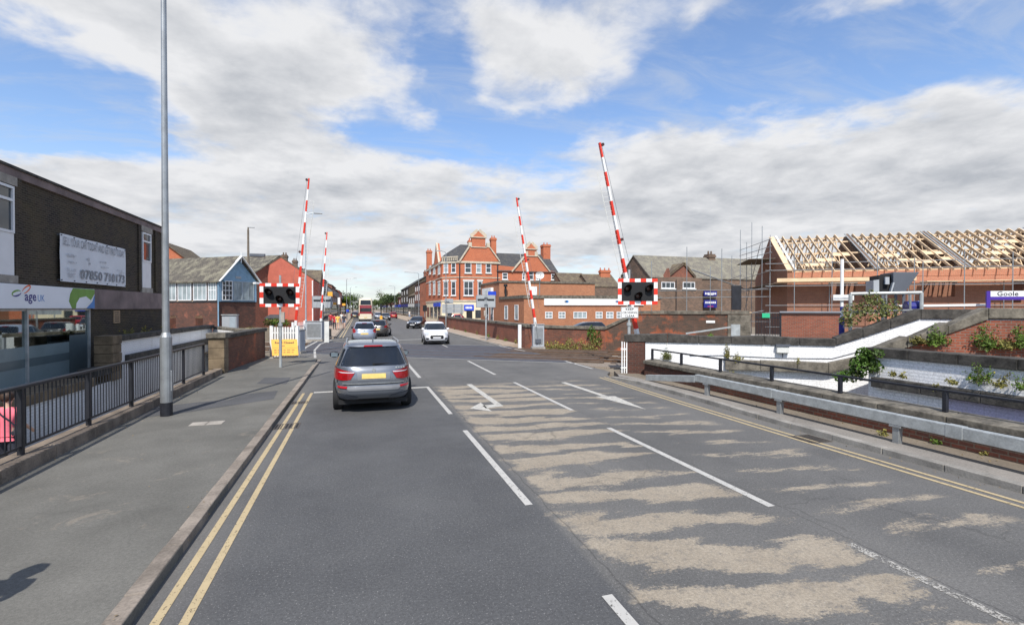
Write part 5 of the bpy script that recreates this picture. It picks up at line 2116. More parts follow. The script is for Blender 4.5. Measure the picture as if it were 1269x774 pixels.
for a, c in ((603, 606), (608.5, 611.5)):
    p0, p1 = PX(a, 396, BXc), PX(c, 380, BXc)
    window(bk, (BXc, (p0.y + p1.y) / 2, 1.6), (0, -1, 0), abs(p0.y - p1.y), 2.3, fw=.15, pane='glass')
q = MB()
a, c = PY(609, 366.5, 58), PY(619.5, 361, 58)
q.box(c.x - 1.0, c.x - .02 - .0, 58.0, 58.15, a.z, c.z)
q.V = [v + Vector((BXc - .02 - max(w.x for w in q.V), 0, 0)) for v in q.V]
q.build('hanging_sign', 'blue', bk)
p0, p1 = PY(655, 364, 56.6), PY(665, 355, 56.6)
q = MB()
q.box(p0.x, p1.x, 56.48, 56.6, 3.8, p1.z)
q.build('rear_door', 'white_plastic', bk)
q = MB()
p = PY(626.5, 352, 56)
q.cyl((p.x, 56, 3.7), (p.x, 56, p.z - .3), .12, n=8)
q.cyl((p.x, 56, p.z - .3), (p.x, 56, p.z), .24, n=8)
q.build('flue', 'black', bk)
dsh = thing('satellite_dish', 'white satellite dish on a mast above the low orange brick building', 'dish', (PY(668, 365, 48.5).x, 48.5, 3.78))
p = PY(668, 341, 48.5)
q = MB()
rim_, V_, F_ = 10, [], []
for j in range(4):
    rr = .44 * j / 3
    for i in range(14):
        a = 2 * pi * i / 14
        V_.append(Vector((p.x + rr * cos(a), 48.5 + .25 * (rr / .44) ** 2 * -1 - .3 * rr * cos(a), p.z + .9 * rr * sin(a))))
for j in range(3):
    for i in range(14):
        F_.append((j * 14 + i, j * 14 + (i + 1) % 14, (j + 1) * 14 + (i + 1) % 14, (j + 1) * 14 + i))
q.add(V_, F_)
q.build('reflector', 'white', dsh, smooth=True)
q = MB()
q.cyl((p.x + .12, 48.7, 3.75), (p.x + .12, 48.6, p.z), .05, n=6)
q.build('mast', 'galv', dsh)
q = MB()
q.bar((p.x, 48.4, p.z - .4), (p.x - .1, 47.8, p.z + .05), .05, .05)
q.build('feed_arm', 'galv', dsh)
# roofs seen behind the bank
for px0, px1, py, D_, lab in ((690, 722, 338.5, 86, 'brown tiled roof of a house showing just above the low orange building'), (722, 758, 340, 84, 'brown tiled roof with a red chimney showing above the low orange building')):
    a, c = PY(px0, py, D_), PY(px1, py, D_)
    t, P = house('brick_house', lab, (a.x, D_ - 3), (1, 0), c.x - a.x, 7, a.z - 2.4, a.z, 'brick_old', 'tile_brown', 'along', .1, group=None)
    if px0 > 700:
        chimney(t, (c.x - 1.5, D_), 2.0, .8, a.z - 1, a.z + .9, 'brick_orange', 3)


# ================================================================== RIGHT SIDE
# low stone-coped wall with handrail
lw = thing('low_wall', 'low red brick wall with a broad grey stone coping behind the guardrail', 'wall', (9.9, 8, .09))
b = MB()
b.box(9.78, 10.08, -6, 15.45, -.11, .50)
b.build('brickwork', 'brick_grimy', lw)
b = MB()
ys = [-6 + i * 1.19 for i in range(19)]
for y0, y1 in zip(ys, ys[1:]):
    y1 = min(y1, 15.45)
    b.prism([(9.70, y0 + .004), (10.14, y0 + .004), (10.14, y1 - .004), (9.70, y1 - .004)], .502, [.62, .67, .67, .62])
b.build('coping', 'stone_cope', lw, bevel=.015)
hr = thing('handrail', 'low black steel handrail on square posts along the broad stone coping', 'handrail', (9.95, 8, .65))
py_ = [15.2, 13.55, 11.75, 9.9, 8.05, 6.05, 4.0, 2.0, 0, -2]
for y in py_:
    b = MB()
    b.box(9.905, 9.975, y - .035, y + .035, .645, 1.0)
    b.build('post', 'black_paint', hr, bevel=.006)
b = MB()
b.box(9.915, 9.965, -3, 15.24, 1.0, 1.045)
b.build('rail', 'black_paint', hr, bevel=.006)

# guardrail
gr = thing('guardrail', 'galvanised box-beam guardrail on short posts beside the pale concrete kerb', 'guardrail', (9.15, 8, .09))
b = MB()
gx0, gx1 = 9.06, 9.19
b.prism([(gx0, 11.75), (gx1, 11.75), (gx1, 14.25), (gx0, 14.25)], [.385, .385, .085, .085], [.58, .58, .28, .28])
for y0, y1 in ((11.745, 9.16), (9.15, 5.4), (5.39, 1.6), (1.59, -3.0)):
    b.box(gx0, gx1, y1, y0, .42, .615)
b.build('beam', 'galv_light', gr, bevel=.012)
for y in (11.3, 8.85, 6.3, 3.7, 1.1):
    b = MB()
    b.box(9.075, 9.175, y - .055, y + .055, .06, .42)
    b.box(9.05, 9.2, y - .10, y + .10, .38, .418)
    b.build('post', 'galv', gr, bevel=.006)
for y in (9.155, 5.395):
    b = MB()
    b.box(gx0 - .006, gx1 + .006, y - .12, y + .12, .415, .621)
    b.build('joint_sleeve', 'galv_light', gr, bevel=.006)

def wp(t_, n=0.0, z=0.0):
    return RW0 + RD * t_ + RN * n + Vector((0, 0, z))


# brick pier and the white wall that runs away from it beside the railway
pi_ = thing('brick_pier', 'narrow red brick pier at the end of the white wall behind the picket gate', 'pier', (10.0, 15.75, .05))
b = MB()
b.obox(wp(-.66), RD, 0, .62, -.03, .38, -.1, 1.235)
b.build('brickwork', 'brick_grimy', pi_)
ww = thing('subway_parapet', 'bright white painted brick parapet with dark stone coping that climbs towards the station', 'wall', (13, 13.6, -.1))


prof = [(-.02, -3.2), (11.2, -3.2), (11.2, 2.15), (8.3, 2.15), (6.05, 1.26), (-.02, 1.24)]
b = MB()
b.wallpoly([wp(t_, 0, z) for t_, z in prof], RN, 0, .34)
b.build('painted_brickwork', 'white_brick', ww)
b = MB()
tt = [-.78, .75, 1.8, 2.85, 3.9, 4.95, 6.0]
zt = [1.50, 1.56, 1.50, 1.49, 1.54, 1.48, 1.48]
for t0, t1, za, zb in zip(tt, tt[1:], zt, zt[1:]):
    b.wallpoly([wp(t0 + .004, 0, 1.245), wp(t1 - .004, 0, 1.245), wp(t1 - .004, 0, zb), wp(t0 + .004, 0, za)], RN, -.06, .42)
ss = [(6.0, 1.265), (6.75, 1.54), (7.5, 1.84), (8.3, 2.155)]
for (t0, z0), (t1, z1) in zip(ss, ss[1:]):
    b.wallpoly([wp(t0 + .003, 0, z0 + .004), wp(t1 - .003, 0, z1 + .004), wp(t1 - .003, 0, z1 + .30), wp(t0 + .003, 0, z0 + .25)], RN, -.06, .42)
b.wallpoly([wp(8.303, 0, 2.155), wp(11.3, 0, 2.155), wp(11.3, 0, 2.45), wp(8.303, 0, 2.45)], RN, -.06, .42)
b.build('coping', 'stone_dark', ww, bevel=.018)
b = MB()
lt = [2.65, 3.75, 4.85, 5.75]
for t0, t1 in zip(lt, lt[1:]):
    b.wallpoly([wp(t0 + .003, 0, .36), wp(t1 - .003, 0, .36), wp(t1 - .003, 0, .70), wp(t0 + .003, 0, .72)], RN, -.22, .0)
b.wallpoly([wp(5.753, 0, .36), wp(6.9, 0, .72), wp(6.9, 0, 1.02), wp(5.753, 0, .70)], RN, -.22, .0)
b.build('ledge', 'stone_cope', ww, bevel=.02)
b = MB()
b.wallpoly([wp(4.25, 0, .98), wp(4.62, 0, .98), wp(4.62, 0, 1.2), wp(4.25, 0, 1.2)], RN, -.16, .0)
lb = b.build('wall_light', 'white_dirty', ww, bevel=.02)
b = MB()
b.wallpoly([wp(4.22, 0, 1.2), wp(4.65, 0, 1.2), wp(4.65, 0, 1.27), wp(4.22, 0, 1.27)], RN, -.19, .0)
b.build('hood', 'dark_grey', lb)
b = MB()
b.tube([wp(1.5, -.02, .80), wp(2.6, -.02, .84), wp(4.4, -.02, .80), wp(5.9, -.02, .83), wp(7, -.02, 1.2)], .012, 5)
b.tube([wp(4.45, -.02, .98), wp(4.45, -.02, .81)], .012, 5)
b.build('cable', 'dark_grey', ww)

# far wall of the cutting, parallel to the road
fw_ = thing('subway_wall', 'pale painted brick wall with black coping and weeds on its ledge, facing the handrail', 'wall', (14.3, 4, -3))
b = MB()
b.box(14.2, 14.55, -6, 10.62, -3.2, 1.09)
b.build('painted_brickwork', 'pale_brick', fw_)
b = MB()
ys = [10.66 - i * 1.16 for i in range(15)]
for y1, y0 in zip(ys, ys[1:]):
    b.box(14.12, 14.62, y0 + .004, y1 - .004, 1.092, 1.35)
b.build('coping', 'stone_dark', fw_, bevel=.015)
b = MB()
ys = [10.4 - i * 1.3 for i in range(13)]
for y1, y0 in zip(ys, ys[1:]):
    b.box(13.98, 14.2, y0 + .004, y1 - .004, .24, .52)
b.build('ledge', 'stone_dark', fw_, bevel=.02)
b = MB()
b.box(14.19, 14.199, -5, 8.6, -1.2, .22)
b.build('lilac_panel', 'lilac_brick', fw_)
# end face, and the near parapet of the stairs
en = thing('stair_parapet', 'bare red brick parapet with a dark stone coping sloping up beside the stairs', 'wall', (16, 9.4, -.1))
E0 = Vector((14.2, 10.66, 0))


def ep(t_, n=0.0, z=0.0):
    return E0 + RD * t_ + RN * n + Vector((0, 0, z))


b = MB()
b.wallpoly([ep(.36, 0, -.12), ep(11, 0, -.12), ep(11, 0, 2.20), ep(2.78, 0, 2.14), ep(.36, 0, 1.12)], RN, -.02, .32)
b.build('brickwork', 'brick_red', en)
b = MB()
ss = [(.15, 1.13), (.95, 1.41), (1.9, 1.82), (2.80, 2.235)]
for (t0, z0), (t1, z1) in zip(ss, ss[1:]):
    b.wallpoly([ep(t0 + .003, 0, z0 - .06), ep(t1 - .003, 0, z1 - .06), ep(t1 - .003, 0, z1 + .27), ep(t0 + .003, 0, z0 + .16)], RN, -.08, .42)
for t0 in (2.80, 4.1, 5.4, 6.7, 8.0, 9.3):
    b.wallpoly([ep(t0 + .003, 0, 2.205), ep(t0 + 1.297, 0, 2.205), ep(t0 + 1.297, 0, 2.47), ep(t0 + .003, 0, 2.49)], RN, -.08, .42)
b.build('coping', 'stone_cope', en, bevel=.018)
# ground between that parapet and the subway wall
b = MB()
b.prism([(14.55, -6), (40, -6), (40, -8.5), (22.5, 4.6), (14.6, 10.35)], -.13, 1.0)
structure(b.build('terrain', 'dirt'))

# boundary walls beyond the crossing
bw1 = thing('boundary_wall', 'long red brick wall with stone coping running from the crossing towards the corner building', 'wall', (10.3, 45, .05))
b = MB()
b.prism([(10.2, 30.0), (10.2, 66), (10.55, 66), (10.55, 30.0)], -.12, 1.26)
b.prism([(10.2, 66), (12, 69), (12.3, 68.8), (10.55, 66)], -.12, 1.26)
b.build('brickwork', 'brick_red', bw1)
b = MB()
ys = [30 + i * 1.8 for i in range(21)]
for y0, y1 in zip(ys, ys[1:]):
    b.box(10.12, 10.63, y0 + .005, min(y1, 66) - .005, 1.262, 1.44)
b.build('coping', 'stone_cope', bw1, bevel=.02)
bw2 = thing('boundary_wall', 'low red brick wall beside the tracks, stepping up to the taller patched wall', 'wall', (12.4, 28.4, -.1))
D0 = Vector((10.2, 30.0, 0))


def dp(t_, n=0.0, z=0.0):
    return D0 + RD * t_ + RN * n + Vector((0, 0, z))


b = MB()
b.wallpoly([dp(0, 0, -.12), dp(5.1, 0, -.12), dp(5.1, 0, 1.14), dp(0, 0, 1.22)], RN, 0, .35)
b.build('brickwork', 'brick_sooty', bw2)
b = MB()
for i in range(4):
    a = 5.1 * i / 4
    c = 5.1 * (i + 1) / 4
    b.wallpoly([dp(a + .004, 0, 1.224 - .08 * i / 4 + .0), dp(c - .004, 0, 1.224 - .08 * (i + 1) / 4), dp(c - .004, 0, 1.34), dp(a + .004, 0, 1.42 - .02 * i)], RN, -.08, .43)
b.build('coping', 'stone_cope', bw2, bevel=.02)
bw3 = thing('boundary_wall', 'tall soot-dark brick wall with orange repaired patches and a stone end pier beyond the tracks', 'wall', (18, 24.5, -.1))
b = MB()
b.wallpoly([dp(5.1, 0, -.12), dp(13.1, 0, -.12), dp(13.1, 0, 2.12), dp(7.05, 0, 2.10), dp(5.1, 0, 1.14)], RN, 0, .36)
b.build('brickwork', 'brick_patchy', bw3)
b = MB()
b.wallpoly([dp(5.1, 0, 1.144), dp(7.05, 0, 2.104), dp(7.05, 0, 2.30), dp(5.1, 0, 1.36)], RN, -.08, .44)
for i in range(4):
    b.wallpoly([dp(7.054 + i * 1.52, 0, 2.125), dp(7.046 + (i + 1) * 1.52, 0, 2.125), dp(7.046 + (i + 1) * 1.52, 0, 2.32), dp(7.054 + i * 1.52, 0, 2.30)], RN, -.08, .44)
b.build('coping', 'stone_cope', bw3, bevel=.02)
b = MB()
for i in range(5):
    b.wallpoly([dp(12.0, 0, -.1 + i * .44), dp(13.2, 0, -.1 + i * .44), dp(13.2, 0, .33 + i * .44), dp(12.0, 0, .33 + i * .44)], RN, -.06, -.001)
b.build('end_pier', 'stone_cope', bw3, bevel=.02)
b = MB()
a, c = PL(875, 397, D0, RD), PL(886, 400, D0, RD)
b.wallpoly([Vector((a.x, a.y, c.z)), c, Vector((c.x, c.y, a.z)), a], RN, -.03, -.001)
b.build('name_plate', 'white', bw3)

# platform ramp bar and post
a0, a1 = PL(850, 413, rp(18, -5.2), RD), PL(906, 405, rp(18, -5.2), RD)
b = MB()
b.bar(a0, a1, .06, .06)
b.obox((a1.x, a1.y), RD, -.0, .32, -.05, .12, .6, a1.z + .1)
tag(b.build('swing_bar', 'galv_light'), 'grey metal swing bar on a square post in front of the patched brick wall', 'barrier bar')

# iron fence, low wall, sign
ir = thing('iron_fence', 'dark upright iron fence between the tall patched wall and the low red platform wall', 'fence', dp(15, 0, 0))
p0, p1 = PL(936, 418, D0, RD), PL(967, 418, D0, RD)
u0, u1 = (p0 - D0).dot(RD), (p1 - D0).dot(RD)
b = MB()
for z in (.75, 1.95):
    b.bar(dp(u0, 0, z), dp(u1, 0, z), .05, .06)
for i in range(17):
    u = u0 + (u1 - u0) * i / 16
    b.cyl(dp(u, 0, .4), dp(u, 0, 2.2), .018, n=5)
b.build('bars', 'black_paint', ir)
b = MB()
b.bar(dp(u1, 0, .2), dp(u1, 0, 2.25), .09, .09)
b.build('post', 'black_paint', ir)
gs = MB()
a, c = PL(944.5, 393.5, D0 - RN * .1, RD), PL(954, 388, D0 - RN * .1, RD)
gs.wallpoly([Vector((a.x, a.y, a.z)), Vector((c.x, c.y, a.z)), Vector((c.x, c.y, c.z)), Vector((a.x, a.y, c.z))], RN, 0, .03)
tag(gs.build('exit_sign', 'sign_green'), 'small green sign fixed to the iron fence', 'sign')
lw2 = thing('platform_wall', 'low orange red brick wall with a dark pipe along its top on the station platform', 'wall', dp(17, 0, .3))
p0, p1 = PL(968, 420, D0, RD), PL(1041, 420, D0, RD)
u0, u1 = (p0 - D0).dot(RD), (p1 - D0).dot(RD)
zt_ = PL(1000, 389, D0, RD).z
b = MB()
b.wallpoly([dp(u0, 0, -.1), dp(u1, 0, -.1), dp(u1, 0, zt_), dp(u0, 0, zt_)], RN, 0, .3)
b.build('brickwork', 'brick_red', lw2)
b = MB()
b.cyl(dp(u0 - .1, -.05, zt_ + .08), dp(u1 + .8, -.05, zt_ + .08), .075, n=8)
b.build('pipe', 'dark_grey', lw2)
strip('platform', [(q.x, q.y) for q in (dp(13.3, .0), dp(40, .0), dp(40, 4.5), dp(13.3, 4.5))], -.1, .80, 'concrete')

# ---- long brown brick building with gables, behind the tall wall
C = Vector((35, 54, 0))
r1, P = house('brown_building', 'long brown brick building with a pale weathered roof behind the scaffold poles', C, (1, 0), 46, 7.8, 6.3, 9.35, 'brick_old', 'tile_pale', 'along', .12, cat='building')
p0, pA, p1 = PY(826, 343, 53.88), PY(847, 326.5, 53.88), PY(861.5, 342, 53.88)
b = MB()
b.wallpoly([Vector((p0.x, 53.9, 6.0)), Vector((p1.x, 53.9, 6.0)), Vector((p1.x, 53.9, 6.35)), Vector((pA.x, 53.9, pA.z)), Vector((p0.x, 53.9, 6.35))], (0, 1), 0, .4)
g = b.build('cross_gable', 'brick_red', r1)
b = MB()
for pe in (p0, p1):
    b.add([(pe.x, 53.7, 6.40), (pA.x, 53.7, pA.z + .08), (pA.x, 58, pA.z + .08), (pe.x, 54.5, 6.40)], [(0, 1, 2, 3)])
    b.bar((pe.x, 53.8, 6.42), (pA.x, 53.8, pA.z + .06), .3, .16, (0, 1, 0))
b.build('cross_gable_roof', 'tile_brown', r1)
fb = MB()
a, c = PY(812, 381, 53.2), PY(868.5, 381, 53.2)
fb.box(a.x, c.x, 53.0, 53.99, -.1, 6.28)
fb.build('front_bay', 'brick_old', r1)
for a, c in ((819.5, 836), (846, 861)):
    q0, q1 = PY(a, 357, 53.0), PY(c, 349.5, 53.0)
    window(r1, ((q0.x + q1.x) / 2, 53.0, (q0.z + q1.z) / 2), (1, 0, 0), q1.x - q0.x, q1.z - q0.z, fw=.08, mull=2, sill='white_dirty')
b = MB()
a, c = PY(821, 335, 53.9), PY(830, 346, 53.9)
b.wallpoly([Vector((a.x, 53.7, 6.1)), Vector((c.x, 53.7, 6.1)), Vector(((a.x + c.x) / 2 + .3, 53.7, 7.5))], (0, 1), 0, .5)
b.build('dormer', 'brick_red', r1)
cp_ = PY(879.5, 312, 57.9)
chimney(r1, (cp_.x, 57.9), 1.05, 1.0, 8.2, cp_.z - .35, 'brick_old', 2)
b = MB()
a = PY(838, 358, 52.9)
b.cyl((a.x, 52.9, 1), (a.x, 52.9, 6.0), .05, n=6)
b.build('downpipe', 'black_paint', r1)
sg = thing('notice_board', 'pair of blue notice boards with white lettering on the brown brick wall behind the scaffold', 'sign', (45, 53.8, 2.4))
for y0, y1, l1, l2 in ((360.5, 366.5, 'PARKING', '▬'), (371.5, 381, 'OFFICE', '◄')):
    a, c = PY(872.5, y1, 53.6), PY(888.5, y0, 53.6)
    b = MB()
    b.box(a.x, c.x, 53.6, 53.75, a.z, c.z)
    bo = b.build('board', 'navy', sg)
    b = MB()
    rl2 = random.Random(int(y0))
    x = a.x + .15
    while x < c.x - .3:
        w2 = rl2.uniform(.10, .2)
        b.add([(x, 53.595, c.z - .46), (x + w2, 53.595, c.z - .46), (x + w2 * .9, 53.595, c.z - .2), (x + .02, 53.595, c.z - .2)], [(0, 1, 2, 3)])
        x += w2 + .05
    b.build('faded_lettering', 'white', bo)
    b = MB()
    xm = (a.x + c.x) / 2
    b.box(xm - .45, xm + .45, 53.592, 53.598, a.z + .12, a.z + .2)
    b.build('arrow' if l2 == '◄' else 'underline', 'red' if l2 == '◄' else 'white', bo)

# ---- the new building with its open roof trusses
ND = Vector((.8387, -.5446, 0))
NN = Vector((.5446, .8387, 0))
NC = Vector((28.2, 26.8, 0))


def np_(l, w=0.0, z=0.0):
    return NC + ND * l + NN * w + Vector((0, 0, z))


nb_ = thing('new_building', 'unfinished orange brick building with open timber roof trusses', 'building', np_(8, 5, -.1))
NL, NW, NE, NR = 24.0, 10.8, 5.05, 8.05
b = MB()
b.wallpoly([np_(0, 0, -.12), np_(0, NW, -.12), np_(0, NW, NE), np_(0, NW / 2, NR - .05), np_(0, 0, NE)], ND, 0, .32)
b.build('gable_wall', 'brick_newdark', nb_)
b = MB()
# front wall in strips, leaving the window holes open
holes = [(2.6, 4.1, 3.2, 4.1), (7.8, 9.6, 3.2, 4.1), (12.6, 16.0, 2.8, 4.1), (17.6, 19.4, 3.1, 4.1)]
x = .32
for h0, h1, z0, z1 in holes:
    b.obox(np_(0), ND, x, h0, .0, .32, -.12, 4.1)
    b.obox(np_(0), ND, h0, h1, .0, .32, -.12, z0)
    x = h1
b.obox(np_(0), ND, x, NL, .0, .32, -.12, 4.1)
b.build('front_wall', 'brick_newdark', nb_)
b = MB()
b.obox(np_(0), ND, .32, NL, -.02, .31, 4.55, NE - .12)
b.build('upper_courses', 'brick_new', nb_)
b = MB()
b.obox(np_(0), ND, .32, NL, .0, .31, 4.101, 4.549)
b.build('wall_head', 'brick_new', nb_)
b = MB()
b.obox(np_(0), ND, 4.9, NL, -.025, -.001, 1.2, 2.35)
b.build('new_brickwork', 'brick_new', nb_)
b = MB()
b.obox(np_(0), ND, .32, NL, NW - .3, NW, -.12, NE - .1)
b.obox(np_(0), ND, .32, NL, NW * .5, NW * .5 + .1, 2.0, 4.6)
b.build('rear_wall', 'brick_newdark', nb_)
b = MB()
for h0, h1, z0, z1 in holes:
    b.obox(np_(0), ND, h0 - .1, h1 + .1, -.03, -.001, z1 + .0, z1 + .12)
b.build('lintel', 'concrete', nb_)
b = MB()
b.obox(np_(0), ND, .32, NL, .03, .15, NE - .115, NE - .03)
b.obox(np_(0), ND, .32, NL, NW - .15, NW - .03, NE - .095, NE - .03)
b.build('wall_plate', 'timber_new', nb_)
# white verge strip and tape on the gable slope
b = MB()
b.bar(np_(.14, -.1, NE - .02), np_(.14, NW / 2, NR + .02), .34, .07, ND.cross(Vector((0, 0, 1))))
b.build('verge_strip', 'plywood', nb_)
b = MB()
b.bar(np_(.46, -.15, NE + .04), np_(.46, NW / 2, NR + .10), .14, .05, ND.cross(Vector((0, 0, 1))))
b.build('verge_tape', 'white_dirty', nb_)
party = [5.2, 10.1, 16.2]
for pt in party:
    b = MB()
    b.wallpoly([np_(pt, .2, NE - .3), np_(pt, NW - .2, NE - .3), np_(pt, NW / 2, NR - .12)], ND, 0, .24)
    pw2 = b.build('party_wall', 'brick_old', nb_)
    b = MB()
    b.bar(np_(pt + .12, -.12, NE - .0), np_(pt + .12, NW / 2, NR + .06), .17, .06, ND.cross(Vector((0, 0, 1))))
    b.build('party_wall_cap', 'brick_old', pw2)
    b = MB()
    for o in (.0, .24):
        b.bar(np_(pt + o, -.14, NE + .02), np_(pt + o, NW / 2, NR + .10), .06, .05, ND.cross(Vector((0, 0, 1))))
    b.build('silver_tape', 'galv_light', pw2)


def truss(l, rnd):
    q = MB()
    up = ND
    tw, th_ = .05, .17
    pz = lambda w, z: np_(l, w, z)
    q.bar(pz(-.35, NE - .14), pz(NW / 2, NR), th_, tw, up)
    q.bar(pz(NW + .35, NE - .14), pz(NW / 2, NR), th_, tw, up)
    q.bar(pz(-.1, NE + .06), pz(NW + .1, NE + .06), th_ * .9, tw, up)
    # webs and a raised tie
    w1, w2 = NW * .25, NW * .75
    zm = NE + (NR - NE) * .5
    q.bar(pz(w1, zm), pz(NW * .36, NE + .08), .10, tw, up)
    q.bar(pz(w2, zm), pz(NW * .64, NE + .08), .10, tw, up)
    q.bar(pz(NW / 2, NR - .1), pz(NW * .36, NE + .08), .10, tw, up)
    q.bar(pz(NW / 2, NR - .1), pz(NW * .64, NE + .08), .10, tw, up)
    return q.build('roof_truss', 'timber_new', nb_)


rnd = random.Random(4)
ts = []
l = .95
while l < NL:
    if all(abs(l - p - .12) > .26 for p in party):
        ts.append(l)
    l += .60
for l in ts:
    truss(l, rnd)
b = MB()
for w, z in ((NW * .25, NE + (NR - NE) * .5 - .12), (NW * .42, NE + (NR - NE) * .84 - .12), (NW * .5, NR - .22), (NW * .66, NE + .66), (NW * .34, NE + .18)):
    b.bar(np_(.4, w, z), np_(NL, w, z), .05, .10)
for l in range(1, 22, 4):
    b.bar(np_(l, .6, NE + .25), np_(l + 3.4, NW / 2 - .3, NR - .28), .04, .10)
    b.bar(np_(l + 3, NW - .6, NE + .25), np_(l + .4, NW / 2 + .3, NR - .28), .04, .10)
b.build('brace', 'timber_new', nb_)
for l, w in ((1.3, .10), (2.2, .22), (3.3, .36), (6.1, .30), (6.9, .16), (7.8, .12), (8.7, .34), (9.3, .18), (11.3, .12), (12.2, .30), (12.9, .44), (13.6, .60), (14.3, .2), (17.4, .3), (18.3, .5)):
    b = MB()
    z = NE + (NR - NE) * w + .04
    ww_ = NW / 2 * w
    sl = (NR - NE) / (NW / 2)
    d_ = .42
    P4 = [np_(l, ww_, z), np_(l + 1.15, ww_, z), np_(l + 1.15, ww_ + d_, z + d_ * sl), np_(l, ww_ + d_, z + d_ * sl)]
    b.add(P4 + [p - Vector((0, 0, .02)) for p in P4], [(0, 1, 2, 3), (7, 6, 5, 4), (0, 4, 5, 1), (1, 5, 6, 2), (2, 6, 7, 3), (3, 7, 4, 0)])
    b.build('batten_board', 'plywood', nb_)

# ---- scaffold round the new building
sf = thing('scaffold', 'steel tube scaffold with boarded lifts around the unfinished orange building', 'scaffold', np_(6, -1.2, -.1))


def sp_(l, w=0.0, z=0.0):
    return np_(l, -1.15 + w, z)


rnd = random.Random(6)
for l, w, z in [(l, 0, 5.7 + rnd.uniform(-.3, .7)) for l in (.15, 2.35, 4.9, 6.9, 7.35, 9.5, 11.9, 15.5, 19, 22)] + [(l, .95, 4.2) for l in (2.5, 7.0, 12, 17)] + \
        [(-1.3, .1, 7.4), (-1.3, 2.6, 8.4), (-1.3, 6.4, 9.3), (-1.3, 8.6, 8.0), (-1.3, 11.5, 8.2), (-2.3, 5.4, 8.6), (-2.3, 9.6, 7.0)] + [(-4.3, .3, 6.6), (-6.6, .3, 6.8), (-4.9, 1.6, 5.5), (-9.0, 4, 6.2)]:
    b = MB()
    b.cyl(sp_(l, w, -.1), sp_(l, w, z), .026, n=6)
    b.build('pole', 'galv', sf)
for z in (1.2, 2.15, 2.65, 3.95, 5.0, 5.45):
    b = MB()
    b.cyl(sp_(-1.6, 0, z), sp_(23, 0, z), .024, n=6)
    b.build('ledger', 'galv', sf)
for z in (2.1, 3.9, 5.0, 6.2, 6.6, 7.1):
    b = MB()
    b.cyl(sp_(-1.3, -.3, z), sp_(-1.3, 12, z + (.6 if z > 6 else 0)), .024, n=6)
    if z < 6:
        b.cyl(sp_(-2.3, 4.6, z), sp_(-2.3, 12, z), .024, n=6)
    b.build('ledger', 'galv', sf)
for z in (1.5, 3.2, 3.7):
    b = MB()
    b.cyl(sp_(-9.3, .3, z), sp_(-1.2, .3, z + .05), .022, n=6)
    b.build('ledger', 'galv', sf)
b = MB()
b.cyl(sp_(-1.3, 9.5, 2.2), sp_(-1.3, 3.2, 7.2), .024, n=6)
b.cyl(sp_(-7.8, .3, 1.0), sp_(-1.6, .3, 2.3), .024, n=6)
b.cyl(sp_(-6.0, 3.5, 5.4), sp_(-1.3, 7.5, 3.9), .05, n=6)
b.build('brace', 'galv', sf)
for l0, l1, w0, w1, z, mt in ((-.9, 7.0, .05, .95, 4.18, 'plywood'), (7.6, 14.4, .05, .95, 4.14, 'plywood'), (14.6, 23, .05, .95, 4.2, 'plywood'), (-1.2, -.1, 1.0, 11.5, 4.1, 'timber_grey'), (-1.9, -.1, 4.0, 9.5, 6.15, 'timber_grey'), (-7.2, -2.4, .2, .5, 2.15, 'plywood')):
    b = MB()
    k = max(1, round((w1 - w0) / .23)) if l1 - l0 > 2 else max(1, round((l1 - l0) / .23))
    for i in range(k):
        if l1 - l0 > 2:
            a, c = w0 + (w1 - w0) * i / k, w0 + (w1 - w0) * (i + .93) / k
            b.obox(sp_(0), ND, l0, l1, a, c, z, z + .04)
        else:
            a, c = l0 + (l1 - l0) * i / k, l0 + (l1 - l0) * (i + .93) / k
            b.obox(sp_(0), ND, a, c, w0, w1, z, z + .04)
    b.build('board', mt, sf)
for l0, l1, z in ((-.9, 7.0, 4.22), (14.6, 23, 4.24)):
    b = MB()
    b.obox(sp_(0), ND, l0, l1, -.04, .0, z, z + .24)
    b.build('toe_board', 'plywood', sf)
b = MB()
for i in range(5):
    b.obox(sp_(0), ND, -2.3, -1.7, 1.5 + i * .0, 1.55, 1.0 + i * .3, 1.04 + i * .3)
tag_ = b
lt_ = MB()
a = PL(907, 384, np_(-1.5, -1.0), ND)
c = PL(919, 353, np_(-1.5, -1.0), ND)
dl = (Vector((c.x, c.y, 0)) - Vector((a.x, a.y, 0))).length
lt_.obox((a.x, a.y), ND, 0, dl, 0, .5, a.z, c.z)
tag(lt_.build('hoist_cage', 'black_paint', bevel=.03), 'dark upright hoist cage hung on the scaffold beside the brick gable', 'hoist')

# ---- station things on the nearer platform
PLp = rp(26, -6.5)
t = thing('sign_post', 'white station sign post with a blue foot and a pale crossboard', 'sign', PL(1043, 415, PLp, RD))
a, c = PL(1043, 420, PLp, RD), PL(1043.5, 321, PLp, RD)
zb = PL(1043, 393, PLp, RD).z
b = MB()
b.cyl((a.x, a.y, .8), (a.x, a.y, zb), .085, n=12)
b.build('base_sleeve', 'navy', t)
b = MB()
b.cyl((a.x, a.y, zb), (a.x, a.y, c.z), .052, n=12)
b.build('post', 'white', t)
b = MB()
l0, l1 = PL(1031.5, 372, PLp, RD), PL(1057, 365, PLp, RD)
b.obox((l0.x, l0.y), RD, 0, (l1 - l0).to_2d().length, -.11, -.08, l0.z, l1.z)
bo = b.build('crossboard', 'white', t)
b = MB()
b.obox((l0.x, l0.y), RD, .02, (l1 - l0).to_2d().length * .9, -.12, -.11, l0.z + .05, l0.z + .11)
b.build('faded_lettering', 'txt_faint', bo)
b = MB()
zz = PL(1043, 382, PLp, RD).z
b.cyl((a.x, a.y, zz - .08), (a.x, a.y, zz + .06), .056, n=12)
b.build('band', 'navy', t)

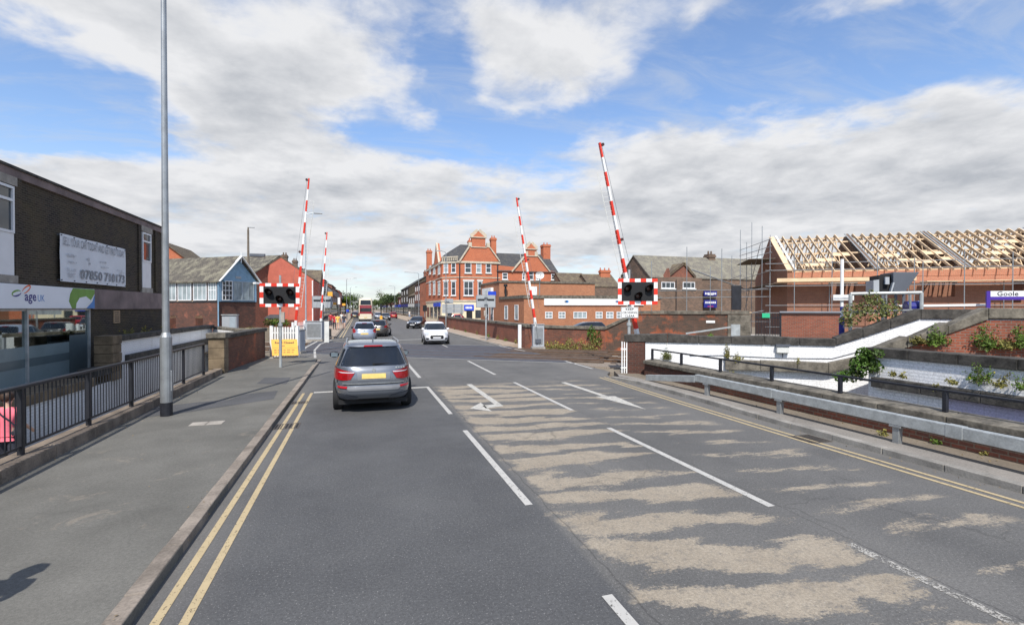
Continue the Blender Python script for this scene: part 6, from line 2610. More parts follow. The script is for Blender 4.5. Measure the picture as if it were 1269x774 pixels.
t = thing('signal_housing', 'dark grey angular equipment housing raised on legs at the platform end', 'equipment', PL(1110, 400, PLp, RD))


def sl_(px, py, n=0.0):
    return PL(px, py, PLp + RN * n, RD)


A = [sl_(1096, 361), sl_(1122, 361), sl_(1139.5, 336.5), sl_(1108, 338)]
b = MB()
b.wallpoly([sl_(1107, 361), sl_(1122.5, 361), sl_(1139.5, 337), sl_(1107, 337)], RN, 0, 1.1)
b.build('hood', 'dark_grey', t, bevel=.01)
b = MB()
b.wallpoly([sl_(1091.5, 361), sl_(1106.5, 361), sl_(1106.5, 339), sl_(1091.5, 340.5)], RN, .18, 1.0)
b.build('recess', 'black', t)
b = MB()
b.wallpoly([sl_(1084, 364), sl_(1091, 363), sl_(1091, 346), sl_(1084, 347)], RN, .1, .8)
b.build('side_cabinet', 'grey_paint', t)
b = MB()
for px in (1094, 1110, 1120):
    p = sl_(px, 362, .3)
    b.bar((p.x, p.y, .8), (p.x, p.y, p.z + .05), .08, .08)
b.build('leg', 'dark_grey', t)
b = MB()
b.wallpoly([sl_(1098, 352), sl_(1103, 352), sl_(1103, 343), sl_(1098, 343)], RN, .05, .2)
b.wallpoly([sl_(1103, 361), sl_(1105, 361), sl_(1108, 350), sl_(1106, 350)], RN, -.05, .1)
b.build('bracket', 'grey_paint', t)
t = thing('tube_frame', 'grey steel tube frame standing along the platform edge behind the bush', 'frame', sl_(1098, 410, -.4))
b = MB()
z1 = sl_(1054, 364, -.6)
z2 = sl_(1142, 362.5, -.6)
b.tube([Vector((z1.x, z1.y, .8)), z1, z2, Vector((z2.x, z2.y, .8))], .055, 8)
b.build('frame', 'galv_light', t)
b = MB()
y1, y2 = sl_(1054, 386, -.6), sl_(1142, 384, -.6)
b.tube([y1, y2], .035, 6)
p = sl_(1128, 363, -.6)
b.tube([Vector((p.x, p.y, .8)), p], .035, 6)
p = sl_(1098, 363, -.6)
b.tube([Vector((p.x, p.y, .8)), p], .035, 6)
b.build('inner_rail', 'galv', t)
t = thing('drum', 'dark blue drum with a white rim lying on the platform beside the tube frame', 'drum', sl_(1129, 381))
p = sl_(1122, 380, -.3)
b = MB()
b.cyl(p, p + RD * .35, .19, n=16)
b.build('body', 'navy', t)
b = MB()
b.cyl(p + RD * .35, p + RD * .39, .20, n=16)
b.build('rim', 'white', t)
b = MB()
a, c = sl_(1112, 379, -.1), sl_(1224, 377.5, -.1)
b.bar(a, c, .08, .07)
tag(b.build('white_rail', 'white'), 'long white rail along the platform between the drum and the station name sign', 'rail')
t = thing('station_sign', 'white station name sign with a purple band reading Goole', 'sign', sl_(1245, 400, -.2))
a, c = sl_(1222.5, 367.5, -.5), sl_(1290, 360, -.5)
Ls = (c - a).to_2d().length
b = MB()
b.obox((a.x, a.y), RD, 0, Ls, -.03, .03, a.z, c.z)
bo = b.build('board', 'white', t)
b = MB()
b.obox((a.x, a.y), RD, -.01, Ls, -.035, .035, a.z - .10, a.z)
b.build('band', plain('purple_band', (.07, .03, .30), .4, .05), t)
b = MB()
for u in (.04, Ls - .04):
    b.bar((a.x + RD.x * u, a.y + RD.y * u, .8), (a.x + RD.x * u, a.y + RD.y * u, c.z), .09, .09)
b.build('post', plain('purple_post', (.07, .03, .30), .4, .05), t)
pt = sl_(1248, 363.7, -.5)
text_mesh('lettering', 'Goole', 'txt_dark', bo, pt - RN * .033, RD, (0, 0, 1), .14, .52, .003, bold=.01)


# ================================================================== VEHICLES
def interp(rows, z):
    """smooth interpolation of slice rows (z, front, rear, halfwidth, n)"""
    if z <= rows[0][0]:
        return rows[0][1:]
    if z >= rows[-1][0]:
        return rows[-1][1:]
    for i in range(len(rows) - 1):
        if rows[i][0] <= z <= rows[i + 1][0]:
            break
    p1, p2 = rows[i], rows[i + 1]
    p0, p3 = rows[max(0, i - 1)], rows[min(len(rows) - 1, i + 2)]
    t = (z - p1[0]) / (p2[0] - p1[0])
    out_ = []
    for k in range(1, 5):
        h = p2[0] - p1[0]
        m1 = (p2[k] - p0[k]) / max(1e-6, p2[0] - p0[0]) * h
        m2 = (p3[k] - p1[k]) / max(1e-6, p3[0] - p1[0]) * h
        dlt = p2[k] - p1[k]
        # keep it monotone
        if abs(dlt) < 1e-9:
            m1 = m2 = 0
        else:
            m1 = max(0, min(m1 / dlt, 2.6)) * dlt
            m2 = max(0, min(m2 / dlt, 2.6)) * dlt
        out_.append((2 * t ** 3 - 3 * t ** 2 + 1) * p1[k] + (t ** 3 - 2 * t ** 2 + t) * m1 + (-2 * t ** 3 + 3 * t ** 2) * p2[k] + (t ** 3 - t ** 2) * m2)
    return out_


class Shell:
    def __init__(s, rows, nz=34, na=56):
        s.rows = rows
        s.zs = sorted(set([r[0] for r in rows] + [rows[0][0] + (rows[-1][0] - rows[0][0]) * i / nz for i in range(nz + 1)]))
        s.na = na

    def mesh(s, arches=()):
        b = MB()
        V, F = [], []
        for z in s.zs:
            yf, yr, hw, n = interp(s.rows, z)
            yc, ly = (yf + yr) / 2, (yf - yr) / 2
            for i in range(s.na):
                a = 2 * pi * (i + .5) / s.na
                ca, sa = cos(a), sin(a)
                m = (abs(ca) ** n + abs(sa) ** n) ** (-1 / n)
                V.append(Vector((hw * ca * m, yc + ly * sa * m, z)))
        m_ = s.na
        for j in range(len(s.zs) - 1):
            for i in range(m_):
                F.append((j * m_ + i, j * m_ + (i + 1) % m_, (j + 1) * m_ + (i + 1) % m_, (j + 1) * m_ + i))
        F.append(tuple(range(m_))[::-1])
        top = (len(s.zs) - 1) * m_
        c = sum((V[top + i] for i in range(m_)), Vector()) / m_
        V.append(c + Vector((0, 0, .006)))
        for i in range(m_):
            F.append((top + i, top + (i + 1) % m_, len(V) - 1))
        b.add(V, F)
        return b

    def end_y(s, z, x, front):
        yf, yr, hw, n = interp(s.rows, z)
        yc, ly = (yf + yr) / 2, (yf - yr) / 2
        u = min(.998, abs(x / hw))
        k = ly * (1 - u ** n) ** (1 / n)
        return yc + k if front else yc - k

    def side_x(s, z, y):
        yf, yr, hw, n = interp(s.rows, z)
        yc, ly = (yf + yr) / 2, (yf - yr) / 2
        u = min(.998, abs((y - yc) / ly))
        return hw * (1 - u ** n) ** (1 / n)

    def end(s, b, rows, front=False, e=.008, nc=12, nr=5):
        sg = 1 if front else -1
        R = []
        for (z0, a0, c0), (z1, a1, c1) in zip(rows, rows[1:]):
            for j in range(nr):
                t = j / nr
                R.append((z0 + (z1 - z0) * t, a0 + (a1 - a0) * t, c0 + (c1 - c0) * t))
        R.append(rows[-1])
        V, F = [], []
        for z, a, c in R:
            for i in range(nc + 1):
                x = a + (c - a) * i / nc
                V.append((x * (1 + e * .6), s.end_y(z, x, front) + sg * e, z + e * .35))
        for j in range(len(R) - 1):
            for i in range(nc):
                f = (j * (nc + 1) + i, j * (nc + 1) + i + 1, (j + 1) * (nc + 1) + i + 1, (j + 1) * (nc + 1) + i)
                F.append(f if not front else f[::-1])
        return b.add(V, F)

    def side(s, b, rows, sg, e=.008, nc=12, nr=4):
        R = []
        for (z0, a0, c0), (z1, a1, c1) in zip(rows, rows[1:]):
            for j in range(nr):
                t = j / nr
                R.append((z0 + (z1 - z0) * t, a0 + (a1 - a0) * t, c0 + (c1 - c0) * t))
        R.append(rows[-1])
        V, F = [], []
        for z, a, c in R:
            for i in range(nc + 1):
                y = a + (c - a) * i / nc
                V.append((sg * (s.side_x(z, y) + e), y, z))
        for j in range(len(R) - 1):
            for i in range(nc):
                F.append((j * (nc + 1) + i, j * (nc + 1) + i + 1, (j + 1) * (nc + 1) + i + 1, (j + 1) * (nc + 1) + i))
        return b.add(V, F)


def wheels(t, W, yf, yr, r, simple=False):
    for sx in (-1, 1):
        for y in (yf, yr):
            b = MB()
            x0, x1 = sx * (W / 2 - .22), sx * (W / 2 + .004)
            n = 24
            prof = [(x0, r * .6), (x0, r * .96), (x0 + sx * .03, r), (x1 - sx * .04, r), (x1, r * .95), (x1, r * .68)]
            V, F = [], []
            for x, rr in prof:
                for i in range(n):
                    V.append((x, y + rr * cos(2 * pi * i / n), r + rr * sin(2 * pi * i / n)))
            for j in range(len(prof) - 1):
                for i in range(n):
                    F.append((j * n + i, j * n + (i + 1) % n, (j + 1) * n + (i + 1) % n, (j + 1) * n + i))
            b.add(V, F)
            w_ = b.build('wheel', 'rubber', t, local=True, smooth=True)
            b = MB()
            b.cyl((x1 - sx * .05, y, r), (x1 - sx * .035, y, r), r * .69, n=20)
            for k in range(5):
                a = 2 * pi * k / 5
                b.bar((x1 - sx * .02, y, r), (x1 - sx * .02, y + r * .66 * cos(a), r + r * .66 * sin(a)), .03, .05, (1, 0, 0))
            b.build('rim', 'rim', w_, local=True)


def arch_rows(cy, r, z0):
    rows = []
    for i in range(9):
        z = z0 + (r * 1.17 + r - z0) * i / 8
        d = (r * 1.17) ** 2 - (z - r) ** 2
        k = sqrt(max(0.0004, d))
        rows.append((z, cy - k, cy + k))
    return rows


def hatchback(name, label, loc, rz, L=4.0, W=1.74, H=1.49, colour='car_silver', rear=True, plate=None, cat='car', group=None, lightz=(.72, 1.02), emblem=True, van=0.0):
    t = thing(name, label, cat, loc, rz, group)
    k, w, h = L / 4.0, W / 2, H / 1.49
    rows = [(.20 * h, 1.80 * k, -1.80 * k, w * .90, 4.5), (.30 * h, 1.93 * k, -1.92 * k, w * .96, 4.2), (.50 * h, 1.99 * k, -1.98 * k, w * .995, 4.2), (.70 * h, 1.94 * k, -1.97 * k, w, 4.2),
            (.82 * h, 1.72 * k, -1.93 * k, w * .985, 4.0), (.90 * h, 1.30 * k, -1.90 * k, w * .965, 4.2), (.97 * h, .98 * k, -1.87 * k, w * .94, 4.6), (1.10 * h, .72 * k, -1.74 * k, w * .87, 4.6),
            (1.28 * h, .36 * k, -1.57 * k, w * .79, 4.6), (1.40 * h, .08 * k, -1.47 * k, w * .735, 4.4), (1.46 * h, -.15 * k, -1.40 * k, w * .66, 4), (1.485 * h, -.40 * k, -1.20 * k, w * .50, 3.4), (1.49 * h, -.55 * k, -1.0 * k, w * .36, 3)]
    S = Shell(rows)
    S.mesh().build('body', colour, t, smooth=True, local=True)
    b = MB()
    S.end(b, [(.99 * h, -w * .80, w * .80), (1.32 * h, -w * .66, w * .66), (1.38 * h, -w * .56, w * .56)])
    b.build('rear_window', 'glass_car', t, local=True, smooth=True)
    b = MB()
    S.end(b, [(.975 * h, -w * .84, w * .84), (1.10 * h, -w * .80, w * .80), (1.33 * h, -w * .71, w * .71), (1.385 * h, -w * .62, w * .62)], True)
    b.build('windscreen', 'glass_car', t, local=True, smooth=True)
    for sg in (-1, 1):
        for y0, y1, y2, y3 in ((-.30, .62, .12, -.30), (-1.32, -.36, -.36, -1.18)):
            b = MB()
            S.side(b, [(.985 * h, y0 * k, y1 * k), (1.36 * h, y3 * k, y2 * k)], sg)
            b.build('side_window', 'glass_car', t, local=True, smooth=True)
        for cy in (1.24 * k, -1.22 * k):
            b = MB()
            S.side(b, arch_rows(cy, .30 * h, .205 * h), sg, .004)
            b.build('wheel_arch', 'black', t, local=True)
        b = MB()
        a = S.side_x(1.02 * h, .55 * k)
        b.ball((sg * (a + .13), .60 * k, 1.02 * h), .10, 10, 6, .75)
        b.V = [Vector((v.x, .60 * k + (v.y - .60 * k) * .55, v.z)) for v in b.V]
        b.build('mirror', colour if not rear else 'black_paint', t, local=True, smooth=True)
        b = MB()
        q = [(lightz[0] * h, .74 * w, .90 * w), (.86 * h, .66 * w, .93 * w), (lightz[1] * h, .80 * w, .92 * w)]
        S.end(b, [(z, min(a * sg, c * sg), max(a * sg, c * sg)) for z, a, c in q], nc=6)
        b.build('tail_light', 'lens_red', t, local=True, smooth=True)
        b = MB()
        q = [(.66 * h, .62 * w, .86 * w), (.76 * h, .52 * w, .93 * w), (.83 * h, .62 * w, .95 * w)]
        S.end(b, [(z, min(a * sg, c * sg), max(a * sg, c * sg)) for z, a, c in q], True, nc=6)
        b.build('headlight', 'lens_clear', t, local=True, smooth=True)
        b = MB()
        q = [(.36 * h, .60 * w, .80 * w), (.46 * h, .62 * w, .84 * w)]
        S.end(b, [(z, min(a * sg, c * sg), max(a * sg, c * sg)) for z, a, c in q], True, nc=5)
        b.build('fog_light', 'black', t, local=True)
    b = MB()
    S.end(b, [(.40 * h, -w * .46, w * .46), (.52 * h, -w * .52, w * .52), (.60 * h, -w * .50, w * .50), (.64 * h, -w * .44, w * .44)], True, .01)
    b.build('grille', 'black', t, local=True)
    b = MB()
    S.end(b, [(.22 * h, -w * .8, w * .8), (.29 * h, -w * .82, w * .82)], True, .006)
    S.end(b, [(.22 * h, -w * .8, w * .8), (.29 * h, -w * .82, w * .82)], False, .006)
    b.build('lower_trim', 'black', t, local=True)
    b = MB()
    S.end(b, [(.60 * h, -.26, .26), (.71 * h, -.26, .26)] if rear != 'low' else [(.46 * h, -.26, .26), (.57 * h, -.26, .26)], False, .014)
    b.build('number_plate', 'plate_y', t, local=True)
    b = MB()
    S.end(b, [(.42 * h, -.26, .26), (.53 * h, -.26, .26)], True, .02)
    b.build('number_plate', 'plate_w', t, local=True)
    if emblem:
        b = MB()
        for z, fr_ in ((.86 * h, False), (.69 * h, True)):
            y = S.end_y(z, 0, fr_)
            sg = 1 if fr_ else -1
            b.cyl((0, y - sg * .002, z), (0, y + sg * .012, z), .05, n=12)
        b.build('emblem', 'galv_light', t, local=True)
    b = MB()
    y = S.end_y(1.38 * h, 0, False)
    b.prism([(-.16, y - .03), (.16, y - .03), (.16, y + .02), (-.16, y + .02)], 1.385 * h, 1.41 * h)
    b.build('brake_light', 'lens_red', t, local=True)
    b = MB()
    y = S.end_y(1.03 * h, 0, False)
    b.bar((0, y - .015, 1.01 * h), (.38, S.end_y(1.06 * h, .38, False) - .015, 1.05 * h), .02, .018)
    b.build('wiper', 'black', t, local=True)
    wheels(t, W, 1.24 * k, -1.22 * k, .30 * h)
    return t


def suv(name, label, loc, rz):
    t = thing(name, label, 'car', loc, rz)
    rows = [(.27, 2.05, -2.00, .84, 4.5), (.34, 2.2, -2.16, .885, 4.6), (.46, 2.30, -2.29, .915, 4.6), (.56, 2.32, -2.33, .93, 4.6), (.62, 2.32, -2.325, .935, 4.6), (.66, 2.31, -2.27, .935, 4.6), (.80, 2.27, -2.28, .935, 4.6),
            (.95, 2.10, -2.265, .925, 4.4), (1.04, 1.62, -2.23, .905, 4.6), (1.10, 1.22, -2.19, .885, 5), (1.22, .95, -2.10, .835, 5), (1.40, .60, -1.96, .765, 5), (1.52, .30, -1.86, .715, 4.8), (1.60, .02, -1.80, .66, 4.4),
            (1.64, -.28, -1.74, .58, 4), (1.658, -.6, -1.5, .44, 3.4), (1.664, -.8, -1.3, .3, 3)]
    S = Shell(rows, 44, 72)
    S.mesh().build('body', 'car_grey', t, smooth=True, local=True)

    def en(nm, rws, mat, e=.008, front=False, nc=12, parent=None):
        b = MB()
        S.end(b, rws, front, e, nc)
        return b.build(nm, mat, parent or t, local=True, smooth=True)
    en('rear_window', [(1.12, -.745, .745), (1.16, -.74, .74), (1.50, -.60, .60), (1.535, -.55, .55)], 'glass_car', .007)
    en('spoiler', [(1.545, -.62, .62), (1.60, -.56, .56)], 'car_grey', .035)
    en('brake_light', [(1.545, -.22, .22), (1.575, -.20, .20)], 'lens_red', .042)
    en('windscreen', [(1.12, -.78, .78), (1.5, -.62, .62), (1.56, -.55, .55)], 'glass_car', .007, True)
    for sg in (-1, 1):
        def mm(q):
            return [(z, min(a * sg, c * sg), max(a * sg, c * sg)) for z, a, c in q]
        tl = en('tail_light', mm([(.795, .70, .905), (.82, .52, .916), (.90, .47, .92), (.985, .42, .918), (1.02, .64, .912), (1.055, .80, .90)]), 'lens_red', .012, nc=14)
        en('light_bar', mm([(.965, .44, .74), (.985, .43, .80)]), 'lens_clear', .018, nc=6, parent=tl)
        en('light_inner', mm([(.84, .56, .70), (.92, .54, .72)]), plain('dark_red_lens', (.25, .008, .01), .2, .1), .016, nc=6, parent=tl)
        en('reflector', mm([(.615, .60, .80), (.655, .59, .82)]), 'lens_red', .022, nc=5)
        en('exhaust_trim', mm([(.33, .34, .74), (.40, .36, .80), (.455, .58, .85)]), 'dark_grey', .02, nc=8)
        for y0, y1, y2, y3 in ((-.28, .92, .38, -.30), (-1.40, -.36, -.40, -1.34), (-1.92, -1.46, -1.42, -1.72)):
            b = MB()
            S.side(b, [(1.12, y0, y1), (1.50, y3, y2)], sg)
            b.build('side_window', 'glass_car', t, local=True, smooth=True)
        for cy in (1.44, -1.36):
            b = MB()
            S.side(b, arch_rows(cy, .36, .275), sg, .004)
            b.build('wheel_arch', 'black', t, local=True)
        b = MB()
        S.side(b, [(.275, -.9, .95), (.36, -.9, .95)], sg, .006)
        b.build('sill_trim', 'black', t, local=True)
        b = MB()
        a = S.side_x(1.12, .78)
        b.ball((sg * (a + .17), .80, 1.15), .13, 12, 8, .72)
        b.V = [Vector((v.x, .80 + (v.y - .80) * .5, v.z)) for v in b.V]
        b.bar((sg * (a - .05), .80, 1.10), (sg * (a + .12), .80, 1.10), .05, .04)
        mi = b.build('door_mirror', 'black_paint', t, local=True, smooth=True)
        b = MB()
        b.quad(*[(sg * (a + .17) + x, .732, 1.15 + z) for x, z in ((-.09, -.06), (.09, -.06), (.10, .05), (-.08, .06))])
        b.build('mirror_glass', glass('mirror_glass', (.10, .13, .15), .03, 1.0), mi, local=True)
        b = MB()
        pts = [(sg * .60, .15, 1.60), (sg * .625, .05, 1.655), (sg * .625, -1.45, 1.66), (sg * .60, -1.62, 1.62)]
        b.tube(pts, .022, 8)
        b.build('roof_rail', 'galv', t, local=True)
    en('number_plate', [(.83, -.27, .27), (.945, -.27, .27)], 'plate_y', .016)
    en('plate_recess', [(.80, -.36, .36), (.975, -.38, .38)], plain('recess_paint', (.22, .23, .245), .4, .05, metal=.4), .006)
    en('chrome_strip', [(.715, -.70, .70), (.728, -.70, .70)], 'galv_light', .016)
    en('bumper_shelf', [(.56, -.56, .56), (.60, -.60, .60), (.655, -.62, .62)], plain('grey_bumper_trim', (.15, .155, .165), .5, .1), .012)  # darker grey band across the bumper
    en('tailgate_seam', [(.690, -.80, .80), (.702, -.80, .80)], 'black', .006)
    en('lower_bumper', [(.275, -.74, .74), (.345, -.80, .80)], 'black', .012)
    for sg in (-1, 1):
        b = MB()
        S.end(b, [(.72, sg * .835 - .005, sg * .835 + .005), (.80, sg * .82 - .005, sg * .82 + .005)], False, .006, 2)
        b.build('tailgate_seam', 'black', t, local=True)
    b = MB()
    y = S.end_y(1.03, 0, False)
    b.cyl((0, y - .0, 1.03), (0, y - .02, 1.03), .042, n=16)
    b.build('emblem', 'galv_light', t, local=True)
    b = MB()
    for x in (.50, .56, .62, .68):
        y = S.end_y(1.06, x, False)
        b.box(x, x + .04, y - .014, y - .004, 1.055, 1.085)
    b.build('badge_lettering', 'galv_light', t, local=True)
    b = MB()
    y = S.end_y(1.15, 0, False)
    b.bar((.02, y - .03, 1.17), (.42, S.end_y(1.2, .42, False) - .02, 1.165), .022, .02)
    b.cyl((0, y - .03, 1.16), (0, y + .02, 1.16), .03, n=8)
    b.build('wiper', 'black', t, local=True)
    b = MB()
    b.prism([(-.02, -1.55), (.02, -1.55), (.012, -1.35), (-.012, -1.35)], 1.655, [1.735, 1.735, 1.67, 1.67])
    b.build('roof_fin', 'car_grey', t, local=True)
    b = MB()
    b.box(-.8, .8, -1.95, 2.0, .2, .30)
    b.build('underbody', 'black', t, local=True)
    wheels(t, 1.86, 1.44, -1.36, .365)
    return t


suv('sports_utility_car', 'steel grey sports utility car seen from behind, waiting in the near lane', (.31, 14.30, 0), radians(.5))
hatchback('hatchback_car', 'silver blue hatchback seen from behind just ahead of the grey sports utility car', (.36, 38.2, 0), 0, 4.0, 1.74, 1.49, 'car_silver')
hatchback('hatchback_car', 'dark grey hatchback waiting ahead and to the right of the silver blue one', (1.75, 45.4, 0), radians(-9), 4.0, 1.72, 1.47, 'car_dark', lightz=(.80, 1.0))
hatchback('hatchback_car', 'white hatchback driving towards the crossing in the oncoming lane', (5.12, 34.9, 0), pi + radians(-4), 3.85, 1.74, 1.50, 'car_white', rear=False)
hatchback('hatchback_car', 'black hatchback turning behind the white one near the corner building', (6.75, 61.0, 0), pi - radians(22), 4.0, 1.74, 1.45, 'car_black', rear=False)
hatchback('parked_car', 'dark car facing this way in the distance beyond the black beacon post', (5.0, 100, 0), pi, 4.2, 1.76, 1.46, 'car_dark', rear=False)
hatchback('parked_car', 'silver car behind the black beacon post in the distance', (4.1, 112, 0), pi, 4.2, 1.76, 1.46, 'car_silver', rear=False)
hatchback('parked_car', 'small red car parked far off beyond the black turning hatchback', (7.6, 118, 0), 0, 4.0, 1.74, 1.48, 'car_red')
hatchback('parked_car', 'dark red car showing over the brick wall before the tall corner building', (14.0, 77.0, 0), radians(80), 4.2, 1.76, 1.50, 'car_red')
hatchback('parked_car', 'black car roof showing over the low railway wall before the orange building', (17.4, 36.6, 0), radians(85), 4.3, 1.76, 1.36, 'car_black')
for y, c, lab in ((118, 'car_dark', 'dark car parked at the kerb between the bus and the shaded shops'), (132, 'car_black', 'black car parked at the kerb just beyond the dark one'), (150, 'car_silver', 'pale car parked at the kerb, farthest beyond the black one')):
    hatchback('parked_car', lab, (-.7 - .002 * y, y, 0), 0, 4.2, 1.76, 1.5, c)

# bus
bu = thing('double_decker_bus', 'cream and maroon double decker bus driving away up the street', 'bus', (1.15, 99, 0))
rows = [(.32, 5.1, -5.1, 1.20, 12), (.45, 5.2, -5.2, 1.25, 12), (1.4, 5.2, -5.2, 1.27, 12), (2.7, 5.15, -5.17, 1.25, 12), (3.9, 5.0, -5.08, 1.2, 10), (4.2, 4.9, -4.95, 1.08, 8), (4.28, 4.6, -4.6, .9, 6)]
S = Shell(rows, 26, 64)
S.mesh().build('body', 'bus_cream', bu, smooth=True, local=True)
for nm, rws, mt, e in (('red_band', [(1.15, -1.255, 1.255), (2.95, -1.235, 1.235)], 'bus_red', .012), ('rear_window', [(1.75, -.95, .95), (2.4, -.92, .92)], 'glass_car', .03), ('upper_window', [(3.02, -.92, .92), (3.85, -.86, .86)], 'glass_car', .03),
                       ('engine_cover', [(.95, -1.05, 1.05), (1.35, -1.05, 1.05)], 'bus_cream', .02), ('number_plate', [(.62, -.26, .26), (.74, -.26, .26)], 'plate_y', .03)):
    b = MB()
    S.end(b, rws, False, e)
    b.build(nm, mt, bu, local=True)
for sg in (-1, 1):
    b = MB()
    S.end(b, [(1.0, min(sg * 1.02, sg * 1.2), max(sg * 1.02, sg * 1.2)), (1.5, min(sg * 1.02, sg * 1.2), max(sg * 1.02, sg * 1.2))], False, .03, 4)
    b.build('tail_light', 'lens_red', bu, local=True)
    for z0, z1 in ((1.7, 2.5), (3.0, 3.8)):
        b = MB()
        S.side(b, [(z0, -4.6, 4.6), (z1, -4.6, 4.6)], sg)
        b.build('side_windows', 'glass_car', bu, local=True)
    b = MB()
    S.side(b, [(1.1, -5.0, 4.9), (1.68, -5.0, 4.9)], sg, .01)
    S.side(b, [(2.52, -5.0, 4.9), (2.98, -5.0, 4.9)], sg, .01)
    b.build('side_band', 'bus_red', bu, local=True)
wheels(bu, 2.4, 3.2, -2.9, .48)


# ================================================================== PEOPLE
def skin_mesh(name, nodes, edges, mat, parent, sub=2):
    """grows one continuous surface round a skeleton: nodes {name: (x, y, z, r)}"""
    ks = list(nodes)
    me = bpy.data.meshes.new(name)
    me.from_pydata([nodes[k][:3] for k in ks], [(ks.index(a), ks.index(c)) for a, c in edges], [])
    o = bpy.data.objects.new(name, me)
    COL.objects.link(o)
    md = o.modifiers.new('skin', 'SKIN')
    md.use_smooth_shade = True
    sv = me.skin_vertices[0].data
    for i, k in enumerate(ks):
        r = nodes[k][3]
        sv[i].radius = r if isinstance(r, tuple) else (r, r)
        sv[i].use_root = i == 0
    o.modifiers.new('sub', 'SUBSURF').levels = sub
    o.modifiers['sub'].render_levels = sub
    dg = bpy.context.evaluated_depsgraph_get()
    m2 = bpy.data.meshes.new_from_object(o.evaluated_get(dg))
    bpy.data.objects.remove(o)
    m2.name = name
    m2.materials.clear()
    m2.materials.append(M[mat] if isinstance(mat, str) else mat)
    for p in m2.polygons:
        p.use_smooth = True
    o2 = bpy.data.objects.new(name, m2)
    COL.objects.link(o2)
    o2.parent = parent
    return o2


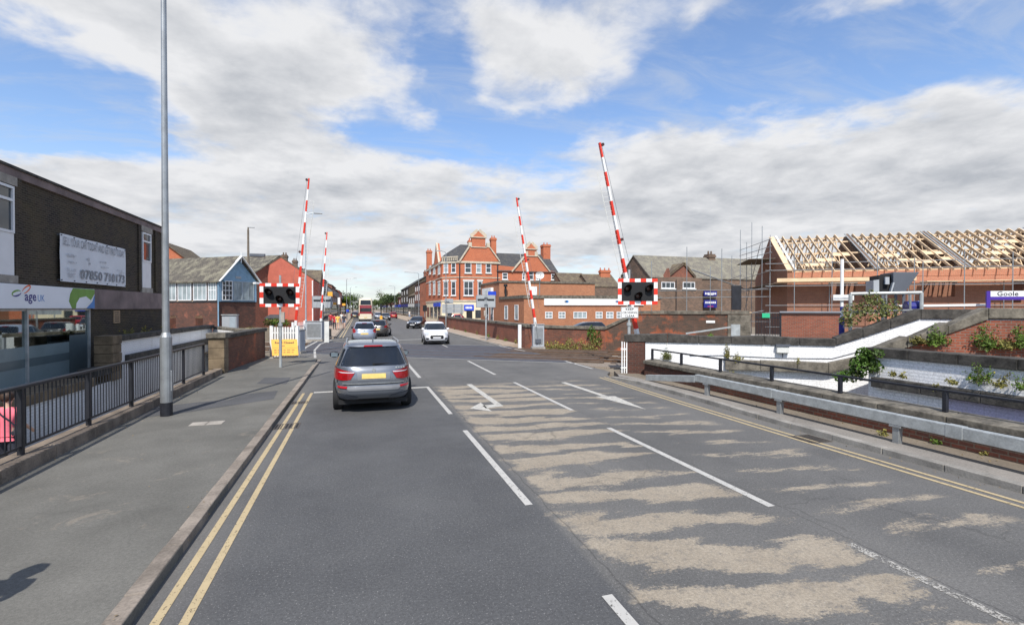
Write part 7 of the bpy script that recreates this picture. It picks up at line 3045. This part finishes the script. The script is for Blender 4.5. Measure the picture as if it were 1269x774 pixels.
def person(label, loc, rz, h, top, legs, hair='hair', stride=.0, arm_bend=.0, bag=False, bare_legs=False, group=None, long_hair=False, lean=0.0, fingers=False):
    """faces +Y in its own space"""
    t = thing('person', label, 'person', loc, rz, group)
    k = h / 1.7
    s1, s2 = stride, -stride

    def J(x, y, z, r):
        return (x * k, (y + lean * max(0, z - .95)) * k, z * k, r * k)
    n = {'pel': J(0, 0, .95, .115), 'sp': J(0, .0, 1.12, .11), 'ch': J(0, -.005, 1.30, .125), 'nb': J(0, -.01, 1.42, .06), 'nk': J(0, .0, 1.48, .05), 'hd0': J(0, .02, 1.55, .072), 'hd1': J(0, .015, 1.62, .088), 'hd2': J(0, .0, 1.675, .06)}
    e = [('pel', 'sp'), ('sp', 'ch'), ('ch', 'nb'), ('nb', 'nk'), ('nk', 'hd0'), ('hd0', 'hd1'), ('hd1', 'hd2')]
    for s_, nm, st in ((-1, 'l', s1), (1, 'r', s2)):
        n['hip' + nm] = J(s_ * .09, 0, .90, .088)
        n['kn' + nm] = J(s_ * .095, st * .5 + .03, .50, .056)
        n['an' + nm] = J(s_ * .095, st - (.02 if st < 0 else 0), .09 + (.05 if st < 0 else 0), .038)
        n['to' + nm] = J(s_ * .10, st + .15, .03 + (.02 if st < 0 else 0), .032)
        e += [('pel', 'hip' + nm), ('hip' + nm, 'kn' + nm), ('kn' + nm, 'an' + nm), ('an' + nm, 'to' + nm)]
        n['sh' + nm] = J(s_ * .175, -.01, 1.385, .055)
        n['el' + nm] = J(s_ * .235, -.04 - st * .25, 1.10, .042)
        n['wr' + nm] = J(s_ * .245, .03 - st * .5 + arm_bend * .16, .87 + arm_bend * .12, .030)
        n['ha' + nm] = J(s_ * .24, .06 - st * .55 + arm_bend * .22, .79 + arm_bend * .15, .034)
        e += [('ch', 'sh' + nm), ('sh' + nm, 'el' + nm), ('el' + nm, 'wr' + nm), ('wr' + nm, 'ha' + nm)]
    if fingers:
        for s_, nm in ((-1, 'l'), (1, 'r')):
            h0 = Vector(n['ha' + nm][:3])
            w0 = Vector(n['wr' + nm][:3])
            dn_ = (h0 - w0).normalized()
            n['ha' + nm] = (*h0, (.020 * k, .036 * k))
            for i, (o, L_) in enumerate(((-.030, .062), (-.010, .072), (.010, .068), (.028, .054))):
                b0 = h0 + dn_ * .035 * k + Vector((0, o, 0)) * k
                b1 = b0 + (dn_ + Vector((-s_ * .18, .10, 0))).normalized() * L_ * .55 * k
                b2 = b1 + (dn_ + Vector((-s_ * .55, .22, 0))).normalized() * L_ * .5 * k
                for q, pz in (('a', b0), ('b', b1), ('c', b2)):
                    n['f%s%d%s' % (q, i, nm)] = (*pz, (.0098 if q != 'c' else .008) * k)
                e += [('ha' + nm, 'fa%d%s' % (i, nm)), ('fa%d%s' % (i, nm), 'fb%d%s' % (i, nm)), ('fb%d%s' % (i, nm), 'fc%d%s' % (i, nm))]
            b0 = h0 - dn_ * .012 * k + Vector((-s_ * .012, .038, 0)) * k
            b1 = b0 + (dn_ * .8 + Vector((-s_ * .3, .7, 0))).normalized() * .045 * k
            n['ta' + nm] = (*b0, .012 * k)
            n['tb' + nm] = (*b1, .0095 * k)
            e += [('ha' + nm, 'ta' + nm), ('ta' + nm, 'tb' + nm)]
    body = skin_mesh('body', n, e, 'skin', t)
    g = lambda d, a, f: {q: (*d[q][:3], d[q][3] + a * k) for q in f}
    tn = g(n, .024, ['pel', 'sp', 'ch', 'nb', 'shl', 'shr', 'ell', 'elr'])
    tn['hem'] = J(0, 0, .90, .135)
    tn['nb'] = (*n['nb'][:3], n['nb'][3] + .014 * k)
    for q in ('ell', 'elr'):
        s_ = 'sh' + q[2]
        tn[q] = tuple(n[s_][i] + (n[q][i] - n[s_][i]) * .72 for i in range(3)) + (.060 * k,)
    skin_mesh('top', tn, [('pel', 'hem'), ('pel', 'sp'), ('sp', 'ch'), ('ch', 'nb'), ('ch', 'shl'), ('ch', 'shr'), ('shl', 'ell'), ('shr', 'elr')], top, t)
    ln = g(n, .014, ['pel', 'hipl', 'hipr', 'knl', 'knr', 'anl', 'anr'])
    ln['ws'] = J(0, 0, 1.06, .118)
    ee = [('pel', 'ws'), ('pel', 'hipl'), ('pel', 'hipr'), ('hipl', 'knl'), ('hipr', 'knr')]
    if not bare_legs:
        ee += [('knl', 'anl'), ('knr', 'anr')]
    else:
        ln.pop('anl'), ln.pop('anr')
        for q in ('l', 'r'):
            ln['kn' + q] = tuple(n['hip' + q][i] + (n['kn' + q][i] - n['hip' + q][i]) * .6 for i in range(3)) + (.085 * k,)
    skin_mesh('trousers' if not bare_legs else 'shorts', ln, ee, legs, t)
    hb = MB()
    hc = Vector(n['hd1'][:3])
    hb.ball(hc + Vector((0, -.018, .035)) * k, .108 * k, 14, 9, 1.02)
    hb.V = [v + Vector((0, 0, 0)) if v.y < hc.y + .035 * k or v.z > hc.z + .06 * k else Vector((v.x, min(v.y, hc.y + .04 * k), v.z)) for v in hb.V]
    rn = random.Random(int(h * 100))
    hb.V = [v + Vector((rn.gauss(0, .006), rn.gauss(0, .006), rn.gauss(0, .006))) * k for v in hb.V]
    if long_hair:
        hb.ball(hc + Vector((0, -.06, -.09)) * k, .085 * k, 10, 6, 1.3)
    hb.build('hair', hair, t, local=True, smooth=True)
    fb = MB()
    fb.ball(hc + Vector((0, .095, -.02)) * k, .016 * k, 8, 5, 1.4)
    fb.build('nose', 'skin', t, local=True, smooth=True)
    fb = MB()
    for s_ in (-1, 1):
        fb.ball(hc + Vector((s_ * .032, .082, .005)) * k, .011 * k, 6, 4)
    fb.build('eyes', 'black', t, local=True, smooth=True)
    if fingers:
        fb = MB()
        for s_ in (-1, 1):
            fb.ball(hc + Vector((s_ * .088, .0, -.005)) * k, .024 * k, 8, 5, 1.35)
            fb.V = [Vector((v.x, v.y, v.z)) for v in fb.V]
        fb.build('ears', 'skin', t, local=True, smooth=True)
        fb = MB()
        fb.ball(hc + Vector((0, .088, -.062)) * k, .02 * k, 8, 5, .35)
        fb.build('mouth', plain('lips', (.40, .16, .13), .5, .05), t, local=True, smooth=True)
    for q in ('l', 'r'):
        sb_ = MB()
        a = Vector(n['to' + q][:3])
        sb_.ball(a + Vector((0, -.06, .012)) * k, .062 * k, 10, 6, .62)
        sb_.V = [Vector((v.x, a.y - .06 * k + (v.y - a.y + .06 * k) * 2.1, max(.0, v.z))) for v in sb_.V]
        sb_.build('shoe', 'cloth_dark', t, local=True, smooth=True)
    if bag:
        bb = MB()
        bb.ball(Vector((.20, -.05, .98)) * k, .13 * k, 10, 7, 1.05)
        bb.V = [Vector((.20 * k + (v.x - .20 * k) * .55, v.y, v.z)) for v in bb.V]
        bg_ = bb.build('bag', 'cloth_dark', t, local=True, smooth=True)
        bb = MB()
        pts = [Vector(p) * k for p in ((.18, -.10, 1.06), (.08, -.142, 1.22), (-.04, -.150, 1.34), (-.12, -.10, 1.44))]
        bb.tube(pts, .014 * k, 5)
        bb.build('bag_strap', 'cloth_dark', bg_, local=True)
    return t


hd = PX(9, 488, -6.35)
person('person in a pink T-shirt with a dark cross-body bag behind the black railing', (hd.x, hd.y, hd.z - 1.66), radians(4), 1.66, 'pink', 'cloth_dark', stride=.16, arm_bend=.8, bag=True, fingers=True)
person('person in a pale shirt walking on the pavement beside the black railing', (G(28, 712, .1).x - .36 * .84 * 1.6, G(28, 712, .1).y - .93 * .84 * 1.6, .10), radians(-5), 1.72, 'white_dirty', 'cloth_dark', stride=.2, fingers=True)
for px, py, top, legs, st, lab, bl in ((418.6, 408.5, 'cloth_yellow', 'white_dirty', .12, 'person in a yellow top and pale shorts walking towards the shops', True), (426.3, 407.5, 'cloth_dark', 'cloth_blue', .14, 'person in a dark top and pale blue shorts near the kerb', True),
                                       (414.5, 408, 'cloth_red', 'cloth_dark', .1, 'person in red walking beside the one in yellow', False), (409.8, 404, 'cloth_red', 'cloth_dark', .08, 'person in a red top standing by the shaded shop fronts', False),
                                       (423.5, 402, 'white_dirty', 'cloth_dark', .1, 'person in a pale top farther along, past the one in yellow', False)):
    p = G(px, py, .09)
    person(lab, p, radians(10) if px < 420 else pi, 1.70, top, legs, stride=st, bare_legs=bl)
p = PY(543.8, 397.5, 86.0)
person('person in dark clothes walking past the cream shop front of the corner building', (p.x, 86.0, .09), radians(70), 1.72, 'cloth_dark', 'cloth_dark', stride=.15)
p = PX(507.5, 393, 11.5)
person('person in pale clothes by the dark shops beyond the corner building', (p.x, p.y, .09), pi, 1.7, 'white_dirty', 'cloth_blue', stride=.1)


# ================================================================== STREET FURNITURE
lamp_column('street_lamp', 'slim grey lamp column behind the two barriers with a small lantern at its top', (-3.95, 41.3, .0), 9.6, .6, .09, .055, 1.5, 'pole_blue')
for px, X, Y, h, arm, lab in ((430, -2.35, 103, 8.0, 1.3, 'street lamp by the kerb level with the bus'), (434.5, -2.35, 147, 8.0, 1.3, 'street lamp just beyond the bus, second along the kerb'), (438.8, -2.35, 236, 8.6, 1.3, 'most distant street lamp by the green trees'),
                              (553, 9.95, 58.7, 8.9, -.6, 'tall lamp column in front of the rounded corner of the red building'), (518, 10.3, 90, 8.5, -1.9, 'street lamp with a long arm beside the tall corner building'), (488, 9.2, 136, 8.0, -1.0, 'distant lamp column beside the dark fronted shops')):
    lamp_column('street_lamp', lab, (X, Y, .09), h, arm, .085, .06, 1.4, 'galv', base='galv')
lamp_column('street_lamp', 'old wooden pole with a lamp bracket between the signal box and the red gable', (PY(308, 381, 60).x, 60, 0), 11.0, .01, .16, .14, 3, 'timber_grey', base='timber_grey', cat='pole')
p = PY(310, 318, 60)
b = MB()
b.box(p.x, p.x + 1.5, 59.7, 60.2, p.z, p.z + .35)
tag(b.build('lantern', 'dark_grey', bevel=.05), 'flat dark lantern fixed to the old wooden pole', 'lamp')

for o, lab in ((crossing_signal('crossing_signal', 'grey back of the crossing signal by the farthest barrier', (-2.75, 41.0, .02), pi + radians(4)), 0),
               (crossing_signal('crossing_signal', 'grey back of the crossing signal on a pale pole before the long boundary wall', (8.98, 35.4, .05), pi - radians(8)), 0)):
    b = MB()
    b.box(-.70, .70, -.058, -.050, 2.47, 3.37)
    b.build('back_panel', 'sign_back', o, local=True)
    b = MB()
    b.box(-.62, -.12, -.049, -.02, 2.98, 3.10)
    b.box(.12, .62, -.049, -.02, 2.98, 3.10)
    b.build('lamp_housing', 'black', o, local=True)

# grey backs of the big direction signs
t = thing('direction_sign', 'grey back of a large direction sign on two posts in front of the corner building', 'sign', (11.1, 63.5, 0))
a, c = PY(548, 388, 63.5), PY(574.5, 376.5, 63.5)
for i in range(2):
    b = MB()
    zz = a.z + (c.z - a.z) * i / 2
    b.box(a.x, c.x, 63.5, 63.54, zz + .01, zz + (c.z - a.z) / 2 - .01)
    b.build('board', 'sign_back', t)
a2, c2 = PY(551, 375.8, 63.5), PY(561.7, 370, 63.5)
b = MB()
b.box(a2.x, c2.x, 63.5, 63.54, a2.z, c2.z)
b.build('board', 'sign_back', t)
for px in (553.5, 571.5):
    p = PY(px, 381, 63.4)
    b = MB()
    b.cyl((p.x, 63.42, 0), (p.x, 63.42, c.z), .06, n=8)
    b.build('post', 'galv_light', t)

t = thing('beacon_post', 'black traffic island post with a yellow base in the middle of the far street', 'post', (4.0, 97, 0))
b = MB()
b.cyl((4.0, 97, .9), (4.0, 97, 3.2), .09, n=8)
b.box(3.8, 4.2, 96.9, 97.1, 2.3, 3.1)
b.build('post', 'black_paint', t)
b = MB()
b.box(3.75, 4.25, 96.85, 97.15, 0, .95)
b.build('bollard', 'yellow', t, bevel=.05)
t = thing('traffic_light', 'black backing board of a traffic signal on a pole beside the tall corner building', 'traffic signal', (11.2, 72.5, 0))
a, c = PY(524.2, 385.5, 74), PY(529, 378, 74)
b = MB()
b.box(a.x, c.x, 74, 74.2, a.z, c.z)
b.build('head', 'black', t, bevel=.02)
b = MB()
b.cyl(((a.x + c.x) / 2, 74.25, 0), ((a.x + c.x) / 2, 74.25, c.z), .06, n=8)
b.build('pole', 'galv', t)
for px0, px1, py0, py1, Y, mt, lab in ((429, 432.3, 383.2, 386.2, 101, 'blue', 'blue direction plate on the street lamp level with the bus'), (406.8, 411.3, 369.5, 374.2, 70, 'blue', 'round blue sign in front of the shaded shops'),
                                       (406, 412, 361.5, 367.5, 72, 'yellow', 'square hanging sign with an orange face by the shaded shops'), (424, 428, 375.8, 378.6, 95, 'yellow', 'small yellow shop sign near the street lamp level with the bus'),
                                       (418.5, 421.5, 368.5, 377, 80, 'white', 'tall white shop sign before the shaded shops')):
    a, c = PY(px0, py1, Y), PY(px1, py0, Y)
    t = thing('sign_post', lab, 'sign', ((a.x + c.x) / 2, Y, 0))
    b = MB()
    if 'round' in lab:
        b.cyl(((a.x + c.x) / 2, Y, (a.z + c.z) / 2), ((a.x + c.x) / 2, Y + .04, (a.z + c.z) / 2), (c.z - a.z) / 2, n=16)
    else:
        b.box(a.x, c.x, Y, Y + .06, a.z, c.z)
    b.build('face', mt, t)
    b = MB()
    b.cyl(((a.x + c.x) / 2, Y + .1, 0), ((a.x + c.x) / 2, Y + .1, c.z), .04, n=6)
    b.build('pole', 'galv', t)

# ================================================================== PLANTS
M['stem'] = plain('weed_stems', (.13, .12, .05), .8, .3, 9)


def plant(name, label, clumps, mat, size, seed, stems=None, cat='plant', group=None, flowers=0, flat=1.0):
    """clumps: (centre, radii, leaves)"""
    rnd_ = random.Random(seed)
    lo = min(c[2] - r[2] for c, r, n in clumps)
    c0 = clumps[0][0]
    t = thing(name, label, cat, (c0[0], c0[1], lo), 0, group)
    b, sb_, fb_ = MB(), MB(), MB()
    tips = []
    for c, r, n in clumps:
        dense = name in ('ivy', 'hedge', 'woodland', 'bush')
        if dense:
            b.leaves(c, r, n, size, rnd_, flat, .15)
        per = 20
        for _ in range(max(5, int(n * 1.5) // per) if not dense else 8):
            root = Vector((c[0] + rnd_.gauss(0, .35) * r[0], c[1] + rnd_.gauss(0, .35) * r[1], c[2] - r[2]))
            while True:
                q = Vector((rnd_.uniform(-1, 1), rnd_.uniform(-1, 1), rnd_.uniform(-.9, 1.15)))
                if q.length < 1.15:
                    break
            tip = Vector((c[0] + q.x * r[0], c[1] + q.y * r[1], c[2] + q.z * r[2]))
            mid = (root + tip) / 2 + Vector((rnd_.gauss(0, .1) * r[0], rnd_.gauss(0, .1) * r[1], rnd_.uniform(0, .2) * r[2]))
            th_ = .004 + size * .022
            sb_.cyl(root, mid, th_, th_ * .7, 4, False)
            sb_.cyl(mid, tip, th_ * .7, th_ * .25, 4, False)
            tips.append(tip)
            if not dense:
                for i in range(per):
                    u = rnd_.uniform(.18, 1.0)
                    p = root.lerp(mid, u * 2) if u < .5 else mid.lerp(tip, u * 2 - 1)
                    k_ = size * rnd_.uniform(.45, 1.25) * (1.25 - .5 * u)
                    b.leaves(p + Vector((rnd_.gauss(0, size * .5), rnd_.gauss(0, size * .5), rnd_.gauss(0, size * .35))), (.01, .01, .01), 1, k_, rnd_, flat, 0)
    b.build('leaves', mat, t)
    sb_.build('stems', stems or 'stem', t)
    if flowers:
        for _ in range(flowers):
            fb_.ball(rnd_.choice(tips) + Vector((0, 0, size * .2)), size * .28, 6, 4, .6)
        fb_.build('flowers', 'flower', t)
    return t


v = lambda p, dx=0, dy=0, dz=0: (p[0] + dx, p[1] + dy, p[2] + dz)
plant('ivy', 'dense dark green ivy hanging over the end of the white wall beside the stairs', [((14.05, 10.62, 1.06), (.22, .28, .28), 330), ((13.98, 10.72, .78), (.22, .32, .32), 340), ((13.96, 10.95, .50), (.24, .34, .2), 210), ((14.06, 10.35, .84), (.16, .24, .24), 130), ((13.9, 11.25, .40), (.14, .30, .13), 110), ((14.0, 10.3, 1.2), (.1, .3, .12), 70)], 'leaf_ivy', .095, 1)
p = wp(7.15, .35, 2.45)
plant('bush', 'olive green bush growing over the sloping coping of the white parapet', [(v(p), (.50, .45, .42), 420), (v(p, -.45, .3, -.12), (.4, .35, .36), 260), (v(p, .42, -.25, .05), (.35, .3, .32), 240), (v(p, .1, .1, .38), (.28, .26, .26), 150), (v(p, -.7, .3, -.4), (.3, .3, .2), 120)], 'leaf_olive', .085, 2)
k = 0
for px, py, h, w_, mat, lab, fl in ((1213, 474, .62, .42, 'leaf_green', 'bushy weed with yellow tips on the ledge of the pale painted wall', 4), (1238, 479, .40, .24, 'leaf_weed', 'pale weed on the ledge between the bushy weed and the upright green one', 0), (1262, 482, .52, .2, 'leaf_green', 'upright green weed on the subway ledge, nearest the viewer', 0),
                                    (1181, 475, .30, .14, 'leaf_weed', 'small dry weed beside the bushy one on the subway ledge', 0), (1118, 467, .18, .09, 'leaf_weed', 'thin weed sprig on the subway ledge near the ivy', 0), (1107, 466, .2, .08, 'leaf_weed', 'thin pale sprig on the subway ledge closest to the ivy', 0),
                                    (1160, 486, .26, .08, 'leaf_weed', 'trailing weed below the ledge by the handrail post', 0)):
    k += 1
    p = PX(px, py, 14.02)
    plant('weed', lab, [((p.x, p.y, p.z + h * .45), (w_ * .6, w_, h * .5), int(40 + 900 * w_ * h))], mat, .06, 30 + k, flowers=fl)
for px, py, h, w_, mat, lab in ((1163, 425, .62, .46, 'leaf_green', 'leafy weed sprouting at the foot of the bare brick parapet under its slope'), (1222, 430, .8, .42, 'leaf_green', 'tall bright weed growing against the bare brick parapet'), (1248, 430, .42, .35, 'leaf_weed', 'pale green weed next to the tall bright one against the brick parapet'),
                                (1268, 428, .7, .35, 'leaf_green', 'green weed against the brick parapet under the station name sign'), (1138, 424, .22, .25, 'leaf_weed', 'low dry weed under the sloping coping of the brick parapet')):
    k += 1
    p = PL(px, py, E0 - RN * .12, RD)
    plant('weed', lab, [(v(p, 0, 0, h * .45), (w_, .16, h * .55), int(90 + 900 * w_ * h)), (v(p, .1, -.05, h * .25), (w_ * 1.2, .18, h * .3), 120)], mat, .075, 30 + k, flowers=0)
for t_, n_, z, r, mat, lab in ((2.72, -.1, .98, (.12, .10, .26), 'leaf_weed', 'yellowish weed rooted in the white parapet above the ledge'), (3.05, -.14, .80, (.22, .14, .16), 'leaf_weed', 'brown tuft on the pier end of the stone ledge'),
                               (2.9, -.2, .22, (.16, .12, .22), 'leaf_weed', 'yellow green sprig trailing under the pier end of the ledge'), (.72, -.16, .92, (.22, .16, .28), 'leaf_olive', 'small bush at the pier end of the white parapet'), (4.9, -.16, .76, (.08, .08, .12), 'leaf_weed', 'dry sprig on the ledge near the wall light'), (2.2, .1, 1.55, (.1, .08, .1), 'leaf_green', 'tiny green tuft on the coping of the white parapet')):
    k += 1
    plant('weed', lab, [(tuple(wp(t_, n_, z)), r, int(60 + 5000 * r[0] * r[2]))], mat, .05, 40 + k)
for px, py, z, r, mat, lab in ((1162, 549, .1, (.14, .14, .12), 'leaf_green', 'green tuft on the verge under the guardrail, nearest'), (1096, 538, .1, (.12, .1, .06), 'leaf_weed', 'flat weed on the verge between two guardrail posts'), (910, 489, .1, (.08, .08, .09), 'leaf_green', 'small green tuft by the wall just past the first guardrail post'), (1227, 562, .1, (.2, .12, .05), 'leaf_weed', 'low flat weed along the brick base of the coped wall')):
    k += 1
    p = G(px, py, z)
    plant('weed', lab, [(v(p, 0, 0, r[2] * .7), r, 90)], mat, .05, 50 + k)
# weeds beside the tracks
p = dp(2.9, -.9, .3)
q = dp(1.7, -1.0, .2)
plant('weeds', 'straw coloured clump of tall weeds at the foot of the low railway wall', [(tuple(p), (.95, .55, .48), 480), (tuple(q), (.9, .5, .34), 320), (tuple(dp(4.2, -.9, .35)), (.9, .5, .5), 380)], 'leaf_weed', .11, 70, flowers=10)
plant('ivy', 'dark ivy climbing the low railway wall where it steps up', [(tuple(dp(4.3, -.12, .95)), (.35, .12, .5), 200), (tuple(dp(4.7, -.1, .6)), (.6, .14, .45), 220)], 'leaf_ivy', .10, 71)
k = 0
for y in (31.5, 34, 36.2, 39, 43, 48, 54):
    k += 1
    plant('weed', 'dry weed at the foot of the long boundary wall, %s from the crossing' % ('first', 'second', 'third', 'fourth', 'fifth', 'sixth', 'seventh')[k - 1], [((10.08, y, .26), (.12, .35, .20), 70)], 'leaf_weed' if k % 2 else 'leaf_green', .07, 80 + k, group='weeds along the boundary wall')
for i, (x, y) in enumerate(((-8.7, 23.5), (-8.75, 25.2), (-8.7, 27.4))):
    plant('weed', ('weed with yellow flowers on the parapet just beyond the stone pier', 'weed with yellow flowers in the middle of the parapet top', 'weed with yellow flowers farthest along the parapet')[i], [((x - .15, y, 1.55), (.15, .7, .16), 130)], 'leaf_weed', .06, 90 + i, flowers=8, group='flowering weeds on the parapet')
a, c = PY(333, 399, 52), PY(353, 399, 52)
plant('hedge', 'low green hedge in front of the painted red gable', [((a.x + (c.x - a.x) * i / 4, 52, 1.05), (.5, .5, .42), 170) for i in range(5)], 'leaf_green', .14, 99, cat='hedge')
plant('weeds', 'rough grass and weeds along the old platform by the signal box', [(tuple(rp(-4.5 - i * 1.4, 5.6, .85)), (.8, .5, .16), 90) for i in range(7)], 'leaf_weed', .11, 98)


# trees
def tree(label, loc, h, r, mat, seed, n=1500, size=.42, bare=False):
    rnd_ = random.Random(seed)
    t = thing('tree', label, 'tree', loc)
    x, y, z = loc
    b = MB()
    b.cyl((x, y, z), (x + .1, y, z + h * .45), .03 * h, .018 * h, 8)
    tips = []
    for i in range(8):
        a = 2 * pi * i / 8 + rnd_.uniform(-.3, .3)
        e = Vector((x + r * .75 * cos(a), y + r * .75 * sin(a), z + h * rnd_.uniform(.55, .95)))
        m_ = Vector((x + r * .3 * cos(a), y + r * .3 * sin(a), z + h * .55))
        s0 = Vector((x + .05, y, z + h * rnd_.uniform(.3, .44)))
        b.cyl(s0, m_, .012 * h, .008 * h, 6)
        b.cyl(m_, e, .008 * h, .003 * h, 5)
        tips += [e, m_ + Vector((0, 0, h * .15))]
        if bare:
            for _ in range(6):
                f_ = e + Vector((rnd_.gauss(0, r * .25), rnd_.gauss(0, r * .25), rnd_.uniform(0, h * .2)))
                b.cyl(m_ + (e - m_) * rnd_.uniform(.2, 1), f_, .004 * h, .0015 * h, 4, False)
    b.build('trunk', 'bark', t)
    b = MB()
    tips.append(Vector((x, y, z + h * .85)))
    for e in tips:
        b.leaves(e, (r * rnd_.uniform(.28, .46), r * rnd_.uniform(.28, .46), h * rnd_.uniform(.10, .17)), n // len(tips) if not bare else 8, size, rnd_, 1.0, .2)
    b.build('crown', mat, t)
    return t


k = 0
for px, D, h, r, mat, lab, bare in ((472, 235, 6.6, 4.0, 'leaf_tree', 'broad green tree in the middle distance right of the bus', 0), (479, 215, 8.6, 4.2, 'leaf_tree', 'bushy green tree left of the dark conical one', 0), (485, 175, 7.6, 3.6, 'leaf_dark', 'dark dense tree in front of the farthest sunny shops', 0),
                                    (476, 275, 13.0, 4.0, 'leaf_olive', 'thin almost bare tree rising above the green trees', 1), (491, 260, 7.0, 5.0, 'leaf_dark', 'dark tree half hidden by the sunny row of shops', 0), (463, 300, 7.5, 5, 'leaf_tree', 'far green tree just right of the bus roof', 0),
                                    (432, 250, 10.5, 4.5, 'leaf_tree', 'green tree at the far end of the shaded shops', 0), (437, 300, 11.0, 6.0, 'leaf_dark', 'dark tree behind the most distant street lamp', 0), (428, 215, 7.5, 3.0, 'leaf_green', 'small bright tree among the shaded shops', 0), (446, 420, 9, 8, 'leaf_dark', 'farthest dark tree hidden behind the bus', 0)):
    k += 1
    a = ray(px, 381)
    s_ = D / (a.x * sin(YAW) + a.y * cos(YAW))
    tree(lab, (a.x * s_, a.y * s_, 0), h, r, mat, 200 + k, 1300, .5, bare)
plant('woodland', None, [((-60 + i * 14 + (i * 37 % 9), 620 + (i * 53 % 60), 4), (11, 8, 4.5 + (i * 29 % 4)), 260) for i in range(22)], 'leaf_dark', 1.7, 300)
w = bpy.data.objects['woodland']
w['kind'] = 'stuff'
for kx in ('label', 'category'):
    if kx in w:
        del w[kx]
